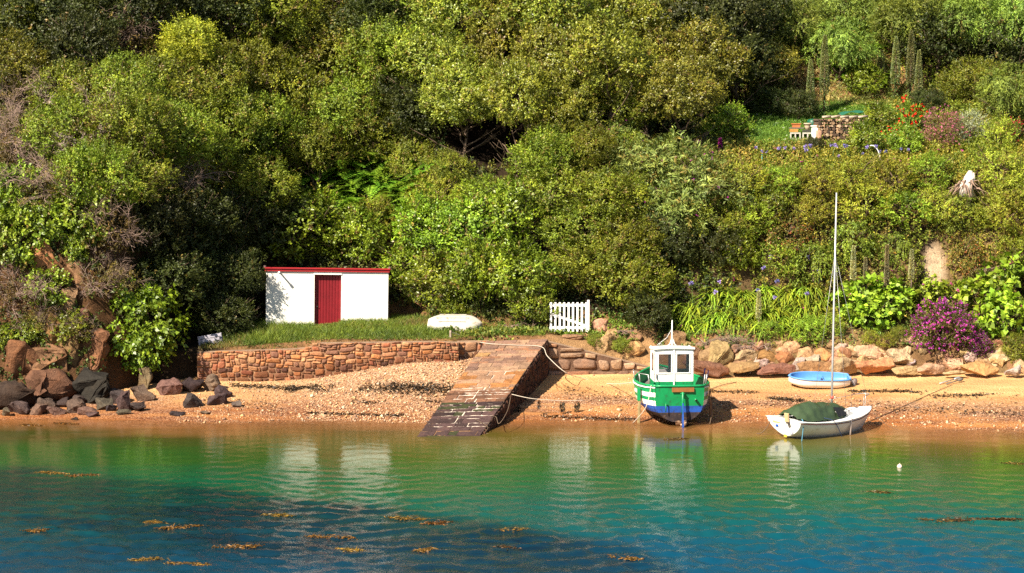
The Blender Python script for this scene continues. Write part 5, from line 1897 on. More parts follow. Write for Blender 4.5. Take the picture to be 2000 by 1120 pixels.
# ------------------------------------------------------------------ ground cover nobody could count
def cover(name, label, cat, x0, x1, y0, y1, n, L_, W_, base, cond, mat, npl=8, sl=0.3, up=0.6, old=0.15, flowers=None, clump=True):
    x = rng.uniform(x0, x1, n)
    y = rng.uniform(y0, y1, n)
    k = cond(x, y, y - np.interp(x, HFX, HFY))
    if clump:
        k &= wob(x * 2.3 + 3, y * 2.3) + wob(x * 6, y * 6 + 2) > -0.75
    x, y = x[k], y[k]
    n = len(x)
    e = 0.08
    z = ground(x, y)
    gx_ = (ground(x + e, y) - ground(x - e, y)) / (2 * e)
    gy_ = (ground(x, y + e) - ground(x, y - e)) / (2 * e)
    nr = unit(np.stack([-gx_, -gy_, np.ones(n)], 1))
    P = np.stack([x, y, z], 1) + nr * rng.uniform(-0.02, 0.10, (n, 1))
    ax = unit(nr + np.array([0, 0, up]) + 0.7 * rng.normal(size=(n, 3)) * 0.6)
    lt = (np.arange(npl) + 0.4) / npl
    PP = (P[:, None, :] + ax[:, None, :] * (lt[None, :, None] * sl * rng.uniform(0.6, 1.4, (n, 1, 1)))).reshape(-1, 3)
    DD = unit(np.repeat(ax, npl, 0) * 0.7 + rand_dir(n * npl))
    NN = unit(np.repeat(nr, npl, 0) + np.array([0, 0, .3]) + rand_dir(n * npl) * 0.8)
    s = rng.uniform(0.6, 1.3, n * npl)
    V, F = quads(PP, DD, NN, L_ * s, W_ * s)
    pal = np.asarray(base, float)
    if pal.ndim == 1:
        pal = pal[None]
    # neighbouring sprigs share a colour
    pick = np.clip(((wob(x * 1.1, y * 1.1 + 4) * 0.8 + 0.5) * len(pal) + rng.normal(0, 0.5, n)).astype(int), 0, len(pal) - 1)
    cb = np.repeat(pal[pick], npl, 0)
    c = tint(n * npl, cb, 0.3, 0.1)
    if flowers:
        fc, fn, fs = flowers
        q = rng.choice(n, fn, replace=False)
        fp = np.repeat(P[q] + ax[q] * sl, 4, 0) + rng.normal(size=(fn * 4, 3)) * fs * 0.2
        v, f = quads(fp, rand_dir(fn * 4), rand_dir(fn * 4), fs, fs * .8)
        F = np.vstack([F, f + len(V)])
        V = np.vstack([V, v])
        c = np.vstack([c, tint(fn * 4, fc, .25, .05)])
    o = link(name, mesh_np(name, V, F, mat, c))
    return tag(o, label, cat, kind='stuff')


cover('undergrowth', 'dark ivy and undergrowth between the trees on the wooded slope', 'undergrowth', -24, 9, 65, 98, 52000, 0.12, 0.075,
      [(0.045, 0.062, 0.014), (0.08, 0.10, 0.018), (0.06, 0.075, 0.016), (0.12, 0.115, 0.024)],
      lambda x, y, s: (s > 0.15) & (s < 22) & ~((x > -15.5) & (x < 1.5) & (y < 70.5)) & ~((np.abs(x + 0.9) < 2.0) & (np.abs(s - 8) < 2.2)), M_LEAF)
cover('hill_scrub', 'rough scrub covering the hill beyond the trees', 'scrub', -46, 46, 64, 118, 26000, 0.26, 0.15,
      [(0.07, 0.09, 0.018), (0.12, 0.14, 0.024), (0.09, 0.10, 0.02)],
      lambda x, y, s: (s > 0.3) & ((x < -21) | (x > 21.5) | (s > 19) | ((x < 9) & (s > 17))), M_LEAF, sl=0.55)
cover('cliff_scrub', 'mixed yellow green scrub and creepers clothing the right cliff', 'scrub', 6.5, 23, 70, 77.5, 16000, 0.10, 0.05,
      [(0.16, 0.21, 0.025), (0.32, 0.29, 0.045), (0.25, 0.28, 0.035), (0.38, 0.29, 0.07), (0.20, 0.24, 0.03)],
      lambda x, y, s: (s > 0.2) & (s < 6.2) & ~((((x - BARE.x) / 0.5) ** 2 + ((ground(x, y) - BARE.z) / 1.0) ** 2) < 0.9), M_SOFT, flowers=((0.6, 0.05, 0.3), 60, 0.08))
cover('garden_plants', 'low mixed planting round the lawn and on the bank behind it', 'plants', 8, 25, 75, 100, 21000, 0.12, 0.06,
      [(0.24, 0.28, 0.035), (0.19, 0.25, 0.03), (0.33, 0.31, 0.06), (0.13, 0.17, 0.03)],
      lambda x, y, s: (s > 5.0) & ~((x > 10.2) & (x < 17.6) & (s > 5.9) & (s < 12.6)) & ~((x > 13.4) & (x < 17.6) & (s > 12.4) & (s < 16.4)), M_SOFT)
cover('lawn_grass', 'short sunlit grass of the garden lawn', 'grass', 10, 18, 76, 84.5, 26000, 0.10, 0.02, [(0.13, 0.22, 0.03), (0.16, 0.25, 0.035)],
      lambda x, y, s: (s > 5.7) & (s < 12.9), M_SOFT, npl=4, sl=0.06, up=1.5, clump=False, flowers=((0.8, 0.8, 0.75), 150, 0.05))
cover('bank_straw', 'straw and dead leaves on the brown bank behind the log pile', 'straw', 13.2, 18, 82, 90, 5000, 0.14, 0.03, [(0.34, 0.20, 0.09), (0.22, 0.12, 0.06), (0.45, 0.34, 0.14), (0.20, 0.20, 0.05)],
      lambda x, y, s: (s > 12.2) & (s < 16.6), M_SOFT, npl=6, sl=0.12)


def blades(name, label, cat, x0, x1, y0, y1, n, hfun, base, cond, W_=0.022):
    x = rng.uniform(x0, x1, n)
    y = rng.uniform(y0, y1, n)
    k = cond(x, y)
    x, y = x[k], y[k]
    n = len(x)
    P = np.stack([x, y, ground(x, y) - 0.02], 1)
    D = unit(np.array([0.0, 0, 1]) + 0.42 * rng.normal(size=(n, 3)))
    h = hfun(x, y) * rng.uniform(0.5, 1.2, n)
    v, f = quads(P, D, rand_dir(n), h, W_ * np.ones(n), mid=0.4)
    v = v.reshape(-1, 4, 3)
    lean = rng.normal(size=(n, 3)) * 0.25 * h[:, None]
    lean[:, 2] = -0.1 * h
    v[:, 2] += lean
    pal = np.asarray(base, float)
    pick = np.clip(((wob(x * 1.6, y * 1.6) * 0.8 + 0.5) * len(pal) + rng.normal(0, .6, n)).astype(int), 0, len(pal) - 1)
    o = link(name, mesh_np(name, v.reshape(-1, 3), f, M_SOFT, tint(n, pal[pick], 0.25, 0.1)))
    return tag(o, label, cat, kind='stuff')


def not_shed(x, y):
    fx_ = fl_.y + (fr_.y - fl_.y) * (x - fl_.x) / (fr_.x - fl_.x)
    return ~((x > fl_.x - 0.1) & (x < fr_.x + 0.1) & (y > fx_ - 0.06))


def g_h(x, y):
    h = 0.10 + 0.20 * sm(68.3, 69.8, y)
    h = h + 0.26 * np.exp(-((x + 9.8) / 1.0) ** 2) + 0.06 * wob(x * 3, y * 3)
    dx = np.abs(x - (fl_.x + (d0 + d1) / 2)) < 0.55
    h = np.where(dx & (y > 70.2), 0.13, h)
    h = np.where(x > -2.5, h * 0.5, h)
    return np.clip(h, 0.06, 0.7)


blades('terrace_grass', 'long green grass on the terrace in front of the boathouse', 'grass', -12.2, 1.3, 68.05, 73.4, 60000, g_h, [(0.30, 0.24, 0.08), (0.14, 0.21, 0.03), (0.18, 0.26, 0.035), (0.12, 0.185, 0.028)],
       lambda x, y: not_shed(x, y) & (y > np.interp(x, SFX, SFY) + 0.38 + 0.3 * np.abs(wob(x * 2, y))) & ~((x > -0.8) & (y < 69.6)))
cover('bank_herbs', 'low herbs and weeds on the bank above the boulders', 'herbs', 5.6, 22, 68.6, 71.6, 3600, 0.085, 0.045, [(0.13, 0.17, 0.03), (0.20, 0.17, 0.05), (0.10, 0.14, 0.025)],
      lambda x, y, s: (y > np.interp(x, SFX, SFY) + 1.25), M_SOFT, npl=7, sl=0.16)
cover('path_weeds', 'weeds and ivy along the path by the gate and the upturned dinghy', 'herbs', -3.2, 5, 68.8, 71.6, 2300, 0.10, 0.06, [(0.15, 0.20, 0.03), (0.19, 0.19, 0.04), (0.11, 0.16, 0.02)],
      lambda x, y, s: (y > 69.45 + 0.35 * np.sin(x * 1.7)) & ((x < 1.3) | (y > 70.1)), M_SOFT, npl=6, sl=0.14)

# shingle
n = 30000
x = np.concatenate([rng.uniform(-12, -0.8, n * 6 // 10), rng.uniform(1.0, 21, n * 4 // 10)])
y = shore_y(x) + rng.uniform(-0.3, 6.3, n) ** 1.0
z = ground(x, y)
k = (y < np.interp(x, SFX, SFY) - 0.05) & ((x < 0) | ((z < 0.42 + 0.25 * wob(x, y)) & (rng.random(n) < 0.6)) | (rng.random(n) < 0.06)) & ((x > -7.5) | (rng.random(n) < 0.25))
x, y, z = x[k], y[k], z[k]
n = len(x)
r = 0.011 * np.exp(rng.normal(0.5, 0.45, n))
octv = np.array([(1, 0, 0), (0, 1, 0), (-1, 0, 0), (0, -1, 0), (0, 0, .7), (0, 0, -.7)], float)
octf = np.array([(0, 1, 4), (1, 2, 4), (2, 3, 4), (3, 0, 4), (1, 0, 5), (2, 1, 5), (3, 2, 5), (0, 3, 5)])
jit = octv[None] * rng.uniform(0.6, 1.3, (n, 6, 3)) + rng.normal(size=(n, 6, 3)) * 0.12
a = rng.uniform(0, 6.28, n)
ca, sa = np.cos(a)[:, None], np.sin(a)[:, None]
jx, jy = jit[..., 0] * ca - jit[..., 1] * sa, jit[..., 0] * sa + jit[..., 1] * ca
V = np.stack([jx, jy, jit[..., 2]], -1) * r[:, None, None] * 1.3 + np.stack([x, y, z + r * 0.4], 1)[:, None]
pal = np.array([(0.62, 0.42, 0.25), (0.54, 0.31, 0.16), (0.72, 0.55, 0.37), (0.46, 0.28, 0.17), (0.30, 0.18, 0.12), (0.66, 0.38, 0.18)])
c = np.repeat(pal[rng.integers(0, len(pal), n)] * rng.uniform(.75, 1.2, (n, 1)), 6, 0)
F = (octf[None] + np.arange(n)[:, None, None] * 6).reshape(-1, 3)
tag(link('shingle', mesh_np('shingle', V.reshape(-1, 3), F, M_STONE, c, True)), 'loose orange and tan shingle scattered over the beach', 'shingle', kind='stuff')


# wrack lines
M_WEED = leaf_mat('sea_wrack', rough=0.5, spec=0.4, trans=0.1)


def wrack_line(name, label, segs, n, base, cat='seaweed', flat=0.05):
    P = []
    for (u0, v0, u1, v1, spread, k) in segs:
        a, b = hit(u0, v0), hit(u1, v1)
        k = int(k * .75)
        q = rng.random(k)
        x = a.x + (b.x - a.x) * q + rng.normal(0, 0.1, k)
        y = a.y + (b.y - a.y) * q + rng.normal(0, spread, k) + 0.18 * wob(x * 2, x)
        kk = wob(x * 3.1, y * 4 + u0) > -0.30
        P.append(np.stack([x, y, ground(x, y) + rng.uniform(0.0, flat, k)], 1)[kk])
    P = np.vstack(P)
    n = len(P)
    v, f = quads(P, unit(rng.normal(size=(n, 3)) * np.array([1, 1, .25])), unit(np.array([0, 0, 1.0]) + 0.6 * rng.normal(size=(n, 3))), 0.13 * rng.uniform(.5, 1.4, n), 0.035 * rng.uniform(.6, 1.4, n))
    o = link(name, mesh_np(name, v, f, M_WEED, tint(n, base, 0.4, .15)))
    tag(o, label, cat, kind='stuff')


wrack_line('wrack_line', 'dark seaweed washed up in bands across the beach',
           [(455, 752, 640, 762, .16, 1200), (560, 762, 910, 768, .22, 3400), (760, 752, 905, 762, .15, 900), (690, 786, 770, 789, .06, 260), (830, 783, 905, 788, .08, 260), (600, 808, 830, 812, .07, 700),
            (1060, 815, 1240, 820, .08, 600), (1380, 765, 1490, 770, .08, 360), (1500, 778, 1570, 784, .10, 420), (1650, 764, 1800, 768, .09, 700), (1820, 775, 2000, 770, .1, 600), (1730, 800, 2000, 812, .2, 380),
            (1090, 760, 1240, 790, .5, 380), (1400, 790, 2000, 800, .5, 700), (400, 780, 560, 800, .35, 240), (1000, 800, 1050, 812, .2, 400)], 0, (0.035, 0.022, 0.012))
GW = 'floating seaweed clumps in the foreground water'
for i, (u, v, wpx, k) in enumerate([(100, 923, 60, 160), (160, 928, 60, 110), (75, 1034, 45, 140), (300, 1019, 25, 60), (355, 1028, 80, 160), (550, 1006, 60, 180), (640, 1048, 100, 420), (465, 1066, 90, 260), (285, 1092, 50, 160), (370, 1101, 90, 360),
                                    (685, 1073, 45, 150), (795, 1012, 80, 260), (855, 1020, 55, 180), (1000, 1034, 60, 200), (835, 1073, 30, 70), (1220, 1088, 60, 220), (1900, 1014, 200, 520), (1720, 961, 40, 160), (1830, 1016, 60, 120), (60, 830, 40, 90), (128, 827, 45, 130), (990, 1069, 30, 60), (1320, 857, 45, 60), (1990, 905, 60, 120)]):
    p = at_z(u, v, 0.02)
    wm = wpx * p.y / FPX * 0.9
    k = int(110 + 330 * wm)
    q = np.linspace(-1, 1, k) + rng.normal(0, .04, k)
    P = np.stack([q * wm / 2 + rng.normal(0, .1, k), rng.normal(0, 0.10, k) * (1.15 - np.abs(q)) + 0.1 * q * rng.choice([-1, 1]), rng.uniform(-0.05, 0.008, k)], 1)
    v_, f_ = quads(P, unit(rng.normal(size=(k, 3)) * np.array([1, 1, .10])), unit(np.array([0, -.3, 1.0]) + .5 * rng.normal(size=(k, 3))), 0.12 * rng.uniform(.5, 1.3, k), 0.024)
    o = link('seaweed_clump', mesh_np('seaweed_clump', v_, f_, M_WEED, tint(k, (0.15, 0.075, 0.014) if i < 16 or i in (19, 20) else (0.09, 0.055, 0.014), .4, .12)), None, p)
    tag(o, 'loose orange brown seaweed clump floating on the water in front of the beach', 'seaweed', GW)

# ------------------------------------------------------------------ green fishing boat
M_GREEN = plain('green_boat_paint', (0.006, 0.27, 0.085), 0.42, 0.25, 2.5, 0.12, 0.45, dirt=(0.02, 0.12, 0.05))
M_HWHITE = plain('white_boat_paint', (0.84, 0.83, 0.80), 0.4, 0.08, 3, 0.1, 0.45, dirt=(0.62, 0.58, 0.52))
M_BLUE = plain('blue_boat_paint', (0.02, 0.095, 0.42), 0.5, 0.3, 4, 0.15, 0.4, dirt=(0.03, 0.04, 0.07))
M_FOUL = plain('antifouling', (0.045, 0.032, 0.034), 0.75, 0.5, 4, 0.4, 0.3, dirt=(0.14, 0.08, 0.05))
M_BRWOOD = plain('brown_board', (0.30, 0.115, 0.035), 0.5, 0.3, 5, 0.2, 0.4)
M_GREYW = plain('grey_deck', (0.16, 0.14, 0.125), 0.8, 0.3, 6, 0.2, 0.2)
M_STEEL = plain('galvanised_steel', (0.5, 0.49, 0.47), 0.4, 0.2, 8, 0.1, 0.5, metal=0.6)
M_ALU = plain('mast_aluminium', (0.50, 0.49, 0.49), 0.35, 0.1, 4, 0.05, 0.5, metal=0.35)
M_BRONZE = plain('bronze', (0.36, 0.22, 0.13), 0.5, 0.35, 8, 0.2, 0.5, metal=0.4)
M_BLACK = plain('black_plastic', (0.02, 0.02, 0.022), 0.5, 0.3, 8, 0.1, 0.4)
m, nt, N, L, P = new_mat('window_glass')
P.inputs['Base Color'].default_value = (0.9, 0.9, 0.92, 1)
P.inputs['Roughness'].default_value = 0.03
trn = N.new('ShaderNodeBsdfTransparent')
trn.inputs[0].default_value = (0.62, 0.60, 0.62, 1)
gls = N.new('ShaderNodeBsdfGlossy')
gls.inputs['Roughness'].default_value = 0.05
fr = N.new('ShaderNodeFresnel')
fr.inputs[0].default_value = 1.5
mx = N.new('ShaderNodeMixShader')
ff = math_n(nt, 'ADD', fr.outputs[0], 0.08)
L.new(ff, mx.inputs[0])
L.new(trn.outputs[0], mx.inputs[1])
L.new(gls.outputs[0], mx.inputs[2])
L.new(mx.outputs[0], N['Material Output'].inputs[0])
M_GLASS = m

g0_ = at_y(1322, 824, 62.0)
boat = thing('fishing_boat', 'green wooden fishing boat with a white wheelhouse, stern facing the water', 'boat', (g0_.x + .05, 61.6, -0.10), rad(4.5))
LEN = 4.7
YS = np.array([0.0, 0.5, 1.2, 2.0, 2.8, 3.5, 4.1, 4.5, 4.7])
HBM = np.array([0.86, 1.10, 1.27, 1.31, 1.20, 0.94, 0.60, 0.28, 0.05])
SHR = np.array([1.52, 1.47, 1.43, 1.41, 1.41, 1.44, 1.49, 1.54, 1.57])
KEL = np.array([0.22, 0.21, 0.20, 0.18, 0.18, 0.20, 0.28, 0.45, 0.75])
QS = [0.0, 0.04, 0.09, 0.16, 0.22, 0.28, 0.37, 0.46, 0.53, 0.60, 0.70, 0.82, 0.91, 1.0]


def sec(q, y):
    e = np.interp(y, [0, 2.5, 4.7], [4.6, 3.0, 1.25])
    return (1 - (1 - q) ** e) ** 0.6


def hull_pt(y, q, sgn):
    hb_ = np.interp(y, YS, HBM)
    zs, zk = np.interp(y, YS, SHR), np.interp(y, YS, KEL)
    zt_ = np.interp(q, [0, 1], [zk, zs])
    return (sgn * hb_ * sec(q, y), y, zt_)


def band(q, side=True):
    if q < 0.28:
        return 3
    if q < 0.46:
        return 2
    if side and (0.46 <= q < 0.60 or 0.70 <= q < 0.82):
        return 1
    return 0


mb = MB()
ys = np.linspace(0, LEN, 26)
for sgn in (-1, 1):
    for j in range(len(QS) - 1):
        rows = [[hull_pt(y, QS[j], sgn) for y in ys], [hull_pt(y, QS[j + 1], sgn) for y in ys]]
        mb.grid(rows, band((QS[j] + QS[j + 1]) / 2), smooth=True, flip=(sgn > 0))
for j in range(len(QS) - 1):
    rows = [[(sx * hull_pt(0, q, 1)[0], -0.16 * (q - 0.35) * (1 - 0.35 * sx * sx), hull_pt(0, q, 1)[2]) for sx in np.linspace(-1, 1, 9)] for q in (QS[j], QS[j + 1])]
    mb.grid(rows, band((QS[j] + QS[j + 1]) / 2, False), smooth=True)
hull = mb.build('hull', [M_GREEN, M_HWHITE, M_BLUE, M_FOUL], boat)
# inner bulwark and deck
mb = MB()
for sgn in (-1, 1):
    top = [np.array(hull_pt(y, 1, sgn)) * np.array([0.93, 1, 1]) + np.array([0, 0.06 if y < .1 else 0, 0]) for y in ys]
    low = [np.array(hull_pt(y, 0.72, sgn)) * np.array([0.90, 1, 1]) + np.array([0, 0.06 if y < .1 else 0, 0]) for y in ys]
    mb.grid([[tuple(p) for p in top], [tuple(p) for p in low]], 0, flip=(sgn > 0))
    mb.grid([[tuple(p) for p in low], [(0, p[1], p[2]) for p in low]], 1, flip=(sgn > 0), smooth=False)
mb.grid([[(sx * 0.80, 0.06, 1.52) for sx in (-1, 1)], [(sx * 0.77, 0.06, 1.18) for sx in (-1, 1)]], 0, smooth=False)
mb.build('deck', [M_GREEN, M_GREYW], boat)
mb = MB()
for sgn in (-1, 1):
    mb.tube([np.array(hull_pt(y, 1, sgn)) * np.array([0.985, 1, 1]) + np.array([0, -0.02, 0.015]) for y in ys], 0.05, 6)
mb.tube([(sx * .86, -0.09 * (1 - .35 * sx * sx), 1.53) for sx in np.linspace(-1, 1, 9)], 0.045, 6)
mb.build('gunwale', M_GREEN, boat)
mb = MB()
for sgn in (-1, 1):
    mb.tube([np.array(hull_pt(y, 0.955, sgn)) * np.array([1.01, 1, 1]) for y in ys], 0.03, 5)
mb.build('rubbing_strake', M_HWHITE, boat)
mb = MB()
mb.box((0, 2.2, 0.13), (0.10, 4.2, 0.26), 0, bev=0.01)
mb.build('keel', M_FOUL, boat)
# wheelhouse
wh_w, wh_d, wz0, wz1 = 1.40, 0.95, 1.16, 2.75
wy = 0.62
wx0 = -0.10
mb = MB()


def wh_wall(axis, pos, a0, a1, z0, z1, holes, flip):
    """wall with window holes, split into strips"""
    def P_(a, z):
        return (wx0 + a, pos, z) if axis == 'x' else (wx0 + pos, a, z)
    cuts = sorted(set([a0, a1] + [h for hh in holes for h in hh[:2]]))
    for c0, c1 in zip(cuts, cuts[1:]):
        hh = [h for h in holes if h[0] <= c0 + 1e-6 and h[1] >= c1 - 1e-6]
        spans = [(z0, z1)] if not hh else [(z0, hh[0][2]), (hh[0][3], z1)]
        for q0, q1 in spans:
            zz_ = [q0] + ([wz0 + 0.42] if q0 < wz0 + 0.42 < q1 else []) + [q1]
            for r0_, r1_ in zip(zz_, zz_[1:]):
                vs = [P_(c0, r0_), P_(c1, r0_), P_(c1, r1_), P_(c0, r1_)]
                mb.add(vs, [(0, 1, 2, 3) if not flip else (3, 2, 1, 0)], 1 if r1_ <= wz0 + 0.43 else 0)


wz_w0, wz_w1 = 1.90, 2.56
hw = wh_w / 2
win_b = [(-0.55, -0.10, wz_w0, wz_w1), (0.10, 0.55, wz_w0, wz_w1)]
wh_wall('x', wy, -hw, hw, wz0, wz1, win_b, False)
wh_wall('x', wy + wh_d, -hw, hw, wz0, wz1 - .03, [(-0.6, -0.05, wz_w0, wz_w1), (0.05, 0.6, wz_w0, wz_w1)], True)
sd_h = [(wy + 0.22, wy + 0.72, wz_w0, wz_w1)]
wh_wall('y', -hw, wy, wy + wh_d, wz0, wz1, sd_h, True)
wh_wall('y', hw, wy, wy + wh_d, wz0, wz1, sd_h, False)
wh = mb.build('wheelhouse', [M_HWHITE, M_GREEN], boat)
sol = wh.modifiers.new('thick', 'SOLIDIFY')
sol.thickness = 0.03
sol.offset = -1
mb = MB()
nr_ = 9
rows = []
for yy in (wy - 0.07, wy + wh_d + 0.08):
    rows.append([(wx0 + hw * 1.04 * sx, yy, wz1 + 0.075 - 0.035 * sx * sx - (0.09 if yy > wy else 0)) for sx in np.linspace(-1, 1, nr_)])
mb.grid(rows, 0, flip=True)
mb.grid([[(p[0], p[1], p[2] - 0.06) for p in r] for r in rows], 0)
for r in rows:
    mb.grid([r, [(p[0], p[1], p[2] - 0.06) for p in r]], 0, flip=(r is rows[0]), smooth=False)
for s in (0, -1):
    e = [rows[0][s], rows[1][s]]
    mb.grid([e, [(p[0], p[1], p[2] - 0.06) for p in e]], 0, flip=(s == -1), smooth=False)
mb.build('roof', M_HWHITE, wh)
for h in win_b:
    mb = MB()
    cx_, cz_ = wx0 + (h[0] + h[1]) / 2, (h[2] + h[3]) / 2
    w2, h2 = (h[1] - h[0]) / 2, (h[3] - h[2]) / 2
    for b in ((cx_, cz_ + h2 + .015, 2 * w2 + .09, .035), (cx_, cz_ - h2 - .015, 2 * w2 + .09, .035), (cx_ - w2 - .015, cz_, .035, 2 * h2 - .008), (cx_ + w2 + .015, cz_, .035, 2 * h2 - .008)):
        mb.box((b[0], wy - 0.012, b[1]), (b[2], 0.03, b[3]), 0, bev=.004)
    mb.build('window_frame', M_GREYW if False else M_WPAINT, wh)
    mb = MB()
    mb.add([(wx0 + h[0], wy + .012, h[2]), (wx0 + h[1], wy + .012, h[2]), (wx0 + h[1], wy + .012, h[3]), (wx0 + h[0], wy + .012, h[3])], [(0, 1, 2, 3)])
    mb.build('pane', M_GLASS, wh)
for yy, hs in ((wy + wh_d - .012, [(-0.6, -0.05), (0.05, 0.6)]),):
    for a0, a1 in hs:
        mb = MB()
        mb.add([(wx0 + a0, yy, wz_w0), (wx0 + a1, yy, wz_w0), (wx0 + a1, yy, wz_w1), (wx0 + a0, yy, wz_w1)], [(0, 1, 2, 3)])
        mb.build('pane', M_GLASS, wh)
for sx in (-hw + .012, hw - .012):
    mb = MB()
    mb.add([(wx0 + sx, wy + .22, wz_w0), (wx0 + sx, wy + .72, wz_w0), (wx0 + sx, wy + .72, wz_w1), (wx0 + sx, wy + .22, wz_w1)], [(0, 1, 2, 3)])
    mb.build('pane', M_GLASS, wh)
mb = MB()
mb.box((wx0 + 0.0, wy - 0.02, (wz0 + wz1) / 2 + .02), (0.05, 0.03, wz1 - wz0 - .06), 0, bev=.006)
mb.build('door_post', M_HWHITE, wh)
mb = MB()
mb.box((wx0 - 0.62, wy - .03, 1.78), (.03, .03, .16), 0, bev=.004)
mb.tube([(wx0 - .62, wy - .02, 1.70), (wx0 - .62, wy - .09, 1.70), (wx0 - .62, wy - .09, 1.60)], .014, 6)
mb.build('handle', M_IRON, wh)
mb = MB()
rz = wz1 + 0.06
mb.tube([(wx0 - .02, wy + .30, rz), (wx0 - .03, wy + .30, rz + .55), (wx0 - .03, wy + .30, rz + 0.92)], [.045, .028, .016], 8)
for sx, sy in ((-.17, 0), (.17, 0), (0, .17)):
    mb.tube([(wx0 - .02 + sx, wy + .30 + sy, rz), (wx0 - .02 + sx * .45, wy + .30 + sy * .45, rz + .08), (wx0 - .02 + sx * .15, wy + .30 + sy * .15, rz + .28)], [.022, .018, .01], 6)
mb.tube([(wx0 - .03, wy + .3, rz + .62), (wx0 - .2, wy + .4, rz + .28), (wx0 - .52, wy + .5, rz + .02)], .008, 5)
mb.build('signal_mast', M_HWHITE, boat)
mb = MB()
mb.tube([(wx0 - .48 + .06 * math.cos(a), wy + .02, rz + .06 + .06 * math.sin(a)) for a in np.linspace(-.8, 4.4, 14)], .012, 5)
mb.build('roof_ring', M_STEEL, boat)
# stern gear
mb = MB()
mb.box((0.10, -0.125, 1.40), (0.78, 0.03, 0.155), 0, bev=.006)
mb.build('name_board', M_BRWOOD, boat)
mb = MB()
mb.tube([(0.08, -0.20, 1.33), (0.08, -0.18, 0.55)], .042, 8)
mb.box((0.08, -0.20, 1.05), (.09, .05, .09), 0, bev=.01)
mb.box((0.08, -0.15, 1.28), (.16, .10, .03), 0, bev=.006)
mb.build('rudder_post', M_GREEN, boat)
mb = MB()
rd = [(-.16, 0.95), (-.18, .12), (-.18, -.20), (.10, -.20), (.16, .12), (.02, .55), (-.04, .95)]
vs = [(0.08 + sx, -.22 - y_ * .6 - .05, z_) for sx in (-.022, .022) for y_, z_ in rd]
k = len(rd)
mb.add(vs, [tuple(range(k)), tuple(range(2 * k - 1, k - 1, -1))] + [(i, (i + 1) % k + 0, (i + 1) % k + k, i + k) for i in range(k)][::1], 0)
mb.build('rudder', M_BLUE, boat)
mb = MB()
for i in range(3):
    a = i * 2.094 + .5
    u_ = Vector((math.cos(a), 0, math.sin(a)))
    w_ = Vector((-math.sin(a), 0, math.cos(a)))
    pts = []
    for s_ in np.linspace(0, 1, 7):
        for e_ in (-1, 0, 1):
            wdt = .10 * math.sin(.35 + s_ * 2.6)
            pts.append(tuple(Vector((0.07, .02, .14)) + u_ * (.03 + .20 * s_) + w_ * wdt * e_ + Vector((0, e_ * .05 * (1 - .3 * s_), 0))))
    fs = []
    for q in range(6):
        for e_ in range(2):
            fs.append((q * 3 + e_, q * 3 + e_ + 1, q * 3 + e_ + 4, q * 3 + e_ + 3))
    mb.add(pts, fs, 0, smooth=True)
mb.tube([(0.07, -.10, .14), (0.07, .45, .2)], [.045, .06], 8)
pr = mb.build('propeller', M_BRONZE, boat)
pr.modifiers.new('thick', 'SOLIDIFY').thickness = .012
mb = MB()
mb.tube([(.55, -.02, 1.05), (.55, -.17, 1.04)], .045, 9)
mb.tube([(.55, -.172, 1.04), (.55, -.174, 1.04)], .032, 9, 1)
mb.build('exhaust', [M_GREEN, M_BLACK], boat)
mb = MB()
mb.tube([(-.50, -.10, .62), (-.50, -.12, .92)], .018, 6)
mb.box((-.50, -.10, .93), (.06, .05, .03), 0, bev=.005)
mb.build('depth_sounder', M_GREEN, boat)
# legs that hold it upright on the beach
for sx in (-1, 1):
    mb = MB()
    xb = sx * (np.interp(1.0, YS, HBM) + .07)
    mb.box((xb, 0.9, 0.40), (.09, .12, 0.98), 0, Matrix.Rotation(rad(2) * -sx, 3, 'Y'), bev=.01)
    mb.build('beaching_leg', M_WOODD if sx > 0 else plain('leg_wood', (0.36, .27, .13), .8, .4, 6, .3, .2), boat)
    if sx < 0:
        mb = MB()
        mb.box((xb - .01, .9, 1.10), (.11, .14, .46), 0, bev=.01)
        mb.build('leg_sleeve', M_GREEN, boat)
for sx, pts in ((-1, (0.35, 1.1, 2.1)), (1, (0.0, .25, 1.6, 2.2))):
    for yy in pts:
        p = Vector(hull_pt(yy, 1, sx))
        p.x *= .98
        mb = MB()
        mb.tube([p, p + Vector((sx * .05, 0, .40))], .02, 6)
        mb.build('stanchion', M_STEEL if sx < 0 or yy < 1 else M_BLUE, boat)
mb = MB()
p0, p1, p2 = [Vector(hull_pt(y, 1, -1)) + Vector((-.05, 0, .39)) for y in (.35, 1.1, 2.1)]
mb.tube([p0, p1, p2], .014, 6)
mb.build('hand_rail', M_STEEL, boat)
mb = MB()
mb.box((1.135, .42, 1.14), (.03, .42, .17), 0, Matrix.Rotation(rad(-14), 3, 'Z'), bev=.004)
mb.build('registration_board', M_BLACK, boat)

# ------------------------------------------------------------------ sailing boat afloat
s0_ = at_z(1535, 857, 0.0)
AL = rad(-54)
sail = thing('sailing_boat', 'small white sailing boat floating at the water edge with a bare mast', 'sailing boat', (s0_.x + .02, s0_.y + .1, .04), AL)
sail.rotation_euler = (rad(-2.2), 0, AL)
sail.scale = (1, .87, 1)
# local: bow towards +y, waterline z = 0
SL = 4.5
SY = np.array([0, .6, 1.5, 2.3, 3.2, 3.85, 4.28, 4.5])
SB = np.array([.80, .88, .94, .92, .76, .50, .22, .03])
SZ = np.array([.60, .55, .53, .55, .60, .68, .74, .78])
SK = np.array([.02, -.10, -.22, -.26, -.24, -.16, -.02, .16])


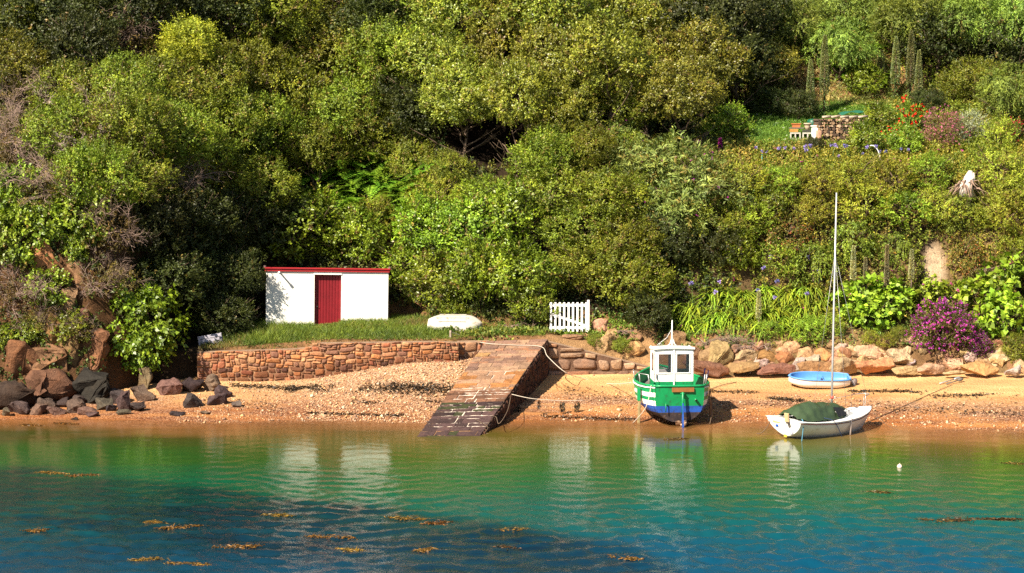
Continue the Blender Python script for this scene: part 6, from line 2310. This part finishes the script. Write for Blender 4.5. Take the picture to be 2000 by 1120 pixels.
def s_pt(y, q, sg):
    hb_, zs, zk = np.interp(y, SY, SB), np.interp(y, SY, SZ), np.interp(y, SY, SK)
    e = np.interp(y, [0, 2, 4.2], [1.7, 2.0, 1.2])
    yy = y - 0.18 * q * (1 if y < .01 else max(0, 1 - y / .6)) + (0.30 * (q - 0.5) * max(0, (y - 3.2)))
    return (sg * hb_ * (1 - (1 - q) ** e) ** .7, yy, zk + (zs - zk) * q)


ysl = np.linspace(0, SL, 24)
qsl = [0, .06, .14, .24, .36, .5, .65, .8, .92, 1]
mb = MB()
for sg in (-1, 1):
    mb.grid([[s_pt(y, q, sg) for y in ysl] for q in qsl], 0, flip=(sg > 0))
mb.grid([[(sx * s_pt(0, q, 1)[0], s_pt(0, q, 1)[1] - .02 * (1 - sx * sx), s_pt(0, q, 1)[2]) for sx in np.linspace(-1, 1, 9)] for q in qsl], 0)
mb.tube([(sx * s_pt(0, 1, 1)[0] * .99, s_pt(0, 1, 1)[1] + .01, s_pt(0, 1, 1)[2] + .012 * (1 - sx * sx)) for sx in np.linspace(-1, 1, 9)], .03, 6)
mb.build('hull', M_HWHITE, sail)
mb = MB()
for sg in (-1, 1):
    top = [Vector(s_pt(y, 1, sg)) for y in ysl]
    mb.grid([top, [Vector((p.x * .55, p.y - .01, p.z + .02)) for p in top], [Vector((0, p.y - .015, p.z + .03)) for p in top]], 0, flip=(sg > 0))
# cabin trunk
cab = [(1.6, .46, .30), (2.2, .48, .30), (2.9, .40, .24), (3.4, .24, .06)]
rows = []
for y, w_, h_ in cab:
    zb_ = np.interp(y, SY, SZ)
    rows.append([(-w_ - .04, y, zb_), (-w_, y, zb_ + h_ * .9), (-w_ * .5, y, zb_ + h_ * 1.08), (0, y, zb_ + h_ * 1.12), (w_ * .5, y, zb_ + h_ * 1.08), (w_, y, zb_ + h_ * .9), (w_ + .04, y, zb_)])
mb.grid(rows, 0, smooth=False)
mb.build('deck', M_HWHITE, sail)
mb = MB()
for sg in (-1, 1):
    mb.tube([Vector(s_pt(y, .93, sg)) * 1.0 + Vector((sg * .008, 0, 0)) for y in ysl], .016, 5)
mb.build('rub_rail', plain('dark_red_strip', (.13, .045, .035), .5, .2, 5, .1, .4), sail)
mb = MB()
for sg in (-1, 1):
    mb.tube([Vector(s_pt(y, 1, sg)) + Vector((0, 0, .01)) for y in ysl], .025, 5)
mb.build('toe_rail', M_WPAINT, sail)
my = 2.45
mz0 = .98
mtop = at_y(1641, 374, s0_.y + .15 + my * math.cos(-AL))
mast_h = mtop.z
mb = MB()
mb.tube([(0, my, mz0 - .2), (.0, my - .08, 3.0), (0, my - .27, mast_h)], [.040, .038, .028], 10)
mb.tube([(0, my, mz0 + .2), (0, my, mz0 + .28)], .062, 10, 1)
mb.build('mast', [M_ALU, plain('red_tape', (.6, .08, .06), .5, .1, 5, .1, .4)], sail)
for sg in (-1, 1):
    mb = MB()
    mb.tube([(sg * .8, my - .1, .64), (sg * .02, my - .19, mast_h * .74)], .006, 4)
    mb.build('shroud', M_STEEL, sail)
mb = MB()
mb.tube([(0, 4.55, .9), (0, my - .16, mast_h * .74)], .006, 4)
mb.build('forestay', M_STEEL, sail)
mb = MB()
pr_ = [(-.28, 3.9, .78), (-.28, 3.92, 1.22), (-.14, 4.4, 1.25), (0, 4.52, 1.26), (.14, 4.4, 1.25), (.28, 3.92, 1.22), (.28, 3.9, .78)]
mb.tube(pr_, .016, 6)
mb.tube([(-.05, 4.42, .84), (-.07, 4.45, 1.25)], .014, 6)
mb.tube([(-.28, 3.91, 1.2), (-.5, 2.9, 1.06)], .010, 5)
mb.build('pulpit', M_STEEL, sail)
mb = MB()
mb.box((.22, -.26, .70), (.20, .06, .30), 0, Matrix.Rotation(rad(8), 3, 'X'), bev=.012)
ob = mb.build('outboard_bracket', plain('plywood_pad', (.58, .38, .20), .7, .3, 5, .2, .2), sail)
mb = MB()
mb.tube([(.22, -.23, .58), (.24, -.12, .38), (.25, -.06, .30)], .03, 6)
mb.tube([(.30, -.23, .58), (.30, -.12, .38)], .022, 6)
mb.build('bracket_arm', M_IRON, ob)
tz = lambda x, z: (x, s_pt(0, .6, 1)[1] - .045 - (z - .3) * .12, z)
mb = MB()
mb.box((-.34, -.155, .49), (.36, .015, .085), 0)
mb.build('name_plate', plain('faded_name_plate', (.55, .42, .16), .6, .4, 14, .1, .3, dirt=(.25, .2, .1)), sail)
mb = MB()
mb.box((-.34, -.13, .35), (.13, .015, .075), 0)
mb.build('sticker', M_BLUE, sail)
mb = MB()
mb.box((.33, -.09, .27), (.14, .02, .24), 0, Matrix.Rotation(rad(14), 3, 'Y'))
mb.build('transom_pad', plain('grey_pad', (.42, .40, .47), .6, .15, 5, .1, .3), sail)
mb = MB()
mb.box((0.0, -.03, .035), (.14, .06, .10), 0, bev=.015)
mb.build('rudder_fitting', plain('yellow_fitting', (.5, .36, .05), .6, .3, 8, .2, .3), sail)
fx_, fy_ = .87, 2.45
mb = MB()
mb.tube([(.84, 2.5, .66), (.86, 2.5, .62), (.88, 2.5, .05)], [.035, .055, .03], 8)
mb.build('fender', plain('grey_fender', (.55, .46, .42), .6, .2, 6, .1, .3), sail)
M_TARP = plain('green_tarpaulin', (.045, .072, .032), .34, .3, 4, .5, .5)
mb = MB()
rows = []
wv = np.random.default_rng(5)
stn = [(.10, .58, .12, .0), (.35, .72, .34, 0), (.8, .76, .50, 0), (1.2, .74, .56, 0), (1.7, .70, .50, 0), (2.15, .62, .48, 0), (2.6, .52, .40, 0), (3.0, .40, .26, 0), (3.3, .22, .10, 0)]
sy_ = [s[0] for s in stn]
for y in np.linspace(.10, 3.3, 44):
    w_ = np.interp(y, sy_, [s[1] for s in stn])
    h_ = np.interp(y, sy_, [s[2] for s in stn])
    zb_ = np.interp(y, SY, SZ) + .05
    row = []
    for a in np.linspace(-1, 1, 31):
        prof = (1 - abs(a) ** 1.7) ** .8
        fold = .016 * math.sin(a * 13 + y * 6 + 2 * math.sin(y * 3)) * min(1, 1.6 * abs(a)) ** 2 + .012 * math.sin(y * 15 + a * 5) * abs(a) + .03 * mnoise.fractal(Vector((a * 2.2, y * 3, 0)), .8, 2.1, 4)
        x_ = a * w_ * (1 + .25 * fold)
        row.append((x_, y + .35 * fold, zb_ + h_ * prof + fold))
    rows.append(row)
mb.grid(rows, 0, flip=True)
tarp = thing('tarpaulin', 'dark green tarpaulin draped over the cockpit and cabin of the white sailing boat', 'tarpaulin', sail.location, AL)
tarp.rotation_euler = sail.rotation_euler
tarp.scale = sail.scale
tc_ = mb.build('cover', M_TARP, tarp)
mb = MB()
rows = []
for y in np.linspace(2.05, 2.75, 6):
    w_ = np.interp(y, sy_, [s[1] for s in stn])
    h_ = np.interp(y, sy_, [s[2] for s in stn])
    zb_ = np.interp(y, SY, SZ) + .05
    rows.append([(a * w_ + .03, y, zb_ + h_ * (1 - abs(a) ** 1.7) ** .8 + .02) for a in np.linspace(.55, .97, 6)])
mb.grid(rows, 0, flip=True)
mb.build('dark_flap', M_BLACK, tarp)


def world_tube(name, label, cat, pts, r, mat, group=None, n=6):
    mb = MB()
    q = []
    pts = [Vector(p) for p in pts]
    for i in range(len(pts) - 1):
        p0 = pts[max(i - 1, 0)]
        p1, p2 = pts[i], pts[i + 1]
        p3 = pts[min(i + 2, len(pts) - 1)]
        for k in range(6):
            t = k / 6
            q.append(.5 * ((2 * p1) + (-p0 + p2) * t + (2 * p0 - 5 * p1 + 4 * p2 - p3) * t * t + (-p0 + 3 * p1 - 3 * p2 + p3) * t ** 3))
    q.append(pts[-1])
    o_ = q[0].copy()
    mb.tube([p - o_ for p in q], r, n)
    return tag(mb.build(name, mat, loc=o_), label, cat, group)


M_ROPE = plain('pale_rope', (.60, .52, .42), .9, .2, 30, .3, .1)
M_ROPEB = plain('blue_rope', (.10, .26, .36), .9, .2, 30, .3, .1)
M_ROPED = plain('brown_rope', (.16, .11, .075), .9, .3, 30, .3, .1)


def sp(x, y, z):
    return sail.matrix_world @ Vector((x, y, z))


bpy.context.view_layer.update()
world_tube('rope', 'pale blue rope hanging from the stern corner of the sailing boat', 'rope', [sp(.66, .05, .69), sp(.76, .03, .55), sp(.75, .02, .25), sp(.74, 0, -.05)], .016, M_ROPEB)
world_tube('rope', 'thin dark blue rope trailing down the side of the sailing boat', 'rope', [sp(.70, 1.2, .68), sp(.93, 1.45, .60), sp(.95, 1.75, .3), sp(.93, 2.0, -.03)], .012, plain('navy_rope', (.03, .05, .11), .9, .2, 20, .2, .1))
world_tube('rope', 'dark mooring rope sagging from the left stern corner of the sailing boat', 'rope', [sp(-.64, -.1, .60), sp(-.72, -.18, .30), sp(-.9, -.3, .03), sp(-1.1, -.35, -.02)], .014, M_ROPED)
world_tube('rope', 'thin mooring line running from the sailing boat bow to the beach', 'rope', [sp(0.02, 4.5, .84), at_z(1735, 832, .10), hit(1790, 850) + Vector((0, 0, .03))], .008, M_ROPED)

# ------------------------------------------------------------------ dinghies


def dinghy_shape(L_, B_, H_, n=22, k=13):
    """half boat loft, transom at x = +L/2, rounded bow at x = -L/2; rows of (x, y, z)"""
    rows = []
    for i in range(n):
        t = i / (n - 1)
        x = -L_ / 2 + L_ * t
        st_ = max(0, (t - .72) / .28)
        w = B_ / 2 * (1 - .22 * st_ ** 2.2) * (min(1, (1 - (1 - min(t / .42, 1)) ** 2.3)) ** .62) * (1 - .14 * max(0, (t - .55) / .45) ** 2)
        z0 = H_ * (.42 * (1 - min(t / .3, 1)) ** 2 + .30 * st_ ** 2)
        row = []
        for j in range(k):
            a = -math.pi / 2 + math.pi * j / (k - 1)
            ca, sa = math.cos(a), math.sin(a)
            yy = w * math.copysign(abs(sa) ** .8, sa)
            zz_ = z0 + (H_ - z0) * (1 - abs(ca) ** .6)
            row.append((x, yy, zz_))
        rows.append(row)
    return rows


M_GRP = plain('white_dinghy_hull', (.80, .78, .74), .45, .08, 4, .1, .4)
M_DUST = plain('old_white_dinghy', (.52, .48, .41), .65, .25, 3, .2, .3, dirt=(.30, .22, .14))
M_SKY = plain('light_blue_paint', (.10, .28, .60), .45, .15, 5, .1, .4)
p = hit(1598, 755)
dg = thing('dinghy', 'white dinghy with a light blue inside lying on the sand behind the mast', 'dinghy', (p.x, p.y - .05, p.z + .0), rad(-2))
dg.rotation_euler = (rad(7), rad(1), rad(-3))
L_ = 118 * p.y / FPX
R_ = dinghy_shape(L_, 1.15, .40)
mb = MB()
mb.grid(R_, 0)
tr_ = R_[-1]
mb.add([*tr_, (tr_[0][0], 0, .40)], [(i, i + 1, len(tr_)) for i in range(len(tr_) - 1)], 0)
mb.build('hull', M_GRP, dg)
mb = MB()
inn = [[(x * .96, y * .90, .05 + z * .90) for x, y, z in r] for r in R_]
mb.grid(inn, 0, flip=True)
tr_ = inn[-1]
mb.add([*tr_, (tr_[0][0], 0, .41)], [(i + 1, i, len(tr_)) for i in range(len(tr_) - 1)], 0)
mb.build('inside', M_SKY, dg)
mb = MB()
rim = [(r[0][0], r[0][1], .405) for r in R_][::-1] + [(r[-1][0], r[-1][1], .405) for r in R_]
mb.tube(rim + [rim[0]], .035, 6)
mb.build('rim', M_SKY, dg)
mb = MB()
mb.box((0.05, 0, .30), (.26, 1.0, .03), 0, bev=.008)
mb.build('thwart', M_SKY, dg)
mb = MB()
for x_ in (L_ * .02,):
    mb.add([(x_ - .07, -.60, .40), (x_ + .07, -.60, .40), (x_, -.60, .50), (x_ - .07, -.52, .40), (x_ + .07, -.52, .40), (x_, -.52, .50)], [(0, 1, 2), (5, 4, 3), (0, 3, 4, 1), (1, 4, 5, 2), (2, 5, 3, 0)])
mb.build('rowlock', plain('navy_plastic', (.03, .04, .15), .5, .2, 6, .1, .4), dg)
om = thing('outboard_motor', 'small covered outboard motor tilted on the stern of the blue dinghy', 'outboard motor', dg.matrix_basis @ Vector((L_ / 2, -.05, .25)), rad(-3))
mb = MB()
mb.box((.05, 0, .08), (.10, .16, .22), 0, bev=.02)
mb.tube([(.08, 0, .05), (.20, -.02, -.15), (.24, -.02, -.22)], [.05, .045, .03], 7)
mb.build('leg', plain('grey_outboard', (.42, .38, .36), .5, .3, 6, .1, .4), om)
mb = MB()
mb.lathe([(0, .14), (.08, .12), (.11, 0), (.09, -.12), (0, -.16)], 10, (.22, .06, -.02))
mb.build('cowl', plain('dark_cowl', (.16, .12, .11), .55, .3, 6, .2, .3), om)

p = hit(888, 648)
L2 = 108 * p.y / FPX
up = thing('dinghy', 'white dinghy lying upside down in the grass right of the boathouse', 'dinghy', (p.x, p.y + .45, p.z + .05))
R2 = dinghy_shape(L2, 1.25, .50)
mb = MB()
mb.grid(R2, 0)
tr_ = R2[-1]
mb.add([*tr_, (tr_[0][0], 0, .50)], [(i, i + 1, len(tr_)) for i in range(len(tr_) - 1)], 0)
hl = mb.build('hull', M_DUST, up)
mb = MB()
rim = [(r[0][0], r[0][1], .50) for r in R2][::-1] + [(r[-1][0], r[-1][1], .50) for r in R2]
mb.tube(rim + [rim[0]], .035, 6)
mb.build('rim', M_DUST, up)
mb = MB()
mb.box((.1, 0, -.015), (L2 * .6, .05, .05), 0, bev=.01)
mb.box((.1, -.28, .0), (L2 * .5, .03, .03), 0, bev=.006)
mb.box((.1, .28, .0), (L2 * .5, .03, .03), 0, bev=.006)
mb.build('keel_strip', M_DUST, up)
up.rotation_euler = (rad(180) - rad(22), 0, rad(180) - rad(4))
up.location.z += .44

# ------------------------------------------------------------------ ropes round the slipway
def sl(a, b, d=.03):
    return Vector(slip(a, b, d))


world_tube('mooring_post', 'short pale post at the rope end beside the upturned dinghy', 'post', [hit(880, 660), hit(880, 660) + Vector((0, 0, .28))], .045, M_DRIFT)
world_tube('rope', 'pale mooring rope running from the post across the slipway down to the green boat', 'rope',
           [hit(880, 660) + Vector((0, 0, .24)), at_y(920, 663, 69.6), sl(.02, .96, .06), sl(.5, .93, .05), sl(.99, .90, .05), at_y(1070, 697, 67.6), at_y(1105, 728, 66.9), hit(1140, 742) + Vector((0, 0, .05)), hit(1190, 752) + Vector((0, 0, .04)), at_y(1233, 748, 63.2)], .014, M_ROPE)
world_tube('rope', 'weedy rope stretched from the slipway wall over the sand, hung with seaweed', 'rope', [sl(1.0, .42, -.03) + Vector((.07, 0, 0)), at_y(1040, 779, 63.3), at_y(1098, 783, 63.6), at_y(1140, 782, 63.9)], .013, M_ROPE)
world_tube('rope', 'slack rope loop hanging on the dark side wall of the slipway', 'rope', [sl(1.0, .40, -.05) + Vector((.08, 0, 0)), at_z(990, 802, .62) + Vector((0.02, -.1, 0)), at_z(975, 826, .35) + Vector((0, -.2, 0)), sl(1.0, .20, -.02) + Vector((.08, 0, 0)), sl(.97, .19, .04)], .013, M_ROPED)
world_tube('rope', 'thin rope trailing from the slipway foot into the water', 'rope', [sl(.72, .17, .04), sl(1.0, .10, .03) + Vector((.05, 0, 0)), at_z(948, 846, .02), at_z(966, 848, -.02)], .010, M_ROPED)
world_tube('rope', 'anchor rope running from the green boat stern down to the water', 'rope', [boat.matrix_world @ Vector((-.98, .15, 1.53)), boat.matrix_world @ Vector((-1.2, -.1, .8)), at_z(1236, 827, .02)], .015, M_ROPE)
world_tube('rope', 'rope hanging down the right side of the green boat', 'rope', [boat.matrix_world @ Vector((1.16, .6, 1.45)), boat.matrix_world @ Vector((1.26, .5, .7)), boat.matrix_world @ Vector((1.12, .2, .12))], .014, M_ROPED)
world_tube('rope', 'thin dark rope on the sand right of the green boat', 'rope', [hit(1381, 764) + Vector((0, 0, .03)), hit(1410, 755) + Vector((0, 0, .05)), hit(1438, 748) + Vector((0, 0, .03))], .014, M_ROPED)
k = 0
hung = [at_y(1052, 779, 63.4), at_y(1096, 783, 63.6), at_y(1101, 783, 63.6), at_y(1124, 783, 63.8), at_y(1130, 783, 63.85)]
for i, p in enumerate(hung):
    m_ = 40
    P_ = np.array(p)[None] + np.stack([rng.normal(0, .02, m_), rng.normal(0, .02, m_), -rng.uniform(0, .34, m_)], 1)
    v_, f_ = quads(P_, unit(np.array([0, 0, -1.0]) + .35 * rng.normal(size=(m_, 3))), rand_dir(m_), .13, .035)
    tag(link('hanging_seaweed', mesh_np('hanging_seaweed', v_, f_, M_WEED, tint(m_, (.05, .03, .015), .4, .1))), 'dark seaweed tuft hanging from the weedy rope right of the slipway', 'seaweed', 'seaweed tufts on the rope')

# ------------------------------------------------------------------ small things on the beach and in the garden
p = at_z(1757, 912, .02)
mb = MB()
mb.lathe([(0, .08), (.05, .068), (.076, .024), (.08, 0), (.068, -.04), (.024, -.072), (0, -.08)], 14)
mb.tube([(-.012, 0, .075), (-.012, 0, .105), (.012, 0, .105), (.012, 0, .075)], .008, 5)
tag(mb.build('mooring_buoy', plain('pinkish_buoy', (.78, .60, .50), .5, .15, 8, .1, .4), loc=p), 'small pale round buoy floating alone on the right', 'buoy')
for i, (a_, b_) in enumerate((((1835, 752), (1874, 744)), ((1848, 753), (1879, 747)))):
    pa, pb = hit(*a_) + Vector((0, 0, .05)), hit(*b_) + Vector((0, 0, .12))
    mb = MB()
    o_ = pa
    d = pb - pa
    mb.tube([Vector((0, 0, 0)), d * .75], .022, 7)
    mb.tube([d * .72, d * .8, d * .95, d * 1.05], [.025, .055, .06, .03], 8)
    tag(mb.build('oar', M_GREYW if i else M_STEEL, loc=o_), ['grey oar lying on the sand, farther one of the crossed pair', 'grey oar lying on the sand, nearer one of the crossed pair'][i], 'oar')
# weathered panel left of the boathouse
p = hit(412, 676)
pt = thing('weathered_panel', 'weathered bluish grey board panel leaning in the grass at the left end of the wall', 'panel', p + Vector((0, .1, 0)), rad(14))
pt.rotation_euler = (rad(-12), rad(-9), rad(10))
M_PANEL = plain('weathered_blue_grey', (.42, .40, .46), .8, .35, 6, .3, .2, dirt=(.2, .16, .16))
mb = MB()
for i in range(3):
    mb.box((0, 0, .08 + i * .145), (.95, .03, .13), 0, bev=.008)
mb.build('boards', M_PANEL, pt)
for x_ in (-.42, .42):
    mb = MB()
    mb.box((x_, -.03, .22), (.07, .03, .42), 0, bev=.006)
    mb.build('batten', M_PANEL, pt)

# twig heaps
for u, v, R, lab in [(1010, 640, .55, 'heap of brown cut twigs left of the gate'), (1400, 668, .75, 'heap of grey dead branches behind the big pale boulder'), (1470, 680, .7, 'heap of pale dead twigs over the squarish pale boulder'),
                     (1215, 650, .3, 'little twig tangle among the rocks right of the gate'), (1925, 530, .6, 'dry bleached twig tangle on the right cliff')]:
    b = hit(u, v)
    o = twiggy(R, int(u), 16, .016, .9).build('twig_heap', M_TWIG, loc=b + Vector((0, -.15, .05)))
    o.scale = (1.3, .8, .45)
    tag(o, lab, 'twigs')
world_tube('bleached_stick', 'bleached bent stick leaning on the boulders right of the green boat', 'stick', [hit(1464, 731) + Vector((0, -.05, .02)), hit(1472, 716) + Vector((0, -.12, .05)), hit(1477, 698) + Vector((0, -.12, .05))], [.03] * 0 or .024, M_DRIFT)

# dead branches hanging over the cliff
for i, (u, v, lab) in enumerate([(170, 290, 'pale forked dead branch standing in the left thicket'), (110, 205, 'pale dead branches at the upper left')]):
    b = hit(u, v + 25) + Vector((0, -1.4, .5))
    o = twiggy(1.1, 300 + i, 4, .03, -.2).build('dead_branch', plain('bleached_branch', (.55, .43, .36), .9, .3, 9, .3, .1), loc=b)
    tag(o, lab, 'branch')

# log pile
b0 = hit(1596, 283)
b1 = hit(1668, 279)
lp = thing('log_pile', 'stack of split firewood logs in the garden', 'log pile', b0, math.atan2(b1.y - b0.y, b1.x - b0.x))
mb = MB()
rr = random.Random(4)
Lp = (b1 - b0).length
pxm = b0.y / FPX
hgt = 52 * pxm
zl = 0.05
M_LOG = rock_mat('split_wood', True, 5, .4)
row = 0
while zl < hgt:
    x = 0.02 + (row % 2) * .05
    while x < Lp + max(0, (zl - hgt * .7) * 1.5):
        r_ = rr.uniform(.045, .085)
        n_ = rr.choice((3, 4, 5, 6))
        a0 = rr.uniform(0, 6)
        c = rr.choice([(.46, .30, .17), (.30, .19, .11), (.58, .43, .28), (.14, .09, .06), (.10, .07, .05)])
        f_ = -rr.uniform(0, .08)
        ring = [(x + r_ * math.cos(a0 + 6.283 * k / n_) * rr.uniform(.8, 1.1), zl + r_ * math.sin(a0 + 6.283 * k / n_)) for k in range(n_)]
        vs = [(p_[0], f_, p_[1]) for p_ in ring] + [(p_[0], .45, p_[1]) for p_ in ring]
        fs = [tuple(range(n_ - 1, -1, -1))] + [(k, (k + 1) % n_, (k + 1) % n_ + n_, k + n_) for k in range(n_)]
        mb.add(vs, fs, 0, c)
        x += r_ * 2.0
    zl += .125
    row += 1
mb.build('logs', M_LOG, lp, True)
mb = MB()
for i in range(5):
    x = .2 + i * .42
    mb.tube([(x, -.1, hgt + .03), (x + .5, .1 + .05 * rr.random(), hgt + .05 + .05 * rr.random())], .06, 6, 0, (.5, .4, .3))
mb.build('top_logs', M_LOG, lp, True)
mb = MB()
mb.tube([(-.02, -.25, 0), (-.02, -.25, .62)], .13, 9, 0, (.42, .25, .16))
tag(mb.build('upright_log', M_LOG, None, True, loc=b0 + Vector((.05, 0, 0))), 'thick upright log standing at the left end of the log pile', 'log')
mb = MB()
mb.box((0, 0, .33), (.28, .25, .66), 0, bev=.02)
mb.box((0, 0, .68), (.36, .32, .05), 0, bev=.01)
tag(mb.build('brick_pier', M_WPAINT, loc=b0 + Vector((-.08, .15, .12))), 'white painted pier behind the upright log', 'pier')
# concrete blocks, pots
b2 = hit(1541, 275)
for i, lab in enumerate(('hollow concrete block on the lawn, left one', 'hollow concrete block on the lawn, right one nearest the log pile')):
    t = thing('concrete_block', lab, 'block', b2 + Vector((.02 + i * .52, -i * .12, 0)), rad(-12))
    mb = MB()
    mb.box((0.25, .1, .05), (.46, .22, .10), 0, bev=.008)
    mb.box((0.25, .1, .32), (.46, .22, .06), 0, bev=.008)
    for x_ in (.05, .25, .45):
        mb.box((x_, .1, .195), (.06, .22, .188), 0)
    mb.build('shell', M_CONC, t)
M_TERRA = plain('terracotta', (.50, .17, .06), .8, .25, 7, .2, .2)
mb = MB()
for i in range(3):
    mb.box((.0, 0, .02 + i * .045), (.36 - i * .02, .26, .038), 0, Matrix.Rotation(rad(4 * i - 4), 3, 'Z'), bev=.008)
tag(mb.build('roof_tiles', plain('ochre_tile', (.56, .28, .08), .8, .25, 7, .2, .2), loc=b2 + Vector((.22, .1, .37))), 'small stack of ochre tiles on the left concrete block', 'tiles')
mb = MB()
mb.box((0, 0, .03), (.62, .3, .05), 0, bev=.008)
tag(mb.build('stone_slab', M_GREYW, loc=b2 + Vector((.35, .22, .51))), 'flat grey slab over the ochre tiles', 'slab')
mb = MB()
mb.box((0, 0, .07), (.34, .16, .14), 0, bev=.01)
mb.box((0, 0, .155), (.42, .22, .045), 0, bev=.01)
tag(mb.build('planter', M_TERRA, loc=b2 + Vector((.34, .22, .565))), 'terracotta trough on top of the slab in the garden', 'planter')
mb = MB()
mb.lathe([(0, 0), (.10, 0), (.135, .14), (.16, .25), (.175, .25), (.175, .29), (.15, .29), (.12, .1), (0, .08)], 14)
tag(mb.build('flower_pot', plain('pale_clay', (.62, .47, .33), .8, .15, 6, .2, .2), loc=b2 + Vector((.80, -.02, .47))), 'pale clay pot standing on dark slabs on the right concrete block', 'pot')
mb = MB()
for i in range(2):
    mb.box((0, 0, .02 + i * .05), (.42 - .03 * i, .3, .04), 0, Matrix.Rotation(rad(7 * i), 3, 'Z'), bev=.006)
tag(mb.build('slate_slabs', plain('dark_slate', (.07, .06, .06), .7, .3, 7, .2, .3), loc=b2 + Vector((.80, 0, .37))), 'two dark slabs under the pale clay pot', 'slab')
M_DGREEN = plain('green_plastic', (.01, .10, .055), .4, .2, 6, .1, .5)
mb = MB()
mb.lathe([(.0, .62), (.22, .58), (.27, .5), (.26, .25), (.2, 0), (0, 0)], 14)
tag(mb.build('compost_bin', M_DGREEN, loc=hit(1592, 262) + Vector((0, .6, .05))), 'dark green plastic bin behind the pots', 'bin')
mb = MB()
rows = [[(x_, y_, .55 - .25 * x_ * x_ - .3 * y_ * y_ + .03 * math.sin(x_ * 9 + y_ * 4)) for x_ in np.linspace(-.7, .7, 12)] for y_ in np.linspace(-.5, .5, 8)]
mb.grid(rows, 0)
tag(mb.build('green_sheet', plain('green_sheet', (.02, .13, .08), .5, .3, 6, .3, .4), loc=hit(1672, 245) + Vector((0, .4, .1))), 'dark green sheet draped behind the log pile', 'sheet')
b = hit(1488, 325)
mb = MB()
mb.tube([(0, 0, -.1), (0, 0, .5)], .022, 6)
tag(mb.build('garden_stake', plain('turquoise_stake', (.02, .20, .17), .5, .2, 6, .1, .4), loc=b), 'turquoise stake at the front edge of the lawn', 'stake')
b = hit(1716, 318)
mb = MB()
mb.tube([(.05 - .75 * (1 - math.cos(a)) * .5 - 0, 0, .72 * math.sin(a)) for a in np.linspace(0, 1.75, 12)], .022, 7)
tag(mb.build('white_hoop', M_WPAINT, loc=b + Vector((0, -.1, 0))), 'white curved pipe hoop in front of the yellow green bush', 'hoop')
# dead white stump on the cliff edge
b = hit(1882, 376)
st = thing('dead_stump', 'bleached white dead tree stump with frayed brown roots on the cliff edge', 'stump', b + Vector((0, -.5, .1)))
st.scale = (1.1, 1.1, .85)
mb = MB()
mb.tube([(.0, 0, -.3), (-.05, -.02, .25), (.08, .02, .62), (.14, .05, .95)], [.34, .26, .19, .07], 9)
mb.tube([(.1, 0, .3), (.22, .02, .6), (.26, .03, .85)], [.14, .1, .03], 7)
o = mb.build('trunk', plain('bleached_wood', (.74, .66, .58), .8, .35, 5, .6, .2, dirt=(.24, .12, .1)), st)
mb = MB()
rr = random.Random(9)
for k in range(34):
    a = rr.uniform(2.6, 6.8)
    L_ = rr.uniform(.4, .95)
    p0 = Vector((rr.uniform(-.2, .2), -.05, rr.uniform(.0, .5)))
    d = Vector((math.cos(a), math.sin(a) * .6, 0))
    mb.tube([p0, p0 + d * L_ * .5 + Vector((0, 0, .05)), p0 + d * L_ + Vector((0, 0, -rr.uniform(.2, .6)))], [.035, .025, .01], 5)
mb.build('roots', plain('root_fibre', (.36, .24, .18), .9, .4, 6, .4, .1), st)
